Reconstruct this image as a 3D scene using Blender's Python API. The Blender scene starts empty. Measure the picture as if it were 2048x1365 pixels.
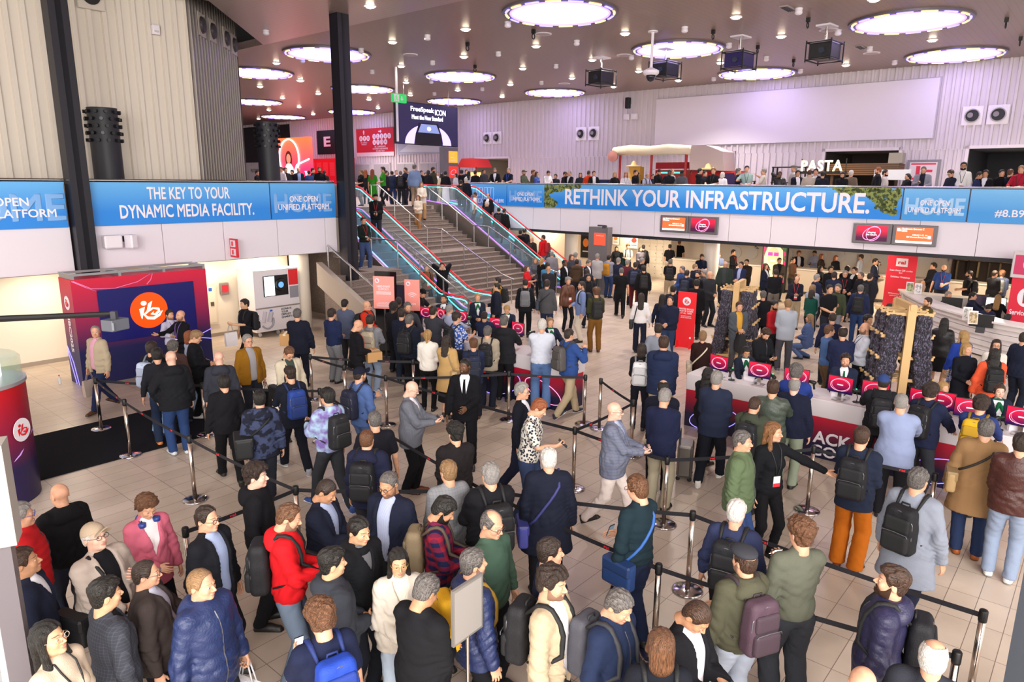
import bpy, bmesh, math, random
import numpy as np
from mathutils import Vector, Matrix
random.seed(7); rng = np.random.default_rng(5)
S = bpy.context.scene; COL = S.collection
# ---------------------------------------------------------------- camera
FPX, CX, CY, ZC = 1400., 1024., 682.5, 4.62
PIT, ROL = math.radians(12.72), math.radians(0.5)
_f = np.array([0, math.cos(PIT), -math.sin(PIT)]); _u0 = np.array([0, math.sin(PIT), math.cos(PIT)]); _r0 = np.array([1., 0, 0])
_r = math.cos(ROL)*_r0 + math.sin(ROL)*_u0; _u = -math.sin(ROL)*_r0 + math.cos(ROL)*_u0
cd = bpy.data.cameras.new('camera'); cam = bpy.data.objects.new('camera', cd); COL.objects.link(cam)
cam.matrix_world = Matrix(((_r[0], _u[0], -_f[0], 0), (_r[1], _u[1], -_f[1], 0), (_r[2], _u[2], -_f[2], ZC), (0, 0, 0, 1)))
cd.sensor_width = 36; cd.lens = 36*FPX/2048; cd.clip_start = .05; cd.clip_end = 300
S.camera = cam
# ---------------------------------------------------------------- world, exposure
w = bpy.data.worlds.new('world'); S.world = w; w.use_nodes = True
bg = w.node_tree.nodes['Background']; bg.inputs[0].default_value = (1.0, .96, .92, 1); bg.inputs[1].default_value = 1.1
S.view_settings.view_transform = 'Standard'; S.view_settings.look = 'None'; S.view_settings.exposure = 0.78; S.view_settings.gamma = 1
S.view_settings.use_curve_mapping = False
cy = S.cycles; cy.max_bounces = 5; cy.diffuse_bounces = 3; cy.glossy_bounces = 2; cy.transmission_bounces = 4; cy.transparent_max_bounces = 6
cy.sample_clamp_indirect = 4; cy.caustics_reflective = False; cy.caustics_refractive = False
# ---------------------------------------------------------------- the building's axes: a runs away to the right, b runs away to the left
TH = math.radians(49.4)
UA = np.array([math.cos(TH), math.sin(TH), 0]); UB = np.array([-math.sin(TH), math.cos(TH), 0])
CAMP = np.array([0, 0, ZC])
def W(a, b, z=0): return a*UA + b*UB + np.array([0, 0, z])
def _ray(x, y): return _f*FPX + _r*(x-CX) - _u*(y-CY)
def _ab(p): return float(p@UA), float(p@UB), float(p[2])
def pz(x, y, z):
    d = _ray(x, y); return _ab(CAMP + d*(z-ZC)/d[2])
def pa(x, y, a):
    d = _ray(x, y); return _ab(CAMP + d*a/(d@UA))
def pb(x, y, b):
    d = _ray(x, y); return _ab(CAMP + d*b/(d@UB))
# ---------------------------------------------------------------- daylight through the glass entrance front behind the camera, and the lamps above the hall
def area(name, loc, size, sy, power, col, rot):
    l = bpy.data.lights.new(name, 'AREA'); l.shape = 'RECTANGLE'; l.size = size; l.size_y = sy; l.energy = power; l.color = col
    o = bpy.data.objects.new(name, l); COL.objects.link(o); o.location = loc; o.rotation_euler = rot; return o
area('entrance_daylight', (1.0, -6.5, 7.5), 18, 8, 3700, (1, .96, .92), (math.radians(66), 0, 0))
def spot(name, abz, power, col, ang=100, blend=.6):
    l = bpy.data.lights.new(name, 'SPOT'); l.energy = power; l.color = col; l.spot_size = math.radians(ang); l.spot_blend = blend; l.shadow_soft_size = .12
    o = bpy.data.objects.new(name, l); COL.objects.link(o); o.location = W(*abz); return o
# ---------------------------------------------------------------- materials
def lin(h):
    h = h.lstrip('#'); c = [int(h[i:i+2], 16)/255 for i in (0, 2, 4)]
    return tuple((x/12.92 if x <= .04045 else ((x+.055)/1.055)**2.4) for x in c) + (1,)
MATS = {}
def mat(h, rough=.6, metal=0., emit=0., bump=0., bscale=60., spec=.5, kind='', h2=None, scale=8.):
    key = (h, rough, metal, emit, bump, bscale, spec, kind, h2, scale)
    if key in MATS: return MATS[key]
    m = bpy.data.materials.new('m_%d' % len(MATS)); m.use_nodes = True; nt = m.node_tree; N = nt.nodes; L = nt.links
    b = N['Principled BSDF']; b.inputs['Base Color'].default_value = lin(h); b.inputs['Roughness'].default_value = rough
    b.inputs['Metallic'].default_value = metal; b.inputs['Specular IOR Level'].default_value = spec
    if emit: b.inputs['Emission Color'].default_value = lin(h); b.inputs['Emission Strength'].default_value = emit
    if bump or kind:
        tc = N.new('ShaderNodeTexCoord')
    if bump:
        n = N.new('ShaderNodeTexNoise'); n.inputs['Scale'].default_value = bscale; n.inputs['Detail'].default_value = 3
        L.new(tc.outputs['Object'], n.inputs['Vector']); bp = N.new('ShaderNodeBump'); bp.inputs['Strength'].default_value = bump; bp.inputs['Distance'].default_value = .02
        L.new(n.outputs['Fac'], bp.inputs['Height']); L.new(bp.outputs['Normal'], b.inputs['Normal'])
    if kind:
        mp = N.new('ShaderNodeMapping'); L.new(tc.outputs['Object'], mp.inputs['Vector'])
        def mixc(fac, c1, c2):
            x = N.new('ShaderNodeMix'); x.data_type = 'RGBA'; x.inputs[6].default_value = c1; x.inputs[7].default_value = c2
            if fac is not None: L.new(fac, x.inputs[0])
            return x
        def math_(op, i1, v2=None, l2=None):
            x = N.new('ShaderNodeMath'); x.operation = op; L.new(i1, x.inputs[0])
            if l2 is not None: L.new(l2, x.inputs[1])
            elif v2 is not None: x.inputs[1].default_value = v2
            return x.outputs[0]
        c1, c2 = lin(h), lin(h2 or '#ffffff')
        if kind in ('plaid', 'check', 'stripe', 'hstripe', 'tile'):
            sx = N.new('ShaderNodeSeparateXYZ'); L.new(mp.outputs[0], sx.inputs[0])
            def band(o, w, s=scale, ph=0.):
                t = math_('ADD', math_('MULTIPLY', o, s), ph + 100.); t = math_('FRACT', t); return math_('LESS_THAN', t, w)
            if kind == 'stripe': fac = band(sx.outputs['X'], .35)
            elif kind == 'hstripe': fac = band(sx.outputs['Z'], .5)
            elif kind == 'tile': fac = None
            else:
                w = .5 if kind == 'plaid' else .22
                fac = math_('MULTIPLY', math_('ADD', band(sx.outputs['X'], w), None, band(sx.outputs['Z'], w)), .5)
            x = mixc(fac, c1, c2); L.new(x.outputs[2], b.inputs['Base Color'])
        elif kind in ('camo', 'floral', 'tiedye', 'speck', 'streak', 'leaf', 'cloth', 'sequin'):
            n = N.new('ShaderNodeTexNoise' if kind != 'floral' else 'ShaderNodeTexVoronoi'); n.inputs['Scale'].default_value = scale
            if kind != 'floral': n.inputs['Detail'].default_value = 2 if kind not in ('speck', 'sequin') else 6
            L.new(mp.outputs[0], n.inputs['Vector'])
            if kind == 'streak': mp.inputs['Scale'].default_value = (1, 1, .08)
            r = N.new('ShaderNodeValToRGB'); L.new(n.outputs['Fac' if kind != 'floral' else 'Distance'], r.inputs[0])
            e = r.color_ramp.elements; e[0].color = c1; e[1].color = c2
            if kind in ('camo', 'leaf'): e[0].position = .47; e[1].position = .53
            elif kind == 'floral': e[0].position = .42; e[1].position = .5
            elif kind == 'speck': e[0].position = .42; e[1].position = .62
            elif kind == 'sequin': e[0].position = .50; e[1].position = .72; mp.inputs['Scale'].default_value = (1, 1, .4)
            else: e[0].position = .35; e[1].position = .65
            L.new(r.outputs[0], b.inputs['Base Color'])
        elif kind == 'gradz':   # a printed colour change along the object's own height (scale = metres)
            sx = N.new('ShaderNodeSeparateXYZ'); L.new(mp.outputs[0], sx.inputs[0])
            t = math_('DIVIDE', sx.outputs['Z'], scale); r = N.new('ShaderNodeValToRGB'); L.new(t, r.inputs[0])
            e = r.color_ramp.elements; e[0].color = c1; e[1].color = c2; e[0].position = .32; e[1].position = .98
            L.new(r.outputs[0], b.inputs['Base Color'])
            if emit: L.new(r.outputs[0], b.inputs['Emission Color'])
    MATS[key] = m; return m
def glass(h='#e8f4f4', alpha=.22, rough=.05):
    m = mat(h, rough, 0, 0, 0, 60, .5, '', None, alpha + 1000); m.node_tree.nodes['Principled BSDF'].inputs['Alpha'].default_value = alpha; return m
# ---------------------------------------------------------------- mesh building
class MB:
    def __init__(s): s.v = []; s.f = []; s.mi = []; s.cur = 0
    def add(s, vs, fs):
        o = len(s.v); s.v += [tuple(p) for p in vs]; s.f += [tuple(i+o for i in f) for f in fs]; s.mi += [s.cur]*len(fs); return s
    def box(s, x0, x1, y0, y1, z0, z1, rz=0., bev=0.):
        if bev > 0:
            b = min(bev, (x1-x0)*.45, (y1-y0)*.45, (z1-z0)*.45); vs = []; 
            def ring(z, d): return [(x0+d+e1, y0+d+e2, z) for e1, e2 in ()]
            def oct_(i, z):
                return [(x0+i, y0+b, z), (x0+b, y0+i, z), (x1-b, y0+i, z), (x1-i, y0+b, z), (x1-i, y1-b, z), (x1-b, y1-i, z), (x0+b, y1-i, z), (x0+i, y1-b, z)]
            vs = oct_(b*.5, z0) + oct_(0, z0+b) + oct_(0, z1-b) + oct_(b*.5, z1); fs = [tuple(range(7, -1, -1)), tuple(range(24, 32))]
            for k in range(3):
                for i in range(8): j = (i+1) % 8; fs.append((k*8+i, k*8+j, k*8+8+j, k*8+8+i))
        else:
            vs = [(x, y, z) for z in (z0, z1) for x, y in ((x0, y0), (x1, y0), (x1, y1), (x0, y1))]
            fs = [(3, 2, 1, 0), (4, 5, 6, 7), (0, 1, 5, 4), (1, 2, 6, 5), (2, 3, 7, 6), (3, 0, 4, 7)]
        if rz:
            cx, cy_ = (x0+x1)/2, (y0+y1)/2; c, q = math.cos(rz), math.sin(rz)
            vs = [(cx+(x-cx)*c-(y-cy_)*q, cy_+(x-cx)*q+(y-cy_)*c, z) for x, y, z in vs]
        return s.add(vs, fs)
    def tube(s, pts, r, n=10, cap=True, closed=False):
        P = [np.array(p, float) for p in pts]; k = len(P); R = r if hasattr(r, '__len__') else [r]*k; vs = []; prev = None
        for i in range(k):
            if closed: t = P[(i+1) % k]-P[i-1]
            else: t = P[min(i+1, k-1)]-P[max(i-1, 0)]
            t = t/(np.linalg.norm(t)+1e-9)
            if prev is None: up = np.array([0, 0, 1.]) if abs(t[2]) < .9 else np.array([1., 0, 0]); x = np.cross(t, up)
            else: x = prev-t*(prev@t)
            x /= np.linalg.norm(x)+1e-9; y = np.cross(t, x); prev = x
            vs += [P[i]+R[i]*(math.cos(2*math.pi*j/n)*x+math.sin(2*math.pi*j/n)*y) for j in range(n)]
        fs = [(i*n+j, i*n+(j+1) % n, ((i+1) % k)*n+(j+1) % n, ((i+1) % k)*n+j) for i in range(k if closed else k-1) for j in range(n)]
        if cap and not closed: fs += [tuple(range(n-1, -1, -1)), tuple((k-1)*n+j for j in range(n))]
        return s.add(vs, fs)
    def cyl(s, x, y, z0, z1, r, n=24, r1=None): return s.tube([(x, y, z0), (x, y, z1)], [r, r if r1 is None else r1], n)
    def lathe(s, prof, n=24, x=0, y=0, sx=1, sy=1):
        vs = [(x+r*math.cos(2*math.pi*j/n)*sx, y+r*math.sin(2*math.pi*j/n)*sy, z) for r, z in prof for j in range(n)]; k = len(prof)
        fs = [(i*n+j, i*n+(j+1) % n, (i+1)*n+(j+1) % n, (i+1)*n+j) for i in range(k-1) for j in range(n)]
        fs += [tuple(range(n-1, -1, -1)), tuple((k-1)*n+j for j in range(n))]
        return s.add(vs, fs)
    def prism(s, poly, z0, z1):
        n = len(poly); vs = [(x, y, z0) for x, y in poly]+[(x, y, z1) for x, y in poly]
        return s.add(vs, [tuple(range(n-1, -1, -1)), tuple(range(n, 2*n))]+[(i, (i+1) % n, n+(i+1) % n, n+i) for i in range(n)])
    def extr(s, poly, axis, c0, c1):   # poly in the plane across axis 0 (y,z) or 1 (x,z)
        n = len(poly); mk = (lambda p, c: (c, p[0], p[1])) if axis == 0 else (lambda p, c: (p[0], c, p[1]))
        vs = [mk(p, c0) for p in poly]+[mk(p, c1) for p in poly]
        return s.add(vs, [tuple(range(n-1, -1, -1)), tuple(range(n, 2*n))]+[(i, (i+1) % n, n+(i+1) % n, n+i) for i in range(n)])
    def mesh(s, name, mats, smooth=False):
        me = bpy.data.meshes.new(name); me.from_pydata(s.v, [], s.f)
        for m in (mats if isinstance(mats, (list, tuple)) else [mats]): me.materials.append(m)
        if any(s.mi): me.polygons.foreach_set('material_index', s.mi)
        if smooth: me.polygons.foreach_set('use_smooth', [True]*len(s.f))
        return me
    def fixn(s, me):
        bm = bmesh.new(); bm.from_mesh(me); bmesh.ops.recalc_face_normals(bm, faces=bm.faces); bm.to_mesh(me); bm.free()
    def obj(s, name, mats, parent=None, smooth=False, auto=None):
        me = s.mesh(name, mats, smooth); s.fixn(me)
        if auto:
            me.polygons.foreach_set('use_smooth', [True]*len(me.polygons)); me.set_sharp_from_angle(angle=math.radians(auto))
        return link(name, me, parent)
def link(name, data, parent=None):
    o = bpy.data.objects.new(name, data); COL.objects.link(o)
    if parent is not None: o.parent = parent
    return o
def tag(o, label=None, cat=None, group=None, kind=None):
    for k, v in (('label', label), ('category', cat), ('group', group), ('kind', kind)):
        if v: o[k] = v
    return o
def at(o, a, b, z=0., rot=0.):
    o.location = W(a, b, z); o.rotation_euler = (0, 0, TH+rot); return o
def thing(name, label, cat, a, b, z=0., rot=0., group=None):
    o = bpy.data.objects.new(name, None); COL.objects.link(o); o.empty_display_size = .1
    at(o, a, b, z, rot); return tag(o, label, cat, group)
def struct(name, mb, m, smooth=False, auto=None):
    o = mb.obj(name, m, None, smooth, auto); o.rotation_euler = (0, 0, TH); o['kind'] = 'structure'; return o
def copy_tree(o, parent=None):
    c = o.copy(); COL.objects.link(c)
    if parent is not None: c.parent = parent
    for ch in list(o.children): copy_tree(ch, c)
    return c
FRONT_B = (math.radians(90), 0, 0)                     # reads along +a, faces the entrance
FRONT_A = (math.radians(90), 0, math.radians(-90))     # reads along -b, faces -a
_TXT = {}
def text(s, parent, loc, rot, wid, hei, m, name='lettering', bold=.0, ext=.004, align='C', space=1., line=1.):
    """raised letters fitted to a box of wid x hei, loc = centre (align C) or left middle (L)"""
    key = (s, bold, space, line)
    if key not in _TXT:
        c = bpy.data.curves.new('txt', 'FONT'); c.body = s; c.size = 1; c.bevel_depth = bold*.7; c.bevel_resolution = 0; c.extrude = .01; c.resolution_u = 3; c.align_x = 'CENTER' if align == 'C' else 'LEFT'
        c.space_character = space; c.space_line = line
        t = bpy.data.objects.new('txt', c); COL.objects.link(t); bpy.context.view_layer.update()
        me = bpy.data.meshes.new_from_object(t.evaluated_get(bpy.context.evaluated_depsgraph_get()))
        bpy.data.objects.remove(t); co = np.empty(len(me.vertices)*3); me.vertices.foreach_get('co', co); _TXT[key] = (me, co.reshape(-1, 3))
    me0, co = _TXT[key]; me = me0.copy(); lo = co.min(0); hi = co.max(0); d = np.maximum(hi-lo, 1e-6)
    q = (co-lo)/d; q[:, 0] = (q[:, 0]-(.5 if align == 'C' else 0))*wid; q[:, 1] = (q[:, 1]-.5)*hei; q[:, 2] = (q[:, 2])*ext
    me.vertices.foreach_set('co', q.ravel()); me.materials.clear(); me.materials.append(m)
    o = link(name, me, parent); o.location = loc; o.rotation_euler = rot; return o
def disc(r, n=40): return [(r*math.cos(2*math.pi*i/n), r*math.sin(2*math.pi*i/n)) for i in range(n)]
WHITE = mat('#e9e2ea', .45); BLACK = mat('#0d0d10', .5); STEEL = mat('#c9c6c4', .22, 1.); DKGREY = mat('#3a3a40', .5); RED = mat('#d0202e', .5); LETTER = mat('#f2ecf4', .5)
# ================================================================ SETTING
def floor_mat():
    m = bpy.data.materials.new('floor_tiles'); m.use_nodes = True; nt = m.node_tree; N = nt.nodes; L = nt.links; b = N['Principled BSDF']
    tc = N.new('ShaderNodeTexCoord'); br = N.new('ShaderNodeTexBrick'); L.new(tc.outputs['Object'], br.inputs['Vector'])
    br.offset = 0.0; br.inputs['Scale'].default_value = 1; br.inputs['Brick Width'].default_value = .6; br.inputs['Row Height'].default_value = .3; br.inputs['Mortar Size'].default_value = .004
    br.inputs['Color1'].default_value = lin('#d4c3b3'); br.inputs['Color2'].default_value = lin('#cab9a9'); br.inputs['Mortar'].default_value = lin('#857469')
    n = N.new('ShaderNodeTexNoise'); n.inputs['Scale'].default_value = .9; n.inputs['Detail'].default_value = 6; L.new(tc.outputs['Object'], n.inputs['Vector'])
    r = N.new('ShaderNodeValToRGB'); r.color_ramp.elements[0].color = (.8, .79, .78, 1); r.color_ramp.elements[1].color = (1, 1, 1, 1); r.color_ramp.elements[0].position = .35; r.color_ramp.elements[1].position = .6
    L.new(n.outputs['Fac'], r.inputs[0]); x = N.new('ShaderNodeMix'); x.data_type = 'RGBA'; x.blend_type = 'MULTIPLY'; x.inputs[0].default_value = 1
    L.new(br.outputs['Color'], x.inputs[6]); L.new(r.outputs[0], x.inputs[7]); L.new(x.outputs[2], b.inputs['Base Color']); b.inputs['Roughness'].default_value = .32; return m
def slat_mat(name, h, axis, period=.12, rough=.35, metal=.0):
    m = bpy.data.materials.new(name); m.use_nodes = True; nt = m.node_tree; N = nt.nodes; L = nt.links; b = N['Principled BSDF']
    tc = N.new('ShaderNodeTexCoord'); sx = N.new('ShaderNodeSeparateXYZ'); L.new(tc.outputs['Object'], sx.inputs[0])
    a = N.new('ShaderNodeMath'); a.operation = 'DIVIDE'; a.inputs[1].default_value = period; L.new(sx.outputs[axis], a.inputs[0])
    f = N.new('ShaderNodeMath'); f.operation = 'FRACT'; L.new(a.outputs[0], f.inputs[0]); r = N.new('ShaderNodeValToRGB'); L.new(f.outputs[0], r.inputs[0])
    c = lin(h); e = r.color_ramp.elements; e[0].color = tuple(v*.45 for v in c[:3])+(1,); e[0].position = 0; e[1].color = c; e[1].position = .06
    L.new(r.outputs[0], b.inputs['Base Color']); bp = N.new('ShaderNodeBump'); bp.inputs['Strength'].default_value = .25; bp.inputs['Distance'].default_value = .02
    L.new(r.outputs[0], bp.inputs['Height']); L.new(bp.outputs[0], b.inputs['Normal']); b.inputs['Roughness'].default_value = rough; b.inputs['Metallic'].default_value = metal; return m
ZF = 3.52; ZT = 9.4; ZU = 2.5
m = MB(); m.box(-12, 40, -14, 62, -.2, 0); struct('floor', m, floor_mat())
m = MB(); m.box(14.5, 34.2, -12, 62, ZT, ZT+.3); struct('ceiling', m, slat_mat('ceiling_slats', '#8f7a70', 'Y', .2, .4, .05))
m = MB(); m.prism([(-6, -6), (14.5, -6), (14.5, 24.3), (10.2, 19.7), (-6, 19.7)], ZT-.02, ZT+.3); struct('ceiling_soffit', m, slat_mat('soffit_slats', '#a8948e', 'X', .16, .3, .25))
def ribs(x0, x1, z0, z1, period=.3, d=.085):      # a ribbed metal wall sheet, local x along, facing -y
    m = MB(); x = x0; pts = []
    while x < x1-1e-6:
        e = min(x+period, x1); pts += [(x, 0), (min(x+period*.62, e), 0), (min(x+period*.66, e), -d), (min(x+period*.94, e), -d)]; x = e
    pts += [(x1, 0)]; n = len(pts)
    m.add([(px, py, z0) for px, py in pts]+[(px, py, z1) for px, py in pts], [(i, i+1, n+i+1, n+i) for i in range(n-1)]); return m
RIB = mat('#d8cfd6', .42, .0, 0, 0)
def wall_along(name, p0, p1, z0, z1, material, period=.3):
    A = W(*p0); B = W(*p1); d = B-A; o = ribs(0, float(np.linalg.norm(d)), 0, z1-z0, period).obj(name, material); o.location = (A[0], A[1], z0); o.rotation_euler = (0, 0, math.atan2(d[1], d[0])); o['kind'] = 'structure'; return o
# far wall of the upper floor: ribbed sheet, with four openings
wall_along('wall_back', (33.6, 61), (33.6, -6), 6.1, ZT, RIB)
for i, (b0, b1) in enumerate([(61, 31.95), (29.1, 16.95), (14.75, 10.45), (7.5, 5.0)]): wall_along('wall_back_lower', (33.6, b0), (33.6, b1), ZF, 6.1, RIB)
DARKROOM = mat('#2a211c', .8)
def room(name, b0, b1, depth, mw, top=6.1):
    m = MB(); m.box(33.62+depth, 33.7+depth, b0-.1, b1+.1, ZF, top); m.box(33.7, 33.62+depth, b0-.1, b0, ZF, top); m.box(33.7, 33.62+depth, b1, b1+.1, ZF, top); m.box(33.7, 33.7+depth, b0-.1, b1+.1, top, top+.1); struct(name, m, mw)
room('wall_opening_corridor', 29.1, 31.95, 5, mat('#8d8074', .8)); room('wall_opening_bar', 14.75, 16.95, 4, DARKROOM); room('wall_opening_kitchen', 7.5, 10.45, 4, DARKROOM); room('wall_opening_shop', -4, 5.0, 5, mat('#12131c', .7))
m = MB()
for b0, b1 in [(29.1, 31.95), (14.75, 16.95), (7.5, 10.45), (-4, 5.0)]:
    m.box(33.45, 33.6, b0-.12, b0, ZF, 6.22); m.box(33.45, 33.6, b1, b1+.12, ZF, 6.22); m.box(33.45, 33.6, b0-.12, b1+.12, 6.1, 6.22)
struct('trim_1', m, mat('#e6dce2', .4))
m = MB(); m.box(33.55, 33.75, -12, 62, 0, ZF); struct('wall_back_ground', m, mat('#dccdbd', .6))
m = MB(); m.box(-8, 34, 61, 61.3, 0, ZT); struct('wall_far', m, mat('#c9bfc4', .5))
# floors of the upper level
SLAB = mat('#cbbcb0', .4)
m = MB(); m.box(-8, 13.95, 18.56, 61, ZU, ZF); m.box(13.95, 26.3, 25.7, 61, ZU, ZF); m.box(26.3, 33.6, -10, 61, ZU, ZF); struct('upper_floor', m, SLAB)
# ribbed block on the left and its return, grey metal with its shade put into a darker colour
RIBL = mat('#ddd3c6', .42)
wall_along('wall_left', (-8, 20.5), (9.9, 20.5), ZF, ZT+1.5, RIBL, .36)
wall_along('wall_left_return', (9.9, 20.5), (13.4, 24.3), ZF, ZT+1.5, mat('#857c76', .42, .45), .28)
wall_along('wall_left_rear', (13.4, 24.3), (13.4, 40), ZF, ZT+.2, RIBL, .36)
m = MB(); m.box(-6, 14.5, 19.0, 19.2, 9.7, 11); struct('wall_roof_edge', m, mat('#17151a', .8))
m = MB(); m.box(-8, 18, 17.0, 45, 10.95, 11.1); struct('ceiling_gap_cover', m, mat('#141216', .9))  # dark cover added over the gap: blocks sky light and keeps the opening black
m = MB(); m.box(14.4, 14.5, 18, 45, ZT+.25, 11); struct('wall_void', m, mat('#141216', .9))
# balcony fronts
PANEL = mat('#e4dde6', .4); SEAM = mat('#8f8890', .6)
def fascia(name, along, lo, hi, fixed, step):
    m = MB(); x = lo
    while x < hi-.01:
        e = min(x+step, hi); g = .008
        if along == 'a': m.box(x+g, e-g, fixed-.06, fixed, ZU, ZF+.03)
        else: m.box(fixed-.06, fixed, x+g, e-g, ZU, ZF+.03)
        x = e
    struct(name, m, PANEL)
    m = MB()
    if along == 'a': m.box(lo, hi, fixed-.02, fixed+.1, ZU-.02, ZF+1.0)
    else: m.box(fixed-.02, fixed+.1, lo, hi, ZU-.02, ZF+1.0)
    struct(name+'_backing_wall', m, SEAM)
fascia('wall_balcony_left', 'a', 3.0-2, 5.75, 18.5, 1.6); fascia('wall_balcony_left_main', 'a', 6.2, 13.1, 18.5, 1.62); fascia('wall_balcony_left_end', 'a', 13.6, 13.87, 18.5, 1.6)
fascia('wall_balcony_right', 'b', -8, 25.3, 26.2, 1.62)
m = MB(); m.box(26.12, 26.3, -8, 25.3, ZU-.12, ZU); struct('trim_2', m, mat('#1d1c22', .5))
m = MB(); m.box(13.79, 13.89, 18.5, 25.7, ZU, ZF+1.0); struct('wall_balcony_return', m, PANEL)
def handrail(label, pts, grp=None):
    m = MB(); m.tube([(p[0], p[1], p[2]) for p in pts], .04, 10); o = m.obj('balcony_handrail', STEEL, None, auto=40); o.rotation_euler = (0, 0, TH); tag(o, label, 'handrail')
handrail('steel rail on the balcony over the red and blue booth, beside the left steel post', [(1.0, 18.48, 4.6), (5.75, 18.48, 4.6)]); handrail('steel rail along the top of the DYNAMIC MEDIA FACILITY banner', [(6.2, 18.48, 4.6), (13.1, 18.48, 4.6)]); handrail('short steel rail end on the balcony beside the black post', [(13.6, 18.48, 4.6), (13.87, 18.48, 4.6)])
handrail('long steel rail along the top of the RETHINK YOUR INFRASTRUCTURE banner', [(26.18, -8, 4.6), (26.18, 25.3, 4.6)])
# steel posts
DARKSTEEL = mat('#22212a', .45, .3)
def post(a, b, z1, w=.2):
    m = MB(); m.box(a-w, a+w, b-w, b-w+.06, 0, z1); m.box(a-w, a+w, b+w-.06, b+w, 0, z1); m.box(a-.06, a+.06, b-w, b+w, 0, z1); m.box(a-w, a+w, b-w+.05, b+w-.05, 0, z1)
    struct('column', m, DARKSTEEL)
post(5.98, 18.35, ZT+1); post(13.35, 18.2, ZT)
m = MB(); m.box(6.0, 6.35, -.15, .16, 0, ZT); struct('column_entrance', m, mat('#3b404a', .45, .3))
# ground-floor walls under the left balcony
CREAM = mat('#e8dccb', .55)
m = MB(); m.box(-8, 12.3, 20.35, 20.55, 0, ZU); m.box(12.3, 12.5, 20.35, 26, 0, ZU); struct('wall_left_ground', m, CREAM)
m = MB(); m.box(-8, 12.3, 20.32, 20.36, 0, .1); struct('baseboard_left', m, mat('#9a8d7e', .6))
m = MB(); m.cyl(12.45, 19.6, 0, ZU, .3, 32); struct('column_round', m, CREAM, auto=40)
for a, b in ((28.1, 13.0), (28.1, 20.3), (30.5, 6.3)):
    m = MB(); m.cyl(a, b, 0, ZU, .33, 32); struct('column_round', m, mat('#e6dfd8', .5), auto=40)
# ---------------------------------------------------------------- stairs
GRANITE = mat('#8f8078', .7, 0, 0, .15, 90, .4, 'speck', '#6d6059', 45.)
def flight(a0, a1, b0, z0, n, run, base=0.):
    m = MB(); r = .16
    pts = [(b0, base)]
    for i in range(n): pts += [(b0+i*run, z0+i*r), (b0+i*run, z0+(i+1)*r-.02), (b0+i*run-.03, z0+(i+1)*r-.02), (b0+i*run-.03, z0+(i+1)*r)]
    pts += [(b0+n*run-.03 if n*run else b0, z0+n*r), (b0+n*run-.03, base)]
    m.extr(pts, 0, a0, a1); return m
stw = st = thing('staircase', 'wide brown granite stairs between the two neon escalators', 'staircase', 0, 0)
flight(17.75, 23.7, 18.2, 0, 11, .32).obj('flight', GRANITE, st); m = MB(); m.box(17.75, 23.7, 21.69, 22.6, 0, 1.76); m.obj('landing', GRANITE, st)
flight(17.75, 23.7, 22.55, 1.76, 11, .3).obj('flight', GRANITE, st)
stn = st = thing('staircase', 'narrow brown granite stairs squeezed between the black post and an escalator', 'staircase', 0, 0)
flight(12.55, 15.45, 14.95, 0, 11, .32).obj('flight', GRANITE, st); m = MB(); m.box(14.3, 15.45, 18.44, 19.8, 0, 1.76); m.obj('landing', GRANITE, st); flight(14.3, 15.45, 19.75, 1.76, 11, .33).obj('flight', GRANITE, st)
m = MB(); m.extr([(14.6, 0), (14.6, .35), (18.5, 2.2), (18.5, 1.5), (15.4, 0)], 0, 12.35, 12.55); m.obj('stringer', mat('#a4978c', .7), st)
def rail_on(st_, a, pts, posts, hgt=.95):
    m = MB(); m.tube([(a, b, z+hgt) for b, z in pts], .03, 8); t = m.obj('handrail', STEEL, st_, auto=50)
    for b in posts:
        bs, zs = zip(*pts); z = float(np.interp(b, bs, zs)); m = MB(); m.cyl(a, b, z-.05, z+hgt, .025, 8); m.obj('baluster', STEEL, t, auto=50)
PR = [(17.6, 0), (18.2, .16), (21.6, 1.76), (22.5, 1.76), (25.7, 3.52), (26.3, 3.52)]
rail_on(stw, 17.95, PR, (17.7, 19, 20.3, 21.6, 22.5, 23.6, 24.6, 25.7))
rail_on(stw, 20.6, PR, (17.7, 19, 20.3, 21.6, 22.5, 23.6, 24.6, 25.7, 26.2))
rail_on(stw, 23.5, PR, (17.7, 19, 20.3, 21.6, 22.5, 23.6, 24.6, 25.7))
PL = [(14.7, 0), (15, .16), (18.3, 1.76), (19.7, 1.76), (23.0, 3.52)]
rail_on(stn, 15.4, PL, (15, 16.1, 17.2, 18.3, 19.7)); rail_on(stn, 12.65, PL[:3], (15, 16.1, 17.2, 18.3))
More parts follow.
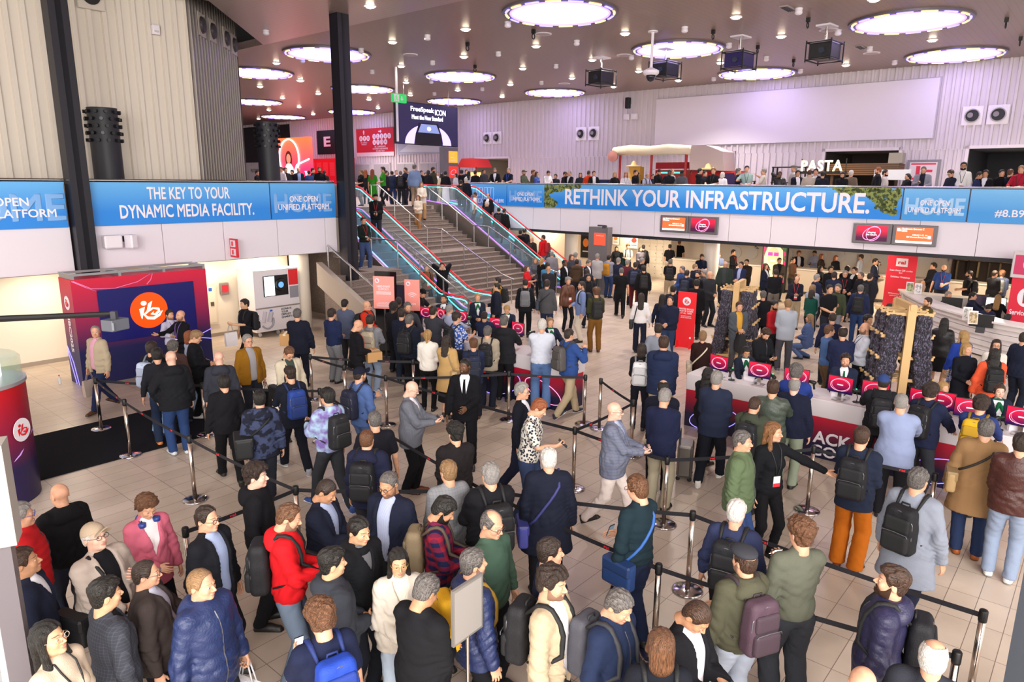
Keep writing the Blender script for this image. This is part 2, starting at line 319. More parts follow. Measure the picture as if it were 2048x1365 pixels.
# ---------------------------------------------------------------- escalators
def neon(h, e): return mat(h, .4, 0, e)
def escalator(label, a0, a1, bs):
    t = thing('escalator', label, 'escalator', 0, bs)
    W2 = a1-a0; Z0 = 1.0; b1 = 1.3; b2 = b1+3.47/.577; 
    def rp(off):
        p = [(0.22, Z0-.62+off*0), (0.06, Z0-.5), (0., Z0-.3), (.05, Z0-.12), (.18, Z0-.02), (.35, Z0)]
        return p + [(b1-.25, Z0+.02), (b1+.1, Z0+.1)] + [(b1+.1+(b2-b1-.2)*k/6, Z0+.1+3.3*k/6) for k in range(1, 7)] + [(b2+.3, 4.47), (b2+2.2, 4.5)]
    def zs(b): return 0.0 if b < b1+.3 else min(ZF, (b-b1-.3)*.577)
    for a in (a0, a1):
        m = MB(); m.tube([(a, b, z) for b, z in rp(0)], .03, 8); h = m.obj('handrail', mat('#d8202c', .35, 0, .22), t, auto=60)
        h['label'] = 'red handrail'
        m = MB(); m.tube([(a, b+(0.09 if i < 6 else 0), z-.085) for i, (b, z) in enumerate(rp(0)[3:])], .016, 6); m.obj('light_strip', neon('#58e0e6', 1.9), t)
        top = rp(0)[4:]; poly = [(b, z-.1) for b, z in top]+[(b, max(.12, zs(b)+.18)) for b, z in reversed(top)]
        m = MB(); m.extr(poly, 0, a-.008, a+.008); m.obj('glass_panel', glass('#cfe9f2', .09), t)
        s = -1 if a == a0 else 1
        bl = [.1, b1, b1+.5, b2, b2+2.2]; lo = [0, 0, 0, 0, 0]
        poly = [(b, zs(b)+.24) for b in bl]+[(b2+2.2, max(0, ZF-.7)), (b2, ZF-.9), (b1+1.6, 0), (.1, 0)]
        m = MB(); m.extr(poly, 0, a-.05+s*.16, a+.05+s*.16); m.obj('steel_skirt', mat('#9b938f', .3, .8), t)
        m = MB(); m.tube([(a+s*.1, b, zs(b)+.26) for b in bl], .018, 6); m.obj('light_strip', neon('#b06cf0', .9), t)
        m = MB(); m.tube([(a-s*.06, b, zs(b)+.15) for b in bl], .02, 6); m.obj('light_strip', neon('#40d8e8', 2.0), t)
    b = b1; k = 0
    while b < b2+.2:
        z = min(ZF, max(0.02, (b-b1)*.577)); m = MB(); m.box(a0+.1, a1-.1, b, b+.43, max(-.05, z-.26), z+.0, 0); o = m.obj('tread', mat('#5f7f92', .35, .5), t); b += .4; k += 1
    m = MB(); m.box(a0+.1, a1-.1, -.3, b1+.05, -.02, .03); m.obj('comb_plate', mat('#8d8a88', .3, .9), t); m = MB(); m.box(a0+.1, a1-.1, b2+.1, b2+2.2, ZF-.1, ZF+.02); m.obj('comb_plate', mat('#8d8a88', .3, .9), t)
    return t
escalator('neon edged escalator between the narrow and the wide stairs', 16.0, 17.3, 15.45)
escalator('neon edged escalator crowded with riders beside the right balcony', 24.2, 25.6, 17.1)
# ================================================================ PEOPLE: signed-distance figures turned into smooth meshes
def nets(sd, lo, hi, res):
    lo = np.array(lo, float); n = np.maximum(np.ceil((np.array(hi)-lo)/res).astype(int)+1, 3)
    ax = [lo[i]+res*np.arange(n[i]) for i in range(3)]
    X, Y, Z = np.meshgrid(*ax, indexing='ij'); d = sd(X.astype(np.float32), Y.astype(np.float32), Z.astype(np.float32))
    d[0] = np.maximum(d[0], 1e-4); d[-1] = np.maximum(d[-1], 1e-4); d[:, 0] = np.maximum(d[:, 0], 1e-4); d[:, -1] = np.maximum(d[:, -1], 1e-4); d[:, :, 0] = np.maximum(d[:, :, 0], 1e-4); d[:, :, -1] = np.maximum(d[:, :, -1], 1e-4)
    ins = d < 0; cs = [d[i:n[0]-1+i, j:n[1]-1+j, k:n[2]-1+k] for i in (0, 1) for j in (0, 1) for k in (0, 1)]
    cnt = sum((c < 0).astype(np.int8) for c in cs); mix = (cnt > 0) & (cnt < 8); idx = np.argwhere(mix)
    if len(idx) == 0: return np.zeros((0, 3)), np.zeros((0, 4), int)
    C = np.stack([c[mix] for c in cs], 1); corners = np.array([(i, j, k) for i in (0, 1) for j in (0, 1) for k in (0, 1)], float)
    acc = np.zeros((len(idx), 3)); num = np.zeros(len(idx))
    for a in range(8):
        for b in range(a+1, 8):
            if abs(corners[a]-corners[b]).sum() != 1: continue
            da, db = C[:, a], C[:, b]; m = (da < 0) != (db < 0); t = da/(da-db+1e-12)
            p = corners[a]+np.where(m, t, 0)[:, None]*(corners[b]-corners[a]); acc += p*m[:, None]; num += m
    V = lo+(idx+acc/np.maximum(num, 1)[:, None])*res
    vid = -np.ones(mix.shape, int); vid[mix] = np.arange(len(idx)); F = []
    for axis in range(3):
        s0 = [slice(1, -1)]*3; s0[axis] = slice(0, n[axis]-1); s1 = list(s0); s1[axis] = slice(1, n[axis])
        A, B = ins[tuple(s0)], ins[tuple(s1)]; e = np.argwhere(A != B)
        if len(e) == 0: continue
        sg = A[A != B]; off = np.array([1, 1, 1]); off[axis] = 0; e = e+off
        o1, o2 = [(1, 2), (2, 0), (0, 1)][axis]; d1 = np.zeros(3, int); d1[o1] = 1; d2 = np.zeros(3, int); d2[o2] = 1
        q = [vid[tuple((e-d1-d2).T)], vid[tuple((e-d2).T)], vid[tuple(e.T)], vid[tuple((e-d1).T)]]
        Q = np.stack(q, 1); Q[~sg] = Q[~sg][:, ::-1]; F.append(Q)
    return V, np.concatenate(F)
def npmesh(name, V, F, mi=None, smooth=True):
    me = bpy.data.meshes.new(name); nv, nf = len(V), len(F); me.vertices.add(nv); me.vertices.foreach_set('co', np.asarray(V, np.float32).ravel())
    F = np.asarray(F, np.int32); k = F.shape[1] if nf else 4; me.loops.add(nf*k); me.loops.foreach_set('vertex_index', F.ravel()); me.polygons.add(nf)
    me.polygons.foreach_set('loop_start', np.arange(0, nf*k, k, dtype=np.int32)); me.polygons.foreach_set('loop_total', np.full(nf, k, np.int32))
    if mi is not None: me.polygons.foreach_set('material_index', np.asarray(mi, np.int32))
    me.polygons.foreach_set('use_smooth', np.full(nf, smooth)); me.update(calc_edges=True); return me
def smin(a, b, k):
    h = np.clip(.5+.5*(b-a)/k, 0, 1); return b*(1-h)+a*h-k*h*(1-h)
def ell(X, Y, Z, c, r):
    x, y, z = (X-c[0])/r[0], (Y-c[1])/r[1], (Z-c[2])/r[2]; k0 = np.sqrt(x*x+y*y+z*z)+1e-9
    k1 = np.sqrt((x/r[0])**2+(y/r[1])**2+(z/r[2])**2)+1e-9; return k0*(k0-1)/k1
def cone(X, Y, Z, a, b, r1, r2, sy=1.):
    a = np.array(a, float); b = np.array(b, float); Y = Y*sy; a = a*[1, sy, 1]; b = b*[1, sy, 1]; d = b-a; L = d@d+1e-9
    t = np.clip(((X-a[0])*d[0]+(Y-a[1])*d[1]+(Z-a[2])*d[2])/L, 0, 1)
    return (np.sqrt((X-a[0]-t*d[0])**2+(Y-a[1]-t*d[1])**2+(Z-a[2]-t*d[2])**2)-(r1+(r2-r1)*t))/(1 if sy <= 1 else (1+sy)/2)
def rot_x(t): c, s = math.cos(t), math.sin(t); return np.array([[1, 0, 0], [0, c, -s], [0, s, c]])
def rot_y(t): c, s = math.cos(t), math.sin(t); return np.array([[c, 0, s], [0, 1, 0], [-s, 0, c]])
def rot_z(t): c, s = math.cos(t), math.sin(t); return np.array([[c, -s, 0], [s, c, 0], [0, 0, 1]])
# ---------------------------------------------------------------- heads (origin: base of the skull, face towards -y)
LODR = {0: .0048, 1: .008, 2: .013}
def head_base(X, Y, Z, fem):
    X_ = np.abs(X); j = .92 if fem else 1.
    d = ell(X, Y, Z, (0, .010, .150), (.076, .093, .086)); d = smin(d, ell(X, Y, Z, (0, -.028, .088), (.061*j, .064, .088)), .03)
    d = smin(d, ell(X_, Y, Z, (.028, -.02, .045), (.032*j, .045, .034)), .03); d = smin(d, ell(X, Y, Z, (0, -.070, .022), (.022*j, .022, .019)), .025)
    d = smin(d, ell(X_, Y, Z, (.040, -.060, .088), (.022, .024, .024)), .02)
    d = smin(d, cone(X, Y, Z, (0, .02, .06), (0, .035, -.03), .058 if not fem else .048, .058 if not fem else .048), .03); return d
def head_sd(fem):
    def f(X, Y, Z):
        X_ = np.abs(X); d = head_base(X, Y, Z, fem)
        d = smin(d, cone(X_, Y, Z, (.014, -.090, .134), (.042, -.080, .136), .0075 if not fem else .005, .006), .014)
        d = -smin(-d, ell(X_, Y, Z, (.032, -.100, .116), (.018, .016, .011)), .010)
        d = np.minimum(d, ell(X_, Y, Z, (.031, -.0785, .116), (.0135, .0125, .0115)))
        d = smin(d, cone(X, Y, Z, (0, -.090, .122), (0, -.112, .086), .006, .0115 if not fem else .0095), .010)
        d = smin(d, ell(X_, Y, Z, (.012, -.099, .081), (.009, .011, .008)), .006)
        d = smin(d, ell(X, Y, Z, (0, -.0895, .0545), (.023, .012, .0055)), .004); d = smin(d, ell(X, Y, Z, (0, -.0885, .0455), (.019, .012, .0062)), .004)
        e = ell(X_, Y+.25*(Z-.11), Z, (.0755, .016, .110), (.0085, .020, .032)); e = -smin(-e, ell(X_, Y+.25*(Z-.11), Z, (.087, .012, .114), (.007, .010, .018)), .004)
        return smin(d, e, .008)
    return f
_HEAD = {}
def head_mesh(fem, lod):
    k = (fem, lod)
    if k not in _HEAD:
        V, F = nets(head_sd(fem), (-.1, -.135, -.035), (.1, .12, .245), LODR[lod]); c = V[F].mean(1); x = np.abs(c[:, 0]); y = c[:, 1]; z = c[:, 2]; mi = np.zeros(len(F), int)
        mi[(y < -.078) & (((x/.021)**2+((z-.050)/.0105)**2) < 1)] = 1
        eye = ((x-.031)**2+((y+.0785)*1.0)**2+((z-.1155)*1.7)**2 < .0138**2) & (y < -.080); mi[eye] = 2; mi[eye & ((x-.030)**2+(z-.115)**2 < .0072**2)] = 3
        mi[(x > .013) & (x < .050) & (y < -.060) & (np.abs(z-(.1425+.10*(x-.013)-2.6*(x-.013)**2)) < .0031)] = 4
        _HEAD[k] = (V, F, mi)
    return _HEAD[k]
def noise3(X, Y, Z, f, seed=0):
    r = np.random.default_rng(seed); o = 0
    for i in range(5):
        v = r.normal(size=3); v *= f*(.7+.6*r.random())/np.linalg.norm(v); o = o+np.sin(X*v[0]+Y*v[1]+Z*v[2]+r.random()*6.3)
    return o/5
HL_Y = [-.12, -.075, -.055, -.042, -.020, .0, .03, .045, .06, .12]
def hair_sd(style):
    def f(X, Y, Z):
        X_ = np.abs(X); st = style; dc = ell(X, Y, Z, (0, .010, .150), (.076, .093, .086)); db = smin(dc, ell(X, Y, Z, (0, .035, .09), (.066, .062, .07)), .03)
        hl = [.192, .186, .17, .125, .100, .128, .125, .07, .055, .045]; top = .016; side = .010; na, nf = .003, 120.
        if st == 'buzz': top, side, na = .006, .005, .0008
        elif st == 'undercap': top, side, na = .004, .010, .002
        elif st == 'bald': top, side, na = .008, .009, .002
        elif st == 'thin': top, side, na = .007, .009, .002; hl = [.215, .212, .20, .14]+hl[4:]
        elif st == 'recede': top, side = .011, .010; hl = [.212, .206, .19, .13]+hl[4:]
        elif st == 'fade': top, side, na = .024, .004, .003
        elif st == 'curly': top, side, na, nf = .034, .024, .013, 120.
        elif st == 'curltop': top, side, na, nf = .040, .012, .013, 120.
        elif st == 'wavy': top, side, na, nf = .030, .020, .008, 70.
        elif st == 'swept': top, side, na = .028, .012, .004
        elif st == 'full': top, side, na = .024, .018, .004
        elif st in ('long', 'bob', 'pony', 'bun', 'longwavy', 'ponytop', 'bowl', 'pixie'): top, side, na = .016, .013, .0025; hl = [.19, .186, .172, .125, .09, .10, .10, .05, .03, .02]
        t = side+(top-side)*np.clip((Z-.13)/.08, 0, 1)
        if st in ('swept', 'fade', 'wavy', 'curltop'): t = t+.012*np.clip((-Y-.02)/.06, 0, 1)*np.clip((Z-.16)/.05, 0, 1)
        if st not in ('buzz', 'bald', 'thin', 'curly', 'curltop'): t = t+.0035*np.sin(X*150+3*np.sin(Y*30)+Z*20)*np.clip((Z-.11)/.06, 0, 1)
        d = db-t-na*noise3(X, Y, Z, nf, 3)-na*.6*noise3(X, Y, Z, nf*1.9, 4)
        h = np.interp(Y, HL_Y, hl); d = np.maximum(d, (h-Z)*.75)
        if st == 'undercap': d = np.maximum(d, Z-.172)
        if st == 'bald': d = np.maximum(d, -ell(X, Y, Z, (0, -.035, .225), (.066, .105, .075)))
        if st in ('long', 'longwavy'):
            a = .004*noise3(X, Y, Z, 110 if st == 'long' else 75, 8)*(2.5 if st == 'longwavy' else 1); L_ = -.19
            d = smin(d, cone(X, Y, Z, (0, .070, .10), (0, .105, L_), .085, .09, 2.2)-a, .03); d = smin(d, cone(X_, Y, Z, (.074, .005, .13), (.092, -.012, L_+.03), .022, .032)-a, .02)
        if st in ('bob', 'bowl'):
            d = smin(d, cone(X, Y, Z, (0, .060, .10), (0, .065, .02), .078, .085, 1.6), .03); d = smin(d, cone(X_, Y, Z, (.072, -.005, .13), (.078, -.02, .04 if st == 'bob' else .075), .022, .026), .02)
            if st == 'bowl': d = smin(d, cone(X_, Y, Z, (.0, -.080, .185), (.05, -.07, .165), .018, .018), .015)
        if st in ('pony', 'ponytop'):
            z0 = .14 if st == 'pony' else .2; d = smin(d, cone(X, Y, Z, (0, .09, z0), (0, .135, z0-.03), .022, .03), .02); d = smin(d, cone(X, Y, Z, (0, .135, z0-.03), (0, .12, z0-.22), .032, .018), .02)
        if st == 'bun': d = smin(d, ell(X, Y, Z, (0, .095, .175), (.034, .03, .03))-.003*noise3(X, Y, Z, 120, 2), .015)
        return d
    return f
def beard_sd(st):
    def f(X, Y, Z):
        d = head_base(X, Y, Z, 0)-(.010 if st == 'beard' else .0045)-.0015*noise3(X, Y, Z, 160, 5)
        h = np.interp(Y, [-.12, -.085, -.06, -.03, .0, .02], [.066, .064, .05, .07, .115, .12]); d = np.maximum(d, (Z-h)*.8); d = np.maximum(d, Y-.004); d = np.maximum(d, -(Z-.004-.15*(Y+.03)))
        return np.maximum(d, -ell(X, Y, Z, (0, -.095, .049), (.021, .03, .011)))
    return f
def cap_sd(st):
    def f(X, Y, Z):
        if st == 'cap':
            d = ell(X, Y, Z, (0, .008, .150), (.090, .107, .100)); d = np.maximum(d, .150-.12*Y-Z); b = ell(X, Y, Z+.35*(Y+.1)+.8*X*X*8, (0, -.125, .162), (.068, .074, .009))
            return smin(smin(d, b, .006), ell(X, Y, Z, (0, .008, .247), (.009, .009, .006)), .004)
        if st == 'flatcap':
            d = ell(X, Y, Z-.25*Y*0, (0, -.012, .196), (.096, .122, .050)); d = np.maximum(d, .158-.10*Y-Z); return smin(d, ell(X, Y, Z+.4*(Y+.11), (0, -.118, .170), (.058, .050, .007)), .01)
        d = ell(X, Y, Z, (0, .012, .165), (.089, .106, .088)); d = np.maximum(d, .155-.18*Y-Z); return d   # close knitted cap
    return f
_TPL = {}
def tpl(key, sd, lo, hi, res, name):
    if key not in _TPL:
        V, F = nets(sd, lo, hi, res); me = npmesh(name, V, F); me.materials.append(None); _TPL[key] = me
    return _TPL[key]
def hair_mesh(st, lod): return tpl(('hair', st, lod), hair_sd(st), (-.135, -.16, -.26), (.135, .2, .29), LODR[lod]*(1.1 if lod else 1.25), 'hair')
def beard_mesh(st, lod): return tpl(('beard', st, lod), beard_sd(st), (-.09, -.125, -.02), (.09, .03, .14), LODR[lod], 'beard')
def cap_mesh(st, lod): return tpl(('cap', st, lod), cap_sd(st), (-.12, -.22, .1), (.12, .14, .27), LODR[lod]*.85, 'cap')
def glasses_mesh(lod):
    if 'gl' not in _TPL:
        m = MB()
        for s in (-1, 1):
            m.tube([(s*.033+.0225*math.cos(t), -.106, .114+.018*math.sin(t)) for t in np.linspace(0, 2*math.pi, 15)[:-1]], .0024, 5, closed=True); m.tube([(s*.055, -.104, .118), (s*.074, -.075, .12), (s*.082, .02, .122)], .002, 5)
        m.tube([(-.011, -.107, .118), (.011, -.107, .118)], .002, 5); me = m.mesh('glasses', [None], True); _TPL['gl'] = me
    return _TPL['gl']
# ---------------------------------------------------------------- hands (origin: wrist, fingers towards -z, palm towards +x for the hand on -x)
def hand_sd(pose):
    curl = {'relax': .45, 'grip': 1.15, 'open': .08}[pose]
    fing = [(-.034, .074, -.088), (-.012, .082, -.095), (.010, .077, -.092), (.030, .062, -.084)]
    segs = []
    for y, L, z in fing:
        p = np.array([0, y, z]); ang = curl*.5; q = p
        for fr in (.45, .32, .23):
            n = q+np.array([math.sin(ang)*L*fr, y*.12*fr, -math.cos(ang)*L*fr]); segs.append((q, n)); q = n; ang += curl*.9
    t0 = np.array([.004, -.026, -.030]); t1 = t0+np.array([.014, -.026, -.030]); t2 = t1+np.array([.012+.01*curl, -.004, -.030])
    def f(X, Y, Z):
        d = ell(X, Y, Z, (0, -.002, -.055), (.0155, .043, .050)); d = smin(d, cone(X, Y, Z, (0, 0, .03), (0, 0, -.02), .026, .023, .85), .02)
        g = None
        for i, (a, b) in enumerate(segs):
            s = cone(X, Y, Z, a, b, .0095-.0009*(i % 3), .0088-.0009*(i % 3)); g = s if g is None else np.minimum(g, s)
        d = smin(d, g, .007); d = smin(d, cone(X, Y, Z, t0, t1, .013, .0105), .012); return np.minimum(d, cone(X, Y, Z, t1, t2, .0105, .009))
    return f
_HAND = {}
def hand(pose, lod):
    k = (pose, lod)
    if k not in _HAND: _HAND[k] = nets(hand_sd(pose), (-.03, -.075, -.2), (.1, .07, .04), {0: .005, 1: .0075, 2: .011}[lod])
    return _HAND[k]
def shoe_mesh(kind, lod):
    k = ('shoe', kind, lod)
    if k not in _TPL:
        def f(X, Y, Z):
            d = cone(X, Y, Z, (0, .055, .035), (0, -.06, .03), .040, .044, .9); d = smin(d, cone(X, Y, Z, (0, -.06, .028), (0, -.165, .022), .043, .034), .03); d = smin(d, cone(X, Y, Z, (0, .045, .05), (0, .035, .12), .043, .045), .03)
            d = np.maximum(d, -Z+.0); d = np.maximum(d, Z-.115); s = np.maximum(cone(X, Y, Z*0+.02, (0, .06, .02), (0, -.165, .02), .045, .044), np.maximum(Z-.022, -Z)); return np.minimum(d, s)
        V, F = nets(f, (-.07, -.23, -.02), (.07, .13, .15), .011 if lod == 0 else (.015 if lod == 1 else .022)); mi = (V[F].mean(1)[:, 2] < .022).astype(int)
        me = npmesh('shoe', V, F, mi); me.materials.append(None); me.materials.append(None); _TPL[k] = me
    return _TPL[k]
# ---------------------------------------------------------------- the figure
ARM = {'d': ((.265, -.03, .87), 'relax'), 'p': ((.055, -.31, 1.15), 'grip'), 'h': ((.09, -.34, 1.19), 'grip'), 'c': ((.05, -.235, 1.07), 'relax'), 'k': ((.215, -.075, .95), 'relax'), 'w': ((.60, -.30, 1.20), 'open'),
       'u': ((.105, -.10, 1.56), 'grip'), 'f': ((.20, -.46, 1.12), 'open'), 'r': ((.17, -.34, 1.13), 'relax'), 'b': ((.06, .19, .97), 'relax'), 'x': ((-.10, -.22, 1.17), 'relax'), 's': ((.115, -.19, 1.26), 'grip'),
       'i': ((.25, -.24, .93), 'relax'), 'j': ((.26, .20, .92), 'relax'), 'e': ((.36, -.24, 1.50), 'open'), 'g': ((.27, -.05, .86), 'grip'), 'o': ((.30, -.38, 1.22), 'open'), 'v': ((.12, -.26, 1.35), 'open')}
def ik(S0, T, l1, l2, hint):
    d = T-S0; L = np.linalg.norm(d); m = (l1+l2)*.995
    if L > m: T = S0+d*(m/L); d = T-S0; L = m
    a = (l1*l1-l2*l2+L*L)/(2*L); h = math.sqrt(max(l1*l1-a*a, 0)); u = d/L; p = hint-u*(hint@u); p /= np.linalg.norm(p)+1e-9; return S0+u*a+p*h, T
LEGS = {'stand': ((.105, -.03, 0), (-.105, .03, 0)), 'wide': ((.16, 0, 0), (-.16, .02, 0)), 'walk': ((.085, -.30, 0), (-.085, .30, .06)), 'walk2': ((.085, .28, .06), (-.085, -.28, 0)), 'step': ((.10, -.16, 0), (-.10, .12, .01)), 'cross': ((.03, -.06, 0), (-.06, .06, 0))}
def tube_loft(m, pts, rad, n=8, sy=1.):
    m.tube(pts, rad, n)
TOPS = {  # hem, sleeve radii (shoulder, elbow, wrist), body offset, collar, folds
    'jacket': (.84, .071, .062, .050, .036, 1, .007), 'suit': (.78, .066, .058, .048, .029, 2, .005), 'open': (.82, .070, .060, .049, .033, 2, .007), 'coat': (.60, .071, .063, .052, .036, 1, .006), 'hoodie': (.88, .070, .062, .050, .033, 3, .007),
    'hooded': (.80, .073, .064, .052, .038, 3, .007), 'shirt': (.92, .060, .054, .042, .020, 1, .006), 'polo': (.89, .064, 0, 0, .018, 1, .005), 'tee': (.88, .064, 0, 0, .016, 0, .005), 'sweater': (.89, .064, .056, .045, .023, 4, .005), 'puffer': (.88, .074, .066, .052, .042, 1, .003),
    'vest': (.90, .058, .050, .040, .030, 1, .003), 'dress': (.48, .056, .050, .040, .014, 0, .002), 'blouse': (.88, .058, .052, .040, .014, 0, .003), 'opencoat': (.58, .071, .062, .050, .035, 2, .006)}
SKIN = {'l': '#d8a283', 'p': '#e2b29c', 't': '#bd8a68', 'b': '#a06c4c', 'd': '#68452f', 'a': '#d6a580'}
HAIR = {'k': '#17130f', 'b': '#3b2619', 'br': '#5d3c25', 'db': '#2a1d15', 'bl': '#b08a55', 'g': '#8a8581', 'dg': '#5a5552', 'w': '#cfc9c2', 'r': '#8a4a26', 'sand': '#8a6a48'}
def hexmix(h, k):
    h = h.lstrip('#'); return '#'+''.join('%02x' % max(0, min(255, int(int(h[i:i+2], 16)*k))) for i in (0, 2, 4))
def tame(h):
    c = [int(h[i:i+2], 16) for i in (1, 3, 5)]; l_ = sum(c)/3
    if c[2] == max(c) and c[2]-min(c) > 18:
        k = .72 if max(c) < 120 else .85; c = [int((l_+(v-l_)*k)*(.86 if max(c) < 120 else .95)) for v in c]
    return '#%02x%02x%02x' % tuple(c)
def cloth(spec):
    """'#rrggbb' or '#rrggbb:kind:#second:scale'"""
    p = spec.split(':'); p[0] = tame(p[0])
    if len(p) == 1: return mat(p[0], .85, 0, 0, .35, 220, .2)
    if p[1] == 'shiny': return mat(p[0], .45, 0, 0, .25, 60, .4)
    return mat(p[0], .85, 0, 0, .3, 220, .2, p[1], p[2], float(p[3]))
_HM = {}
def hairmat(h, st):
    kind = 2 if st in ('long', 'longwavy', 'bob', 'pony', 'ponytop', 'bowl') else (1 if st in ('curly', 'curltop', 'wavy') else 0)
    if (h, kind) in _HM: return _HM[h, kind]
    m = bpy.data.materials.new('hair_strands'); m.use_nodes = True; nt = m.node_tree; N = nt.nodes; L = nt.links; b = N['Principled BSDF']; b.inputs['Roughness'].default_value = .42; b.inputs['Specular IOR Level'].default_value = .4
    tc = N.new('ShaderNodeTexCoord'); mp = N.new('ShaderNodeMapping'); mp.inputs['Scale'].default_value = [(1, .16, .3), (1, 1, 1), (1, 1, .10)][kind]; L.new(tc.outputs['Object'], mp.inputs['Vector'])
    n = N.new('ShaderNodeTexNoise'); n.inputs['Scale'].default_value = [230, 90, 210][kind]; n.inputs['Detail'].default_value = 4; n.inputs['Distortion'].default_value = [.4, 1.5, .5][kind]; L.new(mp.outputs[0], n.inputs['Vector'])
    r = N.new('ShaderNodeValToRGB'); e = r.color_ramp.elements; c = lin(h); k_ = .45 if max(c[:3]) < .2 else .72; e[0].color = tuple(v*k_ for v in c[:3])+(1,); e[1].color = tuple(min(1, v*(1.7 if k_ < .5 else 1.2)+.006) for v in c[:3])+(1,); e[0].position = .36; e[1].position = .66
    L.new(n.outputs['Fac'], r.inputs[0]); L.new(r.outputs[0], b.inputs['Base Color']); bp = N.new('ShaderNodeBump'); bp.inputs['Strength'].default_value = .9; bp.inputs['Distance'].default_value = .012; L.new(n.outputs['Fac'], bp.inputs['Height']); L.new(bp.outputs[0], b.inputs['Normal'])
    _HM[h, kind] = m; return m
N_PERSON = [0]; PEOPLE = []; SPOTS = []
def blocked(a, b):
    for a0, a1, b0, b1 in ((12.05, 13.0, -3, 6.05), (11.05, 12.0, 8.05, 13.4), (15.7, 17.5, 15.3, 30), (17.5, 24.1, 18.1, 30), (24, 25.8, 17, 30)):
        if a0 < a < a1 and b0 < b < b1: return min(a-a0, a1-a, b-b0, b1-b)*2+.3
    return 0
def person(x, y, label, yaw=180, top='jacket', tc='#1b1c22', bc='#20222a', hair='short', hc='db', skin='l', arms='dd', legs='stand', h=1.75, g=1., z=0., lean=0, hy=0, hp=0, fem=0, belly=0., shirt=None, tie=None, shoes='#1a1817', sole=None,
           gl=None, beard=None, cap=None, capc='#20242c', skirt=None, bare=0, lan=None, badge=None, group=None, wide=0, hcol=None, world=None, scarf=None):
    N_PERSON[0] += 1; pid = N_PERSON[0]; r_ = np.random.default_rng(pid)
    # where, how far, how fine
    a, b, _ = pz(x, y, z+h*.985) if world is None else (world[0], world[1], 0); P0 = W(a, b, z); dist = float(np.linalg.norm(P0-CAMP)); lod = 0 if dist < 10.5 else (1 if dist < 19 else 2)
    res = {0: .0115, 1: .0155, 2: .027}[lod]; s = h/1.75
    tocam = math.atan2(-P0[1], -P0[0]); rz = tocam+math.radians(yaw)+math.pi/2
    lean = math.radians(lean); R = rot_x(lean); PV = np.array([0, 0, .95]); tb = lambda p: R@(np.asarray(p, float)-PV)+PV
    hw = .9 if fem else 1.
    # joints in torso space
    SH = [np.array([-.174*hw*(1+.25*(g-1)), .012, 1.410]), np.array([.174*hw*(1+.25*(g-1)), .012, 1.410])]; EL = []; WR = []; HP = []
    for i, sg in enumerate((-1, 1)):
        t, hpz = ARM[arms[i]]; T = np.array([t[0]*sg, t[1], t[2]], float)+np.array([r_.normal()*.012, r_.normal()*.012, r_.normal()*.012])
        if arms[i] in 'cpxk': T[1] -= .05*belly+.10*(g-1)
        if arms[i] in 'dgij': T[0] += sg*.14*(g-1)
        hint = np.array([sg*.6, .8, -.5]) if arms[i] not in 'k' else np.array([sg*1., .6, -.1]); e, w_ = ik(SH[i], T, .285, .255, hint); EL.append(e); WR.append(w_); HP.append(hpz)
    if world is None:
        best = None
        for f in (0, .012, -.012, .024, -.024, .036, -.036, .05, -.05, .065, -.065, .08):
            a_, b_, _ = pz(x, y, z+h*(1+f)*.985-(.42 if legs == 'sit' else 0)); sc = min([1]+[math.hypot(a_-c, b_-d) for c, d in SPOTS])-blocked(a_, b_)-abs(f)*.2
            if best is None or sc > best[0]+(.0 if best[0] < .5 else 9): best = (sc, f, a_, b_)
        h *= 1+best[1]; s = h/1.75; SPOTS.append(best[2:])
    hem, r1, r2, r3, off, col, fold = TOPS[top]
    if top in ('dress',) and skirt: pass
    gx = g
    def torso(X, Y, Z, o):
        d = ell(X, Y, Z, (0, .005, .96), (.158*gx*(1.06 if fem else 1)+o, .112*gx+o, .13+o)); d = smin(d, ell(X, Y, Z, (0, .0, 1.12), (.140*gx*(.92 if fem else 1)+o, .100*gx+o, .16+o)), .07)
        d = smin(d, ell(X, Y, Z, (0, .008, 1.29), (.165*hw*(1+.5*(g-1))+o, .112*(1+.7*(g-1))+o, .165+o)), .07); d = smin(d, cone(X, Y, Z, SH[0]*[.80, 1, 1]+[0, .002, .008], SH[1]*[.80, 1, 1]+[0, .002, .008], .057+o*.8, .057+o*.8), .05)
        d = smin(d, cone(X, Y, Z, (0, .02, 1.40), (0, .026, 1.475), .078+o*.5, .054+o*.5), .05)
        if belly: d = smin(d, ell(X, Y, Z, (0, -.05-.03*belly, 1.06), (.13*gx+o, .10+.03*belly+o, .15+o)), .06)
        if fem: d = smin(d, ell(np.abs(X), Y, Z, (.062, -.085, 1.275), (.058+o*.5, .052+o*.5, .058+o*.5)), .04)
        return d
    kf = [r_.normal(size=3)*np.array([15, 15, 24]) for _ in range(3)]+[r_.normal(size=3)*np.array([24, 24, 38]) for _ in range(2)]; ph = r_.random(5)*6.3
    def folds(X, Y, Z):
        w_ = .05*np.sin(X*9+Z*7+ph[0])+.05*np.sin(Y*11-Z*6+ph[1]); o = 0
        for k, q, am in zip(kf, ph, (.4, .4, .4, .28, .28)): o = o+am*(1-2*np.abs(np.sin(X*k[0]+Y*k[1]+Z*k[2]+w_*k[2]*.8+q))**.8)
        return o
    opn = top in ('suit', 'open', 'opencoat') or (shirt is not None); but = {'suit': 1.10, 'open': .3, 'opencoat': .3}.get(top, 1.30)
    def wedge(Z):
        if top == 'suit': return np.interp(Z, [1.08, 1.12, 1.45, 1.6], [-.05, .004, .075, .09])
        if top in ('open', 'opencoat'): return np.interp(Z, [.4, 1.0, 1.45, 1.6], [.085, .07, .075, .09])
        return np.interp(Z, [1.26, 1.30, 1.45, 1.6], [-.05, .004, .06, .07])
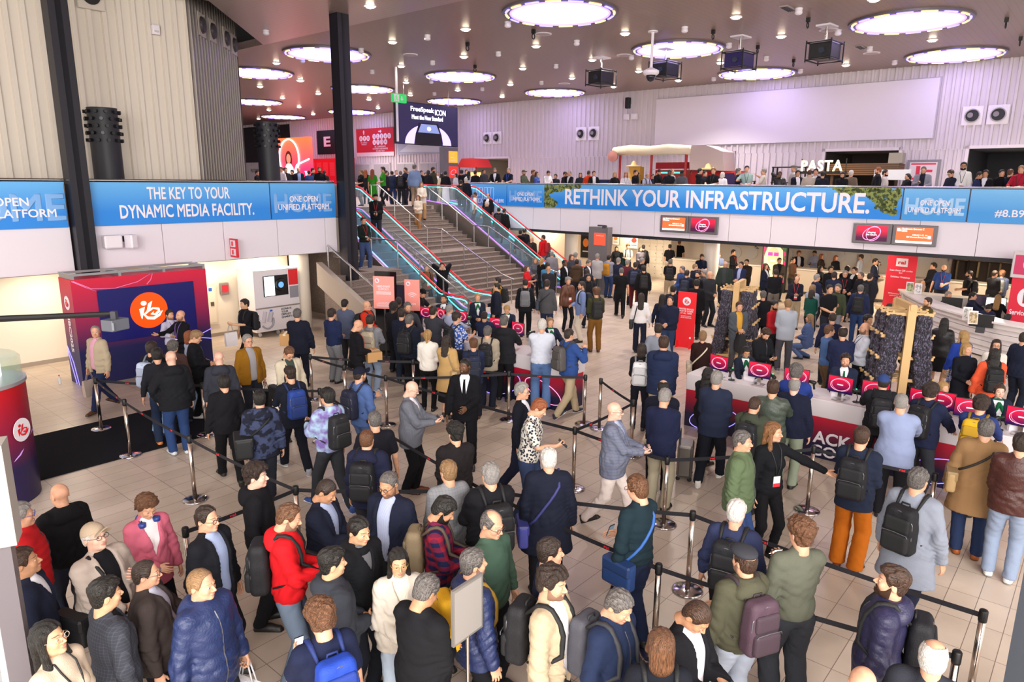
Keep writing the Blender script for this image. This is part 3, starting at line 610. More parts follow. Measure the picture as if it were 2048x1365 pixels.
    def top_sd(X, Y, Z):
        d = torso(X, Y, Z, off)
        if hem < .88:
            wd = .165*gx+off; d = smin(d, cone(X, Y, Z, (0, .005, .98), (0, .008, hem+.0), wd, wd*(1.28 if top in ('dress', 'coat', 'opencoat') else 1.06), 1.45), .05)
        for i in (0, 1):
            if r2: sl = smin(cone(X, Y, Z, SH[i], EL[i], r1*(.9+.1*g), r2), cone(X, Y, Z, EL[i], WR[i]+(EL[i]-WR[i])*.06, r2, r3), .02)
            else: sl = cone(X, Y, Z, SH[i], SH[i]+(EL[i]-SH[i])*.72, r1*(.9+.1*g), r1*.96); 
            d = smin(d, sl, .035)
        if top == 'puffer': d = d-.007*np.abs(np.sin(Z*42))
        if fold:
            wgt = .55+.0*Z
            for i in (0, 1):
                de = np.sqrt((X-EL[i][0])**2+(Y-EL[i][1])**2+(Z-EL[i][2])**2); wgt = wgt+1.0*np.exp(-(de/.11)**2)
            wgt = wgt+.7*np.exp(-((Z-1.02)/.10)**2)
            d = d+fold*1.35*folds(X, Y, Z)*wgt*(1 if lod < 2 else .6)
        if top == 'suit' or top in ('open', 'opencoat'):
            wz = wedge(Z); lap = (np.abs(X) > wz) & (np.abs(X) < wz+np.interp(Z, [1.08, 1.2, 1.42, 1.5], [.0, .05, .045, .02])) & (Y < -.03) & (Z > 1.10) & (Z < 1.47); d = d-.006*lap
        d = np.maximum(d, hem-Z)
        if opn: d = np.maximum(d, -np.maximum(np.abs(X)-wedge(Z), Y-.0))
        if col in (1, 2):
            q = np.sqrt(X*X+(Y-.022)**2)-.062-.15*np.maximum(1.5-Z, 0); cz = 1.496 if col == 1 else 1.480; d = smin(d, np.maximum(np.sqrt(q*q+((Z-cz-.16*(Y-.02))*(.36 if col == 1 else .55))**2)-.013, (-(Y+.035) if opn else -1)), .012)
        elif col == 3:
            hd = ell(X, Y, Z+.25*np.abs(X), (0, .112, 1.462), (.150, .080, .090)); hd = -smin(-hd, ell(X, Y, Z, (0, .085, 1.56), (.085, .07, .09)), .02); q = np.sqrt(X*X+(Y-.03)**2)-.084; hd = smin(hd, np.sqrt(q*q+((Z-1.482-.25*(Y-.03))*.75)**2)-.030, .025); d = smin(d, hd, .014)
        elif col == 4:
            q = np.sqrt(X*X+(Y-.022)**2)-.060; d = smin(d, np.sqrt(q*q+(Z-1.475-.15*(Y-.02))**2)-.010, .01)
        return d
    hemlo = hem-.03
    xs = max(abs(SH[0][0])+.13, *[abs(p[0])+.1 for p in EL+WR])+.02; ylo = min(-.24-.06*belly-.1*max(0, g-1), *[p[1]-.09 for p in EL+WR]); yhi = max(.21+.1*max(0, g-1), *[p[1]+.09 for p in EL+WR]); zhi = max(1.57, *[p[2]+.08 for p in EL+WR]); zlo = min(hemlo, *[p[2]-.08 for p in WR])
    if top in ('dress', 'coat', 'opencoat'): xs = max(xs, .32); yhi = max(yhi, .26); ylo = min(ylo, -.26)
    V, F = nets(top_sd, (-xs, ylo, zlo), (xs, yhi, zhi), res); V = (V-PV)@R.T+PV
    # body: head, neck, trunk, limbs, hands in one mesh
    VV = []; FF = []; MI = []; nv = 0
    def addp(v, f, mi=None):
        nonlocal nv
        f = np.asarray(f); 
        if f.shape[1] == 4: pass
        VV.append(np.asarray(v)); FF.append(f+nv); MI.append(np.zeros(len(f), int) if mi is None else mi); nv += len(v)
    def tubep(pts, rad, n=10, ex=1., tx=None):
        m = MB(); m.tube(pts, rad, n, cap=False); v = np.array(m.v)
        if ex != 1: c = np.array([0, .01, 0]); v[:, 1] = (v[:, 1]-.01)*ex+.01
        if tx is not None: v = np.array([tx(p) for p in v])
        addp(v, np.array(m.f))
    nn = 12 if lod == 0 else 8
    HR = rot_z(math.radians(hy))@rot_x(math.radians(hp)); HJ = tb((0, .012, 1.525))
    hv, hf, hm = head_mesh(fem, lod); hs = 1.0 if not fem else .97; addp((hv*hs)@HR.T+HJ, hf, hm)
    tubep([tb((0, .026, 1.40)), tb((0, .028, 1.48)), HJ+HR@np.array([0, .03, .03])], [.06*hw, .053*hw, .05*hw], nn)
    tubep([(0, .01, .86), (0, .01, .98), (0, .0, 1.12), (0, .01, 1.30), (0, .012, 1.41), (0, .02, 1.455)], [.10, .14*gx, .125*gx, .14*hw, .12*hw, .05], nn, .66, tb)
    for i, sg in enumerate((-1, 1)):
        sk = .036 if fem else .042
        tubep([tb(SH[i]), tb(SH[i]*.5+EL[i]*.5), tb(EL[i]), tb(EL[i]*.6+WR[i]*.4), tb(WR[i])], [.045*hw, .043*hw, sk*.92, sk*.95, .026], nn)
        Z_ = tb(EL[i])-tb(WR[i]); Z_ /= np.linalg.norm(Z_); ph_ = {'d': (-sg, .0, 0), 'g': (-sg, 0, 0), 'i': (-sg, 0, 0), 'j': (-sg, 0, 0), 'p': (-sg*.5, .3, .9), 'h': (-sg*.4, .7, .6), 'f': (0, 0, -1), 'r': (0, 0, -1), 'w': (0, -.5, .8), 'o': (-sg*.5, 0, 1), 'e': (-sg*.5, -1, 0), 'u': (-sg, 0, 0), 'v': (-sg, -.5, 0)}.get(arms[i], (-sg*.3, 1, 0))
        xx = np.array(ph_, float); xx = xx-Z_*(xx@Z_); xx /= np.linalg.norm(xx)+1e-9; yy = np.cross(Z_, xx)
        v, f = hand(HP[i], lod); v = v*(1. if not fem else .92); v = v*[1, (1 if sg < 0 else -1), 1]; f = f if sg < 0 else f[:, ::-1]; addp(v@np.stack([xx, yy, Z_])+tb(WR[i]), f)
    # legs
    HJn = [np.array([-.092, .01, .90]), np.array([.092, .01, .90])]; LG = LEGS.get(legs, LEGS['stand']); K = []; A = []; drop = 0.
    if legs == 'squat': drop = .48; LG = ((.14, -.12, 0), (-.12, .02, .0))
    if legs == 'sit': drop = .42; LG = ((.12, -.42, 0), (-.12, -.40, 0))
    for i in (0, 1):
        ft = np.array(LG[1-i], float); ft[0] += 0 if fem else np.sign(ft[0])*.0; an = np.array([ft[0], ft[1]+.03, ft[2]+.095]); hj = HJn[i]-[0, 0, drop]
        kn, an = ik(hj, an, .425, .415, np.array([HJn[i][0]*1.5, -1., .0])); K.append(kn); A.append(an)
    dz = np.array([0, 0, -drop])
    ld = .0 if not wide else .02
    for i in (0, 1): tubep([HJn[i]+dz, K[i], K[i]*.6+A[i]*.4, A[i]-[0, 0, .05]], [.075, .052, .054, .036], nn)
    allv = np.concatenate(VV); allf = np.concatenate(FF); 
    if drop:
        up = np.zeros(len(allv), bool); nleg = sum(len(v) for v in VV[-2:]); allv[:len(allv)-nleg] += dz; V = V+dz
    sk = SKIN[skin]; hcc = HAIR.get(hc, hc)
    root = bpy.data.objects.new('person', npmesh('person', allv, allf, np.concatenate(MI))); COL.objects.link(root)
    for m_ in (mat(sk, .52, 0, 0, .08, 150, .4, 'tiedye', hexmix(sk, .9), 16.), mat({'d': '#7c4c3e', 'b': '#9c6250'}.get(skin, '#bb7a6a'), .45), mat('#b9afa8', .3), mat('#2a1c14', .25), mat('#'+''.join('%02x' % ((int(hcc[k:k+2], 16)+int(sk[k:k+2], 16))//2) for k in (1, 3, 5)), .7)): root.data.materials.append(m_)
    def child(name, me, m_, v=None, label_=None):
        o = bpy.data.objects.new(name, me); COL.objects.link(o); o.parent = root
        ms = m_ if isinstance(m_, (list, tuple)) else [m_]
        if len(me.materials) == 0:
            for q in ms: me.materials.append(q)
        else:
            for j, q in enumerate(ms): o.material_slots[j].link = 'OBJECT'; o.material_slots[j].material = q
        return o
    names = {'suit': 'suit_jacket', 'open': 'jacket', 'hooded': 'hooded_jacket', 'tee': 't_shirt', 'polo': 'polo_shirt', 'opencoat': 'coat', 'puffer': 'padded_jacket', 'vest': 'gilet'}
    topm = cloth(tc); child(names.get(top, top), npmesh(top, V, F), topm)
    if top in ('suit', 'open', 'opencoat') or shirt:
        sc = shirt or '#e8e8ee'
        def sh(X, Y, Z):
            d = torso(X, Y, Z, off*.45); q = np.sqrt(X*X+(Y-.020)**2)-.057; d = smin(d, np.sqrt(q*q+((Z-1.503-.16*(Y-.02))*.5)**2)-.009, .008)
            return np.maximum(np.maximum(d, .88-Z), Y-.09)
        v, f = nets(sh, (-.24*gx, -.24-.05*belly-.1*max(0, g-1), .86), (.24*gx, .12, 1.54), max(res, .014)); v = (v-PV)@R.T+PV+dz; child('shirt', npmesh('shirt', v, f), cloth(sc))
        if tie:
            m = MB(); zt = [1.462, 1.435, 1.40, 1.2, 1.06, 1.02]; wt = [.018, .014, .017, .030, .038, .003]; yt = []
            for z_ in zt: yt.append(-.058 if z_ > 1.45 else (-.085 if z_ > 1.41 else None))
            ys = np.linspace(-.3, 0, 121)
            for k, z_ in enumerate(zt):
                if yt[k] is None: dd = torso(np.zeros(121), ys, np.full(121, z_), off*.45); yt[k] = float(ys[np.argmax(dd < .006)])-.008
            n = len(zt); vs = [(w_*sg, y_, z_) for z_, w_, y_ in zip(zt, wt, yt) for sg in (-1, 1)]+[(w_*sg, y_+.012, z_) for z_, w_, y_ in zip(zt, wt, yt) for sg in (-1, 1)]
            fs = [(2*k, 2*k+1, 2*k+3, 2*k+2) for k in range(n-1)]+[(2*n+2*k+2, 2*n+2*k+3, 2*n+2*k+1, 2*n+2*k) for k in range(n-1)]+[(2*k, 2*k+2, 2*n+2*k+2, 2*n+2*k) for k in range(n-1)]+[(2*k+3, 2*k+1, 2*n+2*k+1, 2*n+2*k+3) for k in range(n-1)]
            me = npmesh('tie', (np.array(vs)-PV)@R.T+PV+dz, np.array(fs)); child('tie', me, cloth(tie))
    # trousers or skirt
    bm_ = cloth(bc)
    if not bare:
        wl = (.099, .076+ld*.5, .066+ld) if not fem else (.088, .060+ld*.8, .050+ld*1.6)
        def tr(X, Y, Z):
            d = ell(X, Y, Z, (0, .012, .93-drop), (.165*gx, .118*gx, .12))
            for i in (0, 1):
                l_ = smin(cone(X, Y, Z, HJn[i]+dz+[0, .005, -.03], K[i], wl[0]*(.5+.5*g), wl[1]), cone(X, Y, Z, K[i], A[i]-[0, 0, .03], wl[1], wl[2]), .02); d = smin(d, l_, .022) if i == 0 else np.minimum(smin(d, l_, .022), 9)
            d = d+.005*folds(X*1.2, Y*1.2, Z*.9)
            return np.maximum(np.maximum(d, Z-(1.0-drop)), .055-Z+0*X) if drop == 0 else np.maximum(d, .04-Z)
        lo = np.minimum.reduce(K+A+[HJn[0]+dz])-[.13, .14, 0]; hi = np.maximum.reduce(K+A+[HJn[1]+dz])+[.13, .15, .2]
        v, f = nets(tr, (min(lo[0], -.2*gx-.02), min(lo[1], -.18*gx), .02), (max(hi[0], .2*gx+.02), max(hi[1], .18*gx), 1.06-drop), res*1.1); child('trousers', npmesh('trousers', v, f), bm_)
    if skirt:
        zk = .50 if skirt is True else skirt
        def sk_(X, Y, Z): return np.maximum(np.maximum(smin(ell(X, Y, Z, (0, .012, .93), (.17*gx, .122*gx, .12)), cone(X, Y, Z, (0, .01, .9), (0, .01, zk), .17, .215, 1.35), .04)+.004*folds(X*2, Y*2, Z*.3), Z-1.02), zk-Z)
        v, f = nets(sk_, (-.3, -.26, zk-.04), (.3, .28, 1.05), res*1.1); child('skirt', npmesh('skirt', v, f), bm_)
    for i in (0, 1):
        o = child('shoe', shoe_mesh('s', lod), [mat(shoes, .5), mat(sole or hexmix(shoes, .6), .6)]); ft = A[i]; o.location = (ft[0], ft[1]-.03, max(ft[2]-.095, 0)); tw = -.18 if i == 0 else .18; tilt = -.5 if ft[2] > .12 else 0; o.rotation_euler = (tilt, 0, tw)
        if fem: o.scale = (.88, .88, .9)
    def onhead(name, me, m_, sc=1.):
        o = child(name, me, m_); M = Matrix.Translation(Vector(HJ+dz))@Matrix([[HR[r][c] for c in range(3)]+[0] for r in range(3)]+[[0, 0, 0, 1]]); o.matrix_local = M@Matrix.Scale(sc*hs, 4); return o
    if cap and hair != 'none': hair = 'undercap'
    if hair != 'none': onhead('hair', hair_mesh(hair, lod), hairmat(hcc, hair))
    if beard: onhead('beard', beard_mesh(beard, lod), mat(hcc if hc not in ('w',) else '#b8b0a8', .7, 0, 0, .4, 260, .2) if beard == 'beard' else mat(hexmix(sk, .62), .75, 0, 0, .4, 260, .2))
    if cap: onhead('cap', cap_mesh(cap, lod), cloth(capc))
    if gl: onhead('glasses', glasses_mesh(lod), mat(gl, .3))
    if lan:
        m = MB(); front = []
        for sg in (-1, 1):
            pts = []
            for z_, x_ in ((1.49, .062), (1.44, .070), (1.36, .050), (1.25, .028), (1.14, .008)):
                ys = np.linspace(-.34, .0, 120); dd = top_sd(np.full(120, sg*x_, np.float32), ys.astype(np.float32), np.full(120, z_, np.float32)); k = np.argmax(dd < .0); yy = ys[k] if dd.min() < 0 else -.06
                if z_ > 1.46: yy = -.02
                pts.append(tb((sg*x_, yy-.010, z_))+dz)
            pts = [tb((0, .10, 1.485))+dz, tb((sg*.05, .06, 1.50))+dz]+pts; m.tube(pts, .0065, 5); front.append(pts[-1])
        lo_ = child('lanyard', m.mesh('lanyard', [], True), mat(lan, .6)); c = (front[0]+front[1])/2; m = MB(); m.box(c[0]-.045, c[0]+.045, c[1]-.012, c[1]-.006, c[2]-.135, c[2]-.005); o = child('badge', m.mesh('badge', []), mat(badge or '#e9e4e6', .4)); o.parent = lo_
        m = MB(); m.box(c[0]-.045, c[0]+.045, c[1]-.0145, c[1]-.0118, c[2]-.135, c[2]-.09); o = child('badge_strip', m.mesh('badge_strip', []), mat('#d8283a', .4)); o.parent = lo_
    if scarf:
        m = MB(); m.tube([tb((.066*math.cos(t), .022+.060*math.sin(t), 1.478-.025*math.sin(t+.1)*(-1 if math.sin(t) < 0 else .3)*-1))+dz for t in np.linspace(0, 2*math.pi, 20)[:-1]], .019, 8, closed=True)
        for sg in (-1, 1): y_ = [float(v) for v in (-.075, -.125, -.135)]; m.tube([tb((0, -.072, 1.455))+dz, tb((sg*.025, -.118, 1.40))+dz, tb((sg*.05, -.135, 1.30))+dz], [.022, .03, .012], 8)
        child('scarf', m.mesh('scarf', [], True), cloth(scarf))
    if hcol == 'headphones':
        m = MB(); m.tube([(.085*math.cos(t), .01+.085*math.sin(t), 1.49+.02*math.sin(t)) for t in np.linspace(-.4, math.pi+.4, 14)], .012, 8); m.cyl(.075, -.05, 1.455, 1.495, .036, 16); m.cyl(-.075, -.06, 1.445, 1.485, .036, 16); child('headphones', m.mesh('headphones', [], True), mat('#27408a', .4))
    root.scale = (s, s, s); root.rotation_euler = (0, 0, rz)
    hc_ = HJ+HR@np.array([0, .012, .12])+dz; off_ = rot_z(rz)@(hc_*[1, 1, 0])*s
    # the head top should lie where the photograph shows it
    if world is None:
        ztop = (HJ[2]-drop+.215)*s+z; a, b, _ = pz(x, y, ztop); loc = W(a, b, z)-off_; root.location = (loc[0], loc[1], z)
    else: root.location = tuple(W(world[0], world[1], z))
    tag(root, label, 'person', group)
    if top in ('jacket', 'hooded', 'coat', 'puffer', 'hoodie', 'vest') and not shirt and lod < 2 and top != 'hoodie':
        zz = np.linspace(hem+.01, 1.45, 14); ys = np.linspace(-.36, .0, 140, dtype=np.float32); pts = []
        for z_ in zz:
            dd = top_sd(np.zeros(140, np.float32), ys, np.full(140, z_, np.float32)); k = int(np.argmax(dd < 0)); pts.append(tb((0, float(ys[k])-.001, z_))+dz)
        m = MB(); m.tube(pts, .006, 4); child('zip', m.mesh('zip', []), mat('#4a4a50', .35, .6))
    info = dict(root=root, tb=tb, WR=[tb(w_)+dz for w_ in WR], EL=[tb(e)+dz for e in EL], rz=rz, s=s, PV=PV, R=R, top_sd=top_sd, lod=lod, g=g, off=off, dz=dz, dist=dist); PEOPLE.append(info); return info
# ================================================================ THINGS PEOPLE CARRY
def who(label, n=11): return ' '.join(label.split()[:n])
def rbox(X, Y, Z, h, r):
    q = [np.abs(v)-(k-r) for v, k in zip((X, Y, Z), h)]; return np.sqrt(sum(np.maximum(v, 0)**2 for v in q))+np.minimum(np.maximum(np.maximum(q[0], q[1]), q[2]), 0)-r
def carried(info, name, label, cat, group=None):
    o = bpy.data.objects.new(name, None); COL.objects.link(o); o.empty_display_size = .05; r = info['root']; o.location = r.location; o.rotation_euler = r.rotation_euler; o.scale = r.scale; return tag(o, label, cat, group)
def surf(info, x, z, side):
    ys = np.linspace(.42, 0, 170, dtype=np.float32)*(1 if side > 0 else -1); d = info['top_sd'](np.full(170, x, np.float32), ys, np.full(170, z, np.float32)); k = int(np.argmax(d < 0)); return float(ys[k]) if d.min() < 0 else .1*side
def backpack(info, col, label, style='day', cname=None):
    t = carried(info, 'backpack', label, 'backpack'); lod = info['lod']; m_ = mat(col, .7, 0, 0, .25, 120, .35); dark = mat(hexmix(col, .6), .7, 0, 0, .2, 120); yb = max(surf(info, .0, 1.30, 1), surf(info, .08, 1.15, 1))
    res = {0: .011, 1: .016, 2: .024}[lod]
    def body(X, Y, Z):
        d = rbox(X/(1-.14*np.clip(Z/.24, 0, 1)), Y/(1-.15*np.clip(Z/.24, 0, 1)), Z, (.150, .085, .235), .055); return d+.003*np.sin(X*60+Z*9)*np.sin(Z*40)
    def pk(X, Y, Z): return smin(rbox(X, Y-.085, Z+.105, (.125, .038, .095), .032), rbox(X, Y-.078, Z-.07, (.115, .026, .075), .024), .012)
    def put(me, nm, m):
        o = bpy.data.objects.new(nm, me); COL.objects.link(o); o.parent = t; c = info['tb']((0, yb+.085, 1.20))+info['dz']; R = info['R']; o.matrix_local = Matrix.Translation(Vector(c))@Matrix([[R[r][k] for k in range(3)]+[0] for r in range(3)]+[[0, 0, 0, 1]]); o.material_slots[0].link = 'OBJECT'; o.material_slots[0].material = m; return o
    put(tpl(('bp', lod), body, (-.19, -.12, -.27), (.19, .12, .27), res, 'backpack_body'), 'main_compartment', m_)
    p = put(tpl(('bpp', lod), pk, (-.16, .02, -.23), (.16, .16, .18), res, 'backpack_pocket'), 'front_pocket', mat(hexmix(col, .85), .75, 0, 0, .2, 120)); 
    if ('bpz', 0) not in _TPL:
        m = MB(); m.tube([(-.12, .118, -.02), (-.11, .122, .0), (0, .126, .008), (.11, .122, 0), (.12, .118, -.02)], .004, 4); m.tube([(-.135, .06, -.1), (-.13, .065, .1), (-.08, .066, .19), (0, .066, .205), (.08, .066, .19), (.13, .065, .1), (.135, .06, -.1)], .0045, 4); me = m.mesh('zip', [None]); _TPL[('bpz', 0)] = me
        m = MB(); m.tube([(-.04, -.05, .215), (-.035, -.05, .25), (.035, -.05, .25), (.04, -.05, .215)], .009, 6); _TPL[('bph', 0)] = m.mesh('grab_handle', [None], True)
    if lod < 2: put(_TPL[('bpz', 0)], 'zip', mat('#6a6a70', .4, .5)); put(_TPL[('bph', 0)], 'grab_handle', dark)
    tb, dz, off, g = info['tb'], info['dz'], info['off'], info['g']
    for sg in (-1, 1):
        x = sg*.105; zs = np.linspace(1.47, 1.40, 1); pts = [(x*.9, yb+.01, 1.40)]
        zt = np.linspace(1.62, 1.38, 120, dtype=np.float32)
        for y_ in (.06, .0, -.04):
            d = info['top_sd'](np.full(120, x, np.float32), np.full(120, y_, np.float32), zt); k = int(np.argmax(d < 0)); pts.append((x, y_, float(zt[k])+.006))
        for z_ in (1.40, 1.32, 1.24, 1.16): pts.append((x*(1+.12*(1.40-z_)/.24), surf(info, x, z_, -1)-.006, z_))
        pts += [(sg*(.175+.1*(g-1)+off*.5), -.03, 1.10), (sg*.15, yb*.8, 1.05)]; m = MB(); m.tube([tb(p)+dz for p in pts], [.012]+[.021]*(len(pts)-3)+[.012, .009], 6); m.obj('strap', dark, t, True)
    return t
def phone(info, label, lit='#20242c', e=.0, sides=None):
    R, L = info['WR']; arms = info['arms']
    if sides is None: sides = 'p' if arms[0] == 'p' and arms[1] == 'p' else ('R' if arms[0] in 'phvug' and arms[0] != 'd' else ('L' if arms[1] in 'phvu' else 'R'))
    if sides == 'p': c = (R+L)/2+np.array([0, -.085, .035])
    else:
        i = 0 if sides == 'R' else 1; w_ = info['WR'][i]; d = w_-info['EL'][i]; d /= np.linalg.norm(d); c = w_+d*.095+np.array([0, -.005, .03]) if arms[i] not in 'dij' else w_+d*.11+np.array([(.03 if i == 0 else -.03), -.01, 0])
    t = carried(info, 'phone', label, 'phone'); m = MB(); m.box(-.037, .037, -.0045, .0045, -.075, .075, bev=.006); o = m.obj('case', mat('#1a1b20', .35), t); tilt = Matrix.Translation(Vector(c))@Matrix.Rotation(math.radians(-48 if sides == 'p' or (arms[0] in 'hp') else -20), 4, 'X'); o.matrix_local = tilt
    m = MB(); m.box(-.033, .033, .0046, .0056, -.069, .069); o = m.obj('screen', mat(lit, .2, 0, e), t); o.matrix_local = tilt; return t
def strap_bag(info, col, label, side=1, name='shoulder_bag', size=(.17, .055, .13), z=.86, cross=True, y=.02, strap=None):
    t = carried(info, name, label, 'bag'); tb, dz = info['tb'], info['dz']; xb = side*(.235+.16*(info['g']-1)+info['off']*.4); h = size
    V, F = nets(lambda X, Y, Z: rbox(X, Y, Z, (h[1], h[0], h[2]), .03), (-h[1]-.04, -h[0]-.04, -h[2]-.04), (h[1]+.04, h[0]+.04, h[2]+.04), .013 if info['lod'] == 0 else .02)
    o = link('body', npmesh('bag_body', V, F), t); o.data.materials.append(mat(col, .6, 0, 0, .15, 90)); o.location = tb((xb, y, z))+dz
    m = MB(); m.box(-h[1]-.008, h[1]+.008, -h[0]*.98, h[0]*.98, h[2]*.1, h[2]*1.02, bev=.02); o2 = m.obj('flap', mat(hexmix(col, .85), .6), t); o2.location = o.location
    sx = -side if cross else side; pts = []
    for f in np.linspace(0, 1, 7):
        x = xb*(1-f)*.72+sx*.10*f+side*.0; z_ = (z+.12)*(1-f)+1.38*f; pts.append(tb((x, surf(info, x, max(z_, .9), -1)-.008, z_))+dz)
    zt = np.linspace(1.62, 1.38, 120, dtype=np.float32); d = info['top_sd'](np.full(120, sx*.11, np.float32), np.full(120, .0, np.float32), zt); k = int(np.argmax(d < 0)); pts.append(tb((sx*.11, 0, float(zt[k])+.008))+dz)
    for f in np.linspace(1, 0, 7):
        x = xb*(1-f)*.72+sx*.10*f; z_ = (z+.12)*(1-f)+1.38*f; pts.append(tb((x, surf(info, x, max(z_, .9), 1)+.008, z_))+dz)
    m = MB(); m.tube(pts, .016, 6, closed=True); m.obj('strap', mat(strap or hexmix(col, .75), .7), t, True); return t
def hand_bag(info, col, label, i=0, w=.30, hh=.34, d=.09, name='tote_bag', drop=.20, word=None, wc='#f4f0ea'):
    t = carried(info, name, label, 'bag'); w_ = info['WR'][i]; fd = w_-info['EL'][i]; fd /= np.linalg.norm(fd); c = w_+fd*.07; m = MB(); top = c[2]-drop; x0, y0 = c[0], c[1]
    n = 8; vs = []
    for k, (zz, ww, dd) in enumerate(((top-hh, .92, 1.), (top-hh*.6, 1., 1.05), (top-hh*.2, 1., .75), (top, .98, .5))): vs += [(x0-d*.5*dd, y0-w*.5*ww, zz), (x0+d*.5*dd, y0-w*.5*ww, zz), (x0+d*.5*dd, y0+w*.5*ww, zz), (x0-d*.5*dd, y0+w*.5*ww, zz)]
    fs = [(3, 2, 1, 0)]+[(4*k+a, 4*k+(a+1) % 4, 4*k+4+(a+1) % 4, 4*k+4+a) for k in range(3) for a in range(4)]+[(12, 13, 14, 15)]; m.add(vs, fs); m.obj('body', mat(col, .75, 0, 0, .2, 60), t)
    for s in (-1, 1):
        m = MB(); m.tube([(x0+s*d*.25, y0-.08, top-.01), (x0+s*.012, y0-.03, c[2]-.03), (x0+s*.012, y0+.03, c[2]-.03), (x0+s*d*.25, y0+.08, top-.01)], .007, 6); m.obj('handle', mat(hexmix(col, .8), .7), t, True)
    if word: 
        for s in (1, -1): text(word, t, (x0+s*(d*.5+.006), y0, top-hh*.5), (math.radians(90), 0, math.radians(90*s)), w*.6, hh*.42, mat(wc, .6))
    return t
def box_held(info, label, at_=(0, -.33, 1.08), sz=(.34, .26, .22), rot=0.):
    t = carried(info, 'cardboard_box', label, 'box'); m = MB(); x, y, z = at_; m.box(x-sz[0]/2, x+sz[0]/2, y-sz[1]/2, y+sz[1]/2, z-sz[2]/2, z+sz[2]/2, rot); m.obj('carton', mat('#b98d5a', .8), t)
    m = MB(); m.box(x-.03, x+.03, y-sz[1]/2-.002, y+sz[1]/2+.002, z+sz[2]/2-.04, z+sz[2]/2+.002, rot); m.obj('tape', mat('#d8c8a8', .4), t); return t
USED = {}
def q(x, y, label, bp=None, bpl=None, ph=None, bag=None, phs=None, **k):
    i = person(x, y, label, **k); i['arms'] = k.get('arms', 'dd'); i['root']['label'] = label
    if bp: n_ = bpl or colour(bp)+' backpack'; i['bp'] = backpack(i, bp, n_+' on the back of '+who(label, min(9, 12-len(n_.split()))))
    if ph:
        e = {'k': ('#14161c', 0), 'w': ('#f2eef4', 1.6), 'v': ('#8a70f0', 1.4), 'b': ('#5a7ad0', 1.0), 'g': ('#6a8090', .4)}[ph]; phone(i, 'phone held by '+who(label, 12), e[0], e[1], phs)
    return i
def colour(h):
    c = [int(h[i:i+2], 16) for i in (1, 3, 5)]; mx, mn = max(c), min(c)
    if mx < 62 and mx-mn < 22: return 'black'
    if mx-mn < 26: return 'grey' if mx < 190 else 'white'
    r, g, b = c
    if b == mx: return 'navy' if mx < 110 else 'blue'
    if r == mx and g > .75*r: return 'yellow' if b < .5*r else 'beige'
    if r == mx: return 'red' if g < .5*r else 'brown'
    return 'green'
# ================================================================ PEOPLE IN THE QUEUES AND AT THE DESKS (head-top in the photograph, then how they stand and what they wear)
NV, BK, CH, JE, LJ, KH, DG, GR, DN, OL = '#1a2242', '#121217', '#2a2b31', '#2c4266', '#7d95b4', '#b5a284', '#484a50', '#8c8c92', '#27304a', '#4a4d3c'
SN = '#d8d4d0'
# --- nearest rows
q(35,1012,'man with blue glasses in a red padded gilet half hidden by the entrance frame',yaw=85,top='puffer',tc='#c01e24',hair='short',hc='g',gl='#3050a0',arms='dd',g=1.1)
q(40,1103,'man in a dark suit looking up beside the entrance frame',yaw=80,top='suit',tc=NV,shirt='#e8e8f0',hair='short',hc='b',skin='t',hp=-10)
q(118,973,'bald man seen from behind in a black hooded sweatshirt',yaw=205,top='hoodie',tc='#0f0f13',hair='none',arms='dd',g=1.15,bc=DN,h=1.8)
i=q(184,1052,'older man in a beige cap and pale blazer looking up',yaw=35,top='open',tc='#b3a49a',shirt=BK,cap='cap',capc='#b9a58e',gl='#3a3030',hair='short',hc='w',arms='cs',g=1.3,belly=.8,hp=-14,skin='p'); strap_bag(i,BK,'black shoulder bag of the older man in the beige cap',-1,z=.95,cross=False)
q(290,993,'woman in a pink blazer with blue headphones round her neck',fem=1,yaw=25,top='suit',tc='#c9667c',shirt='#e9e2e4',hair='curly',hc='br',arms='cd',bc=BK,hp=24,hcol='headphones',lan=BK,h=1.68)
q(410,1018,'smiling man with glasses in a black suit and light blue shirt',yaw=50,top='open',tc='#14151c',shirt='#9fb0dc',hair='recede',hc='db',gl='#20202a',arms='dd',g=1.12,bc=BK)
q(204,1168,'man with swept black hair in a charcoal tweed blazer',yaw=105,top='suit',tc='#34363e:check:#454852:40',shirt=BK,hair='fade',hc='k',skin='a',arms='dd',g=1.1,bc=CH)
q(287,1128,'heavy man in a brown blazer holding a phone up at chest height',ph='k',yaw=80,top='open',tc='#3a3230',shirt='#c2c4dc',hair='thin',hc='db',gl='#555058',arms='dh',g=1.35,belly=.7,h=1.76,phs='L')
i=q(398,1146,'man in a blue rain jacket holding an umbrella and a white bag',yaw=40,top='hooded',tc='#1d3170:shiny',hair='thin',hc='sand',arms='dg',g=1.15,hy=12); hand_bag(i,'#e9e9ee','white carrier bag held by the man in the blue rain jacket',1,name='carrier_bag',w=.26,hh=.36)
q(90,1250,'young woman with long black hair and clear glasses in a beige top',fem=1,yaw=48,top='blouse',tc='#cbb9a4',hair='long',hc='k',gl='#b8a89a',arms='dd',skin='a',hp=-12,lan=BK,h=1.64)
q(508,935,'young man with dark curls in a black zipped hoodie',yaw=78,top='hoodie',tc='#111116',hair='curltop',hc='db',arms='dd',h=1.8,bc=BK,skin='p')
q(574,1013,'man in a bright red hoodie typing on his phone',bp='#17171b',ph='k',yaw=82,top='hoodie',tc='#d01820',hair='recede',hc='br',beard='stubble',hp=20,arms='pp',bc='#6d8098',h=1.8)
q(650,962,'man in a navy suit with two phones in his hands',ph='k',yaw=62,top='open',tc='#171d38',shirt='#a9b6de',hair='buzz',hc='db',skin='t',hp=28,arms='pp',g=1.15,bc=NV,phs='p')
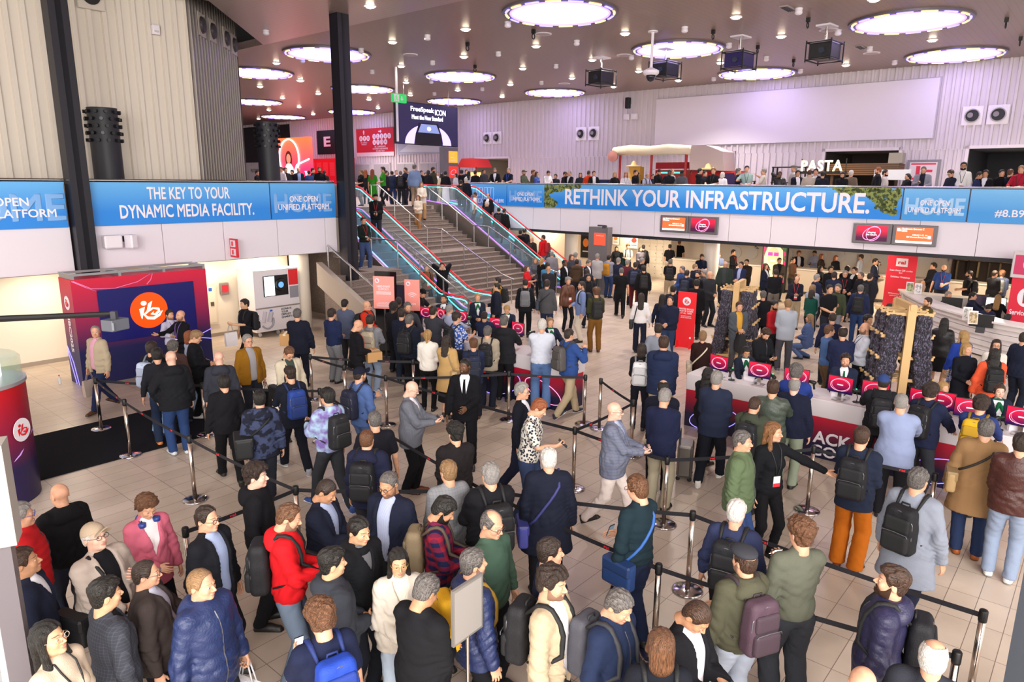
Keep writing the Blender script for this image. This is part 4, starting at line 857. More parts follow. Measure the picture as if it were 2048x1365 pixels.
q(778,948,'man with glasses and a grey goatee in a navy suit holding a white cloth',yaw=-35,top='open',tc='#161d3a',shirt='#b6bdd8:stripe:#8a96bc:90',hair='buzz',hc='dg',skin='t',gl='#2a1c18',beard='stubble',hp=14,arms='cd',g=1.2,h=1.82)
q(715,1041,'man in a black jacket with a grey shirt collar frowning ahead',yaw=45,top='hooded',tc='#15161a',shirt='#6a6a6e',hair='short',hc='k',skin='a',arms='dd',hp=8,g=1.1)
q(660,1106,'man in a dark grey hooded jacket holding a sheet of paper',yaw=105,top='hooded',tc='#33363e',hair='fade',hc='k',skin='a',arms='cc',bc='#1c1d22',g=1.1)
q(640,1210,'man with curly brown hair in a navy t shirt showing a bright phone',bp='#1c3ea0',ph='w',yaw=200,top='tee',tc='#17204a',hair='curly',hc='br',arms='dh',hp=12,phs='L',bc=JE,lean=4)
q(796,1103,'woman in gold glasses and a cream jacket with long black hair',fem=1,yaw=8,top='jacket',tc='#d3cabd',shirt='#e8dfd2',hair='long',hc='k',gl='#b89a5c',skin='a',arms='cd',bc='#b8cade',h=1.66)
q(850,1156,'man with grey hair in a black jacket bending his head',yaw=135,top='jacket',tc='#141418',hair='short',hc='dg',hp=30,arms='cc',skin='t',g=1.15,bc=BK,h=1.76)
q(886,998,'bearded man in a red plaid shirt reading his phone',bp='#7a6a52',ph='v',yaw=82,top='shirt',tc='#8a1c30:plaid:#1c1c40:11',hair='full',hc='k',beard='beard',hp=32,arms='pp',skin='t',bc=JE)
q(982,1027,'balding man with round glasses in a green sweater',yaw=52,top='sweater',tc='#40584a',hair='bald',hc='dg',gl='#3a3030',hp=12,arms='dd',g=1.15,bc=BK,h=1.8)
q(944,1106,'man in a blue padded hooded jacket with short greying hair',bp='#e0a81c',bpl='yellow backpack with a strap of black lettering',yaw=112,top='hooded',tc='#1e2f6a:shiny',hair='short',hc='dg',beard='stubble',arms='dd',bc=BK,g=1.1)
q(897,927,'blond man in a grey checked suit jacket seen from behind',ph='v',yaw=205,top='suit',tc='#85868a:check:#74757c:30',hair='short',hc='sand',arms='hd',bc='#5c5c62',phs='R')
q(981,932,'grey haired man in a black jacket with a white collar and a black rucksack',bp='#151519',yaw=200,top='jacket',tc='#131318',hair='short',hc='g',arms='ch',g=1.15,bc=CH)
i=q(1098,902,'white haired man in a long navy coat seen from behind',yaw=188,top='coat',tc='#151a34',hair='short',hc='w',arms='dd',g=1.15,bc=BK,h=1.8); strap_bag(i,'#3c3f8a','violet shoulder bag of the white haired man in the long navy coat',1,z=.82)
q(1102,1141,'man with wavy hair in a beige jacket and white shirt',bp='#16161a',yaw=68,top='open',tc='#b39f84',shirt='#e9e7ea',hair='wavy',hc='db',beard='stubble',arms='dd',h=1.82,bc='#30323a',hp=4)
q(1237,1185,'smiling man with cropped hair in a navy blouson',bp='#4a4a52',bpl='grey roll top backpack',yaw=58,top='jacket',tc='#1b2c58',hair='short',hc='dg',hp=24,arms='dc',g=1.08,bc=BK)
q(1098,1084,'man in a navy suit behind the man in the beige jacket',yaw=102,top='suit',tc='#1a2044',shirt='#9aa4cc',hair='short',hc='db',arms='dd')
q(1394,1201,'man in a black hooded coat and white shirt looking down at his phone',ph='k',yaw=62,top='open',tc='#131318',shirt='#dfdbe6',hair='buzz',hc='b',hp=42,arms='pp',skin='t',g=1.12)
q(1324,1268,'woman with short straight brown hair seen from behind',fem=1,yaw=190,top='blouse',tc='#14161f',hair='bowl',hc='br',arms='dd',bp='#16181f',h=1.66)
q(1606,1048,'man with curly hair in an olive grey shirt and dark jeans',ph='w',yaw=212,top='shirt',tc='#5b5d50',hair='curltop',hc='br',arms='hd',bc='#2e3036',phs='R',h=1.84,wide=1)
q(1493,1102,'man in a dark grey flat cap and olive hoodie',bp='#4c3844',bpl='purple brown backpack',yaw=222,top='hoodie',tc='#4d4c3c',cap='flatcap',capc='#37383e',hair='buzz',hc='b',beard='stubble',arms='cd',bc='#a8b2c6',g=1.12)
q(1792,1143,'bearded man in a violet blue hooded jacket looking over his shoulder',bp='#17171c',yaw=-88,top='hooded',tc='#2c2a58:shiny',hair='fade',hc='b',beard='beard',arms='dd',hp=-8,g=1.1,h=1.8)
q(1870,1291,'man with thin white hair at the lower edge near two steel queue posts',yaw=180,top='jacket',tc='#2a2c34',hair='bald',hc='w',arms='dd')
q(1728,1346,'bald crown of a man at the very bottom of the queue',yaw=180,top='jacket',tc='#22242c',hair='none',arms='dd')
# --- second rank
i=q(1277,957,'man with a hair bun and glasses in a dark teal shirt',ph='g',yaw=232,top='shirt',tc='#16323e',hair='bun',hc='br',gl='#6a2a24',arms='cd',bc='#1c2a56',h=1.84,g=1.08,hp=14,phs='R'); strap_bag(i,'#1f3e74','blue messenger bag of the man in the dark teal shirt',1,z=.88,strap='#2c5aa0')
q(1228,808,'bald man in a grey plaid blazer and pale trousers walking with a tablet',ph='b',yaw=80,top='suit',tc='#70748a:check:#585c74:24',shirt='#aab4d8',hair='none',gl='#20202a',arms='pp',legs='walk',bc='#d9cbc6',g=1.25,belly=.7,skin='p',h=1.78)
i=q(1077,800,'man in a short sleeved elephant print shirt bent over his phone',ph='k',yaw=80,top='polo',tc='#2c3348:floral:#cfc9c0:30',hair='short',hc='r',hp=30,lean=8,arms='hd',bc='#2c3f70',legs='step',phs='R',g=1.12,h=1.8)
q(1043,770,'man with grey hair and glasses in a dark suit walking in the queue',yaw=72,top='suit',tc='#14172a',shirt='#dcdce6',hair='full',hc='g',gl='#30303a',arms='dd',legs='walk',bc='#1c2244',shoes='#5a2c1c')
q(931,720,'guard in a black suit and black tie with a gold pin',yaw=-8,hy=-28,top='suit',tc='#0d0d12',shirt='#e2e2ec',tie='#0c0c10',hair='buzz',hc='k',skin='d',beard='stubble',arms='dc',bc='#0d0d12',h=1.84)
q(822,765,'bald man in a grey tweed jacket and brown shoes reading his phone',ph='k',yaw=78,top='suit',tc='#62646e:check:#70727c:60',shirt='#e2dfe8',hair='none',gl='#80746a',hp=20,arms='pp',bc='#0f1014',legs='cross',shoes='#6a3418',g=1.22,belly=.5,skin='p')
q(749,826,'man with thinning hair in a black t shirt seen from behind',yaw=192,top='tee',tc='#14141c',hair='thin',hc='dg',gl='#30303a',arms='dd',g=1.2,bc=CH)
q(733,864,'man in a navy hooded jacket with a black rucksack',bp='#16161a',yaw=162,top='hooded',tc='#1a1f44',hair='thin',hc='br',arms='dd',bc=CH)
q(655,781,'young man in a lilac tie dyed hoodie',bp='#1c1c20',yaw=215,top='hoodie',tc='#7a5fae:tiedye:#a9c8e0:9',hair='full',hc='k',gl='#30303a',arms='dh',bc='#2c2e33',legs='walk',shoes='#2c4c8c',sole='#dfe6f0',h=1.8)
q(718,738,'man in a navy cap and blue denim jacket checking a phone',bp='#1b1e34',ph='g',yaw=128,top='open',tc='#4a66a4',shirt='#14161f',cap='cap',capc='#151b36',hair='short',hc='db',beard='stubble',arms='dh',bc='#50689a',phs='L',shoes='#5a3420')
q(580,737,'man in a dark suit carrying a blue backpack with a white emblem',bp='#1c3a86',bpl='blue backpack with a white emblem',yaw=200,top='suit',tc='#171c30',shirt='#e4e2ea',hair='fade',hc='db',arms='dh',bc='#171c2c',legs='walk',shoes='#9a9ca4',sole='#eceaea',ph='w',phs='L')
i=q(518,786,'man in a navy camouflage jacket seen from behind',yaw=183,top='hooded',tc='#1d2238:camo:#39415e:9',hair='short',hc='k',arms='dd',bc='#2c3040',legs='walk2',shoes='#1b1b20',sole='#e8e6e4'); strap_bag(i,'#141418','black duffel bag on the man in the navy camouflage jacket',1,name='duffel_bag',size=(.22,.12,.15),z=1.0)
q(447,754,'man with thick black hair in a black jacket walking away',yaw=190,top='jacket',tc='#111116',hair='full',hc='k',arms='dd',bc='#111114',legs='walk',h=1.72)
q(437,706,'bald man in a grey and black hoodie with a red lanyard',yaw=182,top='hoodie',tc='#30323c',hair='none',skin='p',arms='dd',bc='#20222a',lan='#c03020',badge='#e8e8ea')
i=q(494,672,'man in a mustard jacket open over a grey shirt',yaw=28,top='open',tc='#8a5e14',shirt='#9a979c',hair='short',hc='g',gl='#40383a',arms='dd',g=1.15,bc='#20242f'); hand_bag(i,'#16161a','black bag hanging from the hand of the man in the mustard jacket',1,name='document_bag',wc='#16161a')
i=q(577,694,'man in a cream jacket looking down through his glasses',yaw=28,top='open',tc='#cabfa8',shirt='#3a4a42',hair='short',hc='br',gl='#30282a',hp=34,arms='cd',g=1.12,bc='#333640'); strap_bag(i,'#15151a','black shoulder bag of the man in the cream jacket',-1,z=.92,cross=False)
i=q(190,654,'man in a beige jacket and pink shirt striding past the booth',yaw=-55,hy=45,top='open',tc='#b5a58c',shirt='#d7a0b4',hair='thin',hc='g',arms='dd',legs='walk',bc='#1c2c66',lan='#5a3a7a',shoes='#5a3a24',g=1.12); hand_bag(i,'#b9a79c','paper carrier bag of the man striding past the booth',0,name='paper_bag')
q(302,687,'man in a black jacket with a pale blue and white backpack',bp='#b4c0da',bpl='pale blue and white backpack',yaw=140,top='jacket',tc='#121218',hair='full',hc='db',arms='dd',bc='#8fb2d8',shoes='#3c4a66')
q(313,700,'man in a black gilet with grey sleeves',yaw=178,top='vest',tc='#1c1d24',hair='full',hc='k',arms='dd',bc='#1e3058',shoes='#d88040')
q(341,705,'bald man in a black hooded jacket and blue jeans seen from behind',yaw=192,top='hooded',tc='#17181d',hair='none',skin='p',arms='dk',bc='#27447c',shoes='#c8ccd0',h=1.82,g=1.2)
q(345,685,'man with grey curls in a brown quilted jacket',yaw=150,top='jacket',tc='#4a3430',hair='curly',hc='dg',arms='dd',bc=CH)
i=q(390,664,'fair haired man in glasses and a black jacket looking into a black bag',yaw=78,top='jacket',tc='#14151a',hair='swept',hc='sand',gl='#30282a',hp=25,arms='cc',bc=BK,shoes='#d8d4d0'); hand_bag(i,'#141418','black cloth bag held by the fair haired man in glasses',0,name='cloth_bag',drop=.05,wc='#141418')
q(377,664,'woman with auburn hair in a pale blue blouse behind the fair haired man',fem=1,yaw=112,top='blouse',tc='#a9b4d6',hair='bob',hc='r',arms='cc',h=1.68,bc=LJ)
q(361,623,'bald bearded man in a black sweater at the booth screen',yaw=-55,top='sweater',tc='#0f0f14',hair='none',beard='stubble',arms='oc',lan='#7a50b0',badge='#e8e0dc',bc=BK)
q(338,622,'man in a white shirt gesturing in front of the orange logo',yaw=35,top='shirt',tc='#c8c4e0',hair='short',hc='db',arms='oc',lan='#7a50b0',bc='#20242e',beard='stubble')
i=q(489,601,'slim man in a black shirt holding a white tote bag',yaw=-62,bp='#15151a',top='polo',tc='#14141a',hair='full',hc='k',skin='a',arms='dh',bc=BK,legs='walk'); hand_bag(i,'#ded9dc','white tote bag held by the slim man in the black shirt',1)
i=q(594,620,'man in a navy suit carrying a parcel under his arm',yaw=168,top='suit',tc='#171c36',shirt='#e2e2ea',hair='short',hc='dg',arms='dc',bc='#161a30',h=1.82,g=1.1); box_held(i,'cardboard parcel under the arm of the man in the navy suit',(.30,-.12,1.08),(.2,.34,.26))
q(663,620,'man in a royal blue sweater and grey jeans',yaw=140,top='sweater',tc='#1d2d64',hair='full',hc='db',arms='cc',bc='#77787c')
q(689,601,'man with short black hair in a slate blue blazer',ph='w',yaw=150,top='suit',tc='#56607e',hair='short',hc='k',skin='a',arms='hh',bc=CH,phs='L')
i=q(715,641,'bald man in a black sweater with a red lanyard holding a parcel',yaw=105,top='sweater',tc='#101015',hair='none',hp=28,arms='cc',bc='#101014',g=1.05,h=1.82,lan='#c83228'); box_held(i,'flat cardboard parcel held by the bald man with the red lanyard',(.05,-.32,.98),(.42,.3,.2))
q(733,604,'bald man with glasses in a red jacket with black straps',bp='#17171b',yaw=58,top='jacket',tc='#c8301c',hair='none',gl='#40302c',arms='cc',bc='#22242c')
q(740,633,'person with dark bobbed hair in a grey sweatshirt',bp='#b5a892',yaw=160,top='sweater',tc='#7c7d84',hair='full',hc='db',arms='hc',bc='#8ea2c0',shoes='#d8d4d0')
q(818,632,'man in a navy jacket with a black rucksack facing the left desk',bp='#15151a',yaw=150,top='jacket',tc='#171f36',shirt='#e0e0e8',hair='short',hc='dg',arms='cc',bc=BK,h=1.8)
q(787,607,'dark skinned man with a white collar at the end of the left desk',yaw=150,top='jacket',tc='#18181d',hair='curly',hc='k',skin='d',arms='cc')
q(797,596,'dark skinned person with cropped hair behind the left desk queue',yaw=165,top='jacket',tc='#22222a',hair='buzz',hc='k',skin='d',arms='dd')
q(803,620,'man in a navy blazer beside the dark skinned man',yaw=165,top='suit',tc='#1a2240',hair='short',hc='db',arms='cc',bc='#22304c')
q(815,607,'smiling man with greying hair leaning on the left desk',yaw=18,top='jacket',tc='#33343c',hair='short',hc='dg',beard='stubble',arms='ff')
i=q(855,662,'woman with a blond ponytail in a fluffy white sweater',fem=1,yaw=168,top='sweater',tc='#e0dad2',hair='ponytop',hc='bl',arms='cc',bc='#101014',shoes='#201c1c',h=1.7)
i=q(893,674,'woman with long dark hair in a camel coat and black skirt',fem=1,yaw=150,ph='b',top='coat',tc='#bb9762',hair='long',hc='db',arms='dh',bare=1,skirt=.36,bc='#141318',phs='L',h=1.68); strap_bag(i,'#c8ab80','beige handbag of the woman in the camel coat',-1,name='handbag',z=.95,cross=False,size=(.18,.06,.12))
q(866,615,'man in a dark grey blazer standing at the left desk',yaw=150,top='suit',tc='#34353d',hair='short',hc='db',arms='ff',bc=CH)
i=q(898,612,'grey haired man in a light blue shirt with a black strap',yaw=135,top='shirt',tc='#b2bde2',hair='short',hc='g',arms='ff',bc='#30343e',g=1.25); strap_bag(i,'#15151a','black shoulder bag of the grey haired man in the light blue shirt',-1,z=.9)
q(913,627,'man in a white and blue patterned t shirt at the left desk',bp='#17181d',yaw=120,top='tee',tc='#d8dcec:floral:#3458b0:22',hair='full',hc='db',arms='hf',bc=CH)
q(969,625,'man with cropped hair in a navy blazer at the left desk',yaw=168,top='suit',tc='#1b2550',hair='buzz',hc='k',skin='t',arms='ff',bc=NV)
q(975,655,'grey haired man in a beige jacket with a black backpack',bp='#14141a',yaw=168,top='jacket',tc='#a39684',hair='short',hc='dg',arms='cc',bc='#1c2238',shoes='#5a2e1c')
q(947,680,'boy with sandy hair in a navy suit and backpack',bp='#16203a',yaw=182,top='suit',tc='#1f2c58',hair='swept',hc='br',arms='cc',bc='#1a2038',h=1.62,shoes='#5a2e1c')
i=q(1008,634,'man in a black hooded jacket with an orange bag at his side',yaw=162,top='hooded',tc='#1d1e22',hair='short',hc='dg',arms='fd',bc='#17171b',g=1.15); hand_bag(i,'#d8691c','orange cloth bag of the man in the black hooded jacket',1,name='cloth_bag',drop=.02,wc='#d8691c')
q(1084,641,'white haired man in a white shirt and blue jeans',yaw=178,top='shirt',tc='#ccd0de',hair='short',hc='w',arms='ff',bc='#567ab4',h=1.84,g=1.2,wide=1)
q(1138,660,'man in a blue denim jacket and khaki trousers pointing across the hall',bp='#55504e',bpl='grey brown backpack',yaw=128,top='jacket',tc='#2a4c98',hair='thin',hc='db',arms='vw',bc='#b3a184',legs='walk',shoes='#26283a',sole='#dcdce4')
# --- staff behind the left desk
q(844,578,'member of staff in a black knitted cap and black t shirt bending over the desk',yaw=62,top='tee',tc='#121216',cap='beanie',capc='#101014',hair='short',hc='k',hp=40,lean=10,arms='ff')
q(888,591,'bald member of staff in a navy suit and green tie',yaw=-22,top='suit',tc='#1b2644',shirt='#e4e4ec',tie='#1f5a40',hair='buzz',hc='db',beard='stubble',arms='cc',skin='t')
q(955,588,'blond hostess with a bun and green scarf standing behind the desk',fem=1,yaw=5,top='suit',tc='#1d2846',shirt='#e6e4ea',scarf='#12603c',hair='bun',hc='bl',arms='cc',h=1.7)
q(1014,611,'blond hostess with a green scarf looking down behind the desk',fem=1,yaw=-8,top='suit',tc='#1d2846',shirt='#e6e4ea',scarf='#12603c',hair='pony',hc='bl',arms='ff',hp=28,h=1.66)
q(1100,637,'hostess with a ponytail half hidden by the white haired man',fem=1,yaw=22,top='suit',tc='#1d2846',shirt='#e6e4ea',scarf='#12603c',hair='pony',hc='sand',arms='ff',h=1.66)
# --- right registration desk
q(1434,746,'grey haired man in a slate blazer walking to the desk in white sneakers',yaw=165,top='suit',tc='#232e50',hair='short',hc='g',arms='cc',bc='#161a2a',legs='walk2',shoes='#dcd8d0',sole='#f0ecea',h=1.82,g=1.1)
q(1417,738,'woman with long black curls and a striped scarf holding papers at the desk corner',fem=1,yaw=150,top='jacket',tc='#17161a',hair='longwavy',hc='k',arms='hh',bc=BK,h=1.68,ph='g',phs='R')
q(1510,797,'man with cropped hair in an olive hooded jacket',bp='#1b1c21',yaw=162,top='hooded',tc='#3f4538',hair='buzz',hc='b',arms='cc',bc='#2b3348',h=1.72,hp=15)
q(1547,764,'man in a dark olive leather jacket at the desk',yaw=176,top='jacket',tc='#3c453c:shiny',hair='short',hc='b',arms='ff',bc='#31343a',g=1.15,h=1.8)
q(1593,733,'man with grey curls in a bright blue blazer at the desk',yaw=176,top='suit',tc='#1f3890',hair='curly',hc='dg',arms='ff',bc=NV,h=1.82)
q(1590,759,'bald man in a navy jacket holding a leaflet',yaw=172,top='jacket',tc='#151b3c',hair='bald',hc='g',skin='p',arms='dc',bc='#87907c',h=1.8,g=1.15)
q(1768,753,'man in a blue cap and black jacket at the desk',bp='#1a1b20',yaw=186,top='hooded',tc='#1c1d22',cap='cap',capc='#2c4484',hair='short',hc='db',arms='ff',bc=BK)
q(1804,791,'man with cropped grey hair in a pale blue blazer',yaw=178,top='suit',tc='#8d9cc6',hair='buzz',hc='g',arms='ff',bc='#17171c',h=1.84,g=1.2)
q(1863,771,'man with brown curls in a navy jacket leaning on the desk',bp='#121217',yaw=158,top='jacket',tc='#1c2750',hair='curly',hc='db',arms='ff',bc='#31343c',lean=10,h=1.8)
q(1964,796,'man with dark curls in a blue jumper at the desk',bp='#d8a81c',bpl='yellow and black backpack',yaw=170,top='sweater',tc='#24387c',hair='curly',hc='db',arms='ff',bc='#1d2230',lean=8)
i=q(1974,844,'man in a tan trench coat and blue jeans',yaw=186,top='coat',tc='#8a6a48',hair='short',hc='dg',arms='cd',bc='#22386c',shoes='#9a4f1c',g=1.18,h=1.82); strap_bag(i,'#9c8056','tan sling bag of the man in the trench coat',1,name='sling_bag',z=1.0,y=.12,strap='#2a2420')
q(1725,857,'man in a navy suit jacket and rust orange trousers',bp='#14141a',yaw=168,top='suit',tc='#1c2746',shirt='#e2e2ea',hair='thin',hc='b',arms='cc',bc='#b05e12',shoes='#6a2e16',h=1.84,wide=1)
q(1838,942,'man in a pale grey coat with a large black backpack',bp='#131318',yaw=158,top='coat',tc='#8d94a6',hair='short',hc='dg',arms='dd',bc='#1b2040',legs='walk',shoes='#c0bcc0',h=1.84,g=1.1)
q(1484,867,'man in an olive green blouson beside the pointing hostess',yaw=78,top='jacket',tc='#59694c',hair='short',hc='dg',arms='dd',bc='#2e4a86',g=1.15,h=1.8)
q(1546,848,'woman in black with a flowing brown mane pointing the way',fem=1,yaw=38,hy=35,top='blouse',tc='#101116',hair='longwavy',hc='#7a5230',arms='dw',bc='#0e0e12',lan='#1a1a1e',h=1.8,shoes='#101012')
q(1474,1006,'man with short white hair in a slate blue shirt',bp='#17181d',yaw=168,top='shirt',tc='#2c3666',hair='short',hc='w',arms='dd',bc='#15161c',g=1.2)
q(2046,872,'man in a brown leather jacket at the edge by the dark pillar',yaw=180,top='jacket',tc='#43221e:shiny',hair='short',hc='db',arms='cc',bc='#8a9cba',shoes='#d6d2ce')
q(1330,781,'grey haired man in a navy blazer and khaki trousers',yaw=168,top='suit',tc='#171f4a',hair='short',hc='g',arms='cc',bc='#a59c86',h=1.8,hp=18)
q(1327,764,'balding man in a navy coat close behind the grey haired man',yaw=182,top='jacket',tc='#161a30',hair='bald',hc='k',arms='cc',bc=BK,h=1.8)
q(911,853,'man with black curls and glasses in a dark brown jacket',yaw=200,top='jacket',tc='#1d181a',hair='curltop',hc='k',gl='#30303a',arms='cc',bc='#1a1a1e')
q(1284,689,'woman with a brown bob carrying a white backpack',bp='#d9d8da',bpl='white backpack',fem=1,yaw=176,top='blouse',tc='#14141a',hair='bob',hc='db',arms='cc',bc='#161a2c',h=1.7)
q(1328,675,'man in a navy hooded rain jacket and khaki trousers',yaw=178,top='hooded',tc='#1d2e5c',hair='short',hc='b',arms='cc',bc='#b0a080',h=1.86,g=1.1)
q(1317,650,'man in a light grey blazer in front of the red badge totem',yaw=180,top='suit',tc='#8d93a4',hair='short',hc='db',gl='#30303a',arms='dd',bc='#3a3d48')
# --- staff at the right desk
q(1493,694,'hostess with a black bun and green scarf reading at the desk',fem=1,yaw=18,top='suit',tc='#1c2644',shirt='#e6e4ea',scarf='#12603c',hair='bun',hc='k',skin='t',hp=24,arms='ff',h=1.62)
q(1692,711,'steward with a moustache in a navy suit and green tie',yaw=2,top='suit',tc='#1e2a50',shirt='#e8e6ec',tie='#1f6a44',hair='swept',hc='db',beard='stubble',arms='fc',h=1.66)
q(1886,766,'blond hostess with a ponytail hidden behind a curly haired visitor',fem=1,yaw=55,top='suit',tc='#1c2644',shirt='#e6e4ea',scarf='#12603c',hair='pony',hc='bl',arms='ff',h=1.6)
q(2000,771,'smiling hostess with a green scarf raising her hand',fem=1,yaw=18,top='suit',tc='#1c2644',shirt='#e6e4ea',scarf='#12603c',hair='bun',hc='b',arms='ec',h=1.6,skin='p')
# --- middle of the hall
q(994,568,'man in a navy jacket facing the narrow stairs',yaw=-95,top='jacket',tc='#19203c',hair='short',hc='k',skin='a',arms='cd',bc='#15161c',g=1.1)
q(996,556,'man with a yellow jacket behind the man facing the stairs',bp='#17171b',yaw=-110,top='jacket',tc='#c8962c',hair='short',hc='k',arms='dd')
q(1053,532,'woman in a red polo shirt with a tablet at the stair foot',ph='g',fem=1,yaw=65,top='polo',tc='#c81e26',hair='bob',hc='br',arms='hc',bc=BK,h=1.68,phs='R')
q(1051,560,'man in a dark suit with a grey rucksack',bp='#77787e',yaw=178,top='suit',tc='#17191f',hair='short',hc='db',arms='dd',bc='#111116',h=1.78)
i=q(1094,562,'man with long hair in a grey blazer and jeans',yaw=166,top='suit',tc='#4c4c50',hair='full',hc='db',arms='dd',bc='#22345c',h=1.8); strap_bag(i,'#2c3444','slate shoulder bag of the man in the grey blazer and jeans',1,z=1.0)
q(1136,556,'smiling woman in a brown leather jacket',fem=1,yaw=28,top='jacket',tc='#5c3420:shiny',hair='wavy',hc='g',arms='dd',bc='#17171c',lan='#30303a',h=1.74)
q(1164,565,'man in a light blue blazer and white trousers',yaw=-72,top='suit',tc='#7890cc',hair='short',hc='db',beard='stubble',arms='cd',bc='#ded4c4',shoes='#1c1a1c',bp='#20242e',h=1.8)
q(1193,578,'man in an olive sweater with a yellow yoke and brown trousers',bp='#1c1c20',yaw=192,top='sweater',tc='#3b3c24',hair='curltop',hc='br',arms='cc',bc='#7a5424',shoes='#4a2c18',h=1.8)
q(1177,550,'man with dark curls and glasses in a black jacket',yaw=8,top='jacket',tc='#15151a',hair='curly',hc='k',gl='#20202a',beard='stubble',arms='cc',bp='#17171b')
q(1243,537,'shaven headed man in a black staff t shirt walking away',yaw=186,top='tee',tc='#101014',hair='buzz',hc='dg',arms='dd',bc='#121216',legs='walk')
i=q(1283,588,'woman with long brown hair in a white sweater and wide navy trousers',fem=1,yaw=178,top='sweater',tc='#e4e0e2',hair='long',hc='db',arms='dd',bc='#1b2444',wide=1,h=1.7,legs='step'); strap_bag(i,'#14141a','black tote on the shoulder of the woman in the white sweater',1,name='tote_bag',cross=False)
q(1325,590,'woman with long black hair in a navy top and jeans',fem=1,yaw=168,top='blouse',tc='#1a2248',hair='long',hc='k',arms='dd',bc='#3c5484',h=1.68)
q(1341,595,'balding man in a navy padded jacket beside the red badge totem',yaw=-18,top='puffer',tc='#1a2246',hair='thin',hc='db',arms='cc',bc='#2b4272',g=1.15)
q(1347,573,'man with black hair behind the red badge totem',yaw=172,top='jacket',tc='#1d2238',hair='short',hc='k',arms='dd')
q(1288,533,'man with black hair and a black laptop backpack',bp='#141418',yaw=186,top='jacket',tc='#131317',hair='short',hc='k',arms='dd',bc='#15151a')
q(1218,512,'man in a lilac grey hoodie with a mustard backpack',bp='#b87e1c',bpl='mustard backpack',yaw=152,top='hoodie',tc='#9a9cb0',hair='short',hc='k',skin='a',arms='cc',bc='#2f4a80')
q(1195,509,'grey haired man in a light grey suit',yaw=158,top='suit',tc='#a9a6a8',hair='short',hc='g',arms='cc',bc='#55565c',h=1.8)
q(1212,504,'bald man in a black suit facing the entrance',yaw=10,top='suit',tc='#121318',shirt='#e2e2e8',hair='none',arms='cc',bc=BK,tie='#101014')
q(1237,517,'grey haired man in a navy suit next to the mustard backpack',yaw=150,top='suit',tc='#1d274c',hair='short',hc='g',arms='cc',bc=NV)
q(1255,521,'grey haired man in a burgundy sweater',yaw=168,top='sweater',tc='#5a2430',hair='short',hc='g',arms='cc')
q(1271,526,'man in a navy jacket and maroon trousers',yaw=172,top='jacket',tc='#252c44',hair='short',hc='db',arms='dd',bc='#5c2028',bp='#2c3450')
q(1284,517,'grey haired man in black looking towards the lockers',yaw=120,top='jacket',tc='#18191f',hair='short',hc='g',arms='cc')
q(1287,491,'man in a black jacket with a spotted black backpack',bp='#1c1c22',yaw=184,top='jacket',tc='#101015',hair='short',hc='k',arms='dd')
q(1281,495,'woman half hidden beside the spotted black backpack',fem=1,yaw=30,top='jacket',tc='#55505a',hair='bob',hc='db',arms='cc',h=1.66)
q(1256,490,'man with curly fair hair in a grey t shirt and lanyard',yaw=8,top='tee',tc='#b9b6b8',hair='curltop',hc='sand',beard='stubble',arms='cc',lan='#20202a',bp='#2c2d33')
q(1233,494,'woman in dark clothes by the red info column',fem=1,yaw=12,top='jacket',tc='#1a1a20',hair='long',hc='db',arms='dd',h=1.64)
q(1243,506,'woman with black hair in a dark green top',fem=1,yaw=160,top='blouse',tc='#1f3a34',hair='bob',hc='k',arms='cc',h=1.62)
q(1129,521,'dark skinned man in a black suit talking with a visitor',yaw=58,top='suit',tc='#101015',shirt='#d8d8e0',hair='buzz',hc='k',skin='d',arms='cc',bc=BK,h=1.8)
q(1154,520,'shaven headed man in a brown hoodie',yaw=175,top='hoodie',tc='#4c3a2c',hair='buzz',hc='k',skin='b',arms='cc',bc='#2a2a30')
q(1151,506,'grey haired man in a grey suit under the balcony',yaw=160,top='suit',tc='#80818a',hair='short',hc='g',arms='cc',bc='#50525a')
q(1143,510,'woman with long brown hair under the balcony',fem=1,yaw=35,top='blouse',tc='#3a3a44',hair='long',hc='br',arms='cc',h=1.66)
q(1177,521,'man in a navy suit looking down in the crowd',yaw=60,top='suit',tc='#1b2548',hair='short',hc='dg',hp=20,arms='cc',bc=NV)
q(1174,540,'man in black seen from behind near the stair rail',yaw=190,top='jacket',tc='#1c1c21',hair='full',hc='db',arms='cc')
q(1104,504,'man in a light grey jacket seen from behind by the stairs',yaw=176,top='jacket',tc='#84828a',hair='thin',hc='g',arms='dd')
q(1101,496,'white haired woman in black by the stairs',fem=1,yaw=170,top='jacket',tc='#15151a',hair='bob',hc='w',arms='dd',h=1.66)
q(1072,517,'woman with long fair hair in a grey top at the stair foot',fem=1,yaw=-20,top='blouse',tc='#5a5a62',hair='long',hc='sand',arms='cc',h=1.7)
q(1084,517,'woman with a blond ponytail in black at the stair foot',fem=1,yaw=150,top='blouse',tc='#121217',hair='pony',hc='bl',arms='cc',h=1.7)
q(1095,527,'man in a turquoise denim jacket at the stair foot',yaw=165,top='jacket',tc='#3a86b4',hair='short',hc='db',arms='cc',bc=JE)
q(1097,534,'bald man in a black gilet at the stair foot',yaw=160,top='jacket',tc='#26262c',hair='none',skin='t',arms='cc')
q(1340,490,'man in a black polo walking under the balcony beside his colleague',yaw=180,top='polo',tc='#101014',hair='short',hc='k',arms='dd',bc='#a89c90',legs='walk')
q(1359,481,'tall man in a black shirt walking under the balcony',yaw=182,top='polo',tc='#121216',hair='short',hc='r',arms='dd',bc='#1c1c21',legs='walk2',h=1.86)
q(1341,520,'thin haired man in black with a black rucksack and khaki trousers',bp='#16161a',yaw=176,top='tee',tc='#17171c',hair='thin',hc='dg',arms='cc',bc='#bba88c')
q(1365,534,'man in a bright blue shirt in the dense group',yaw=-60,top='jacket',tc='#2a4484',hair='short',hc='dg',arms='cc')
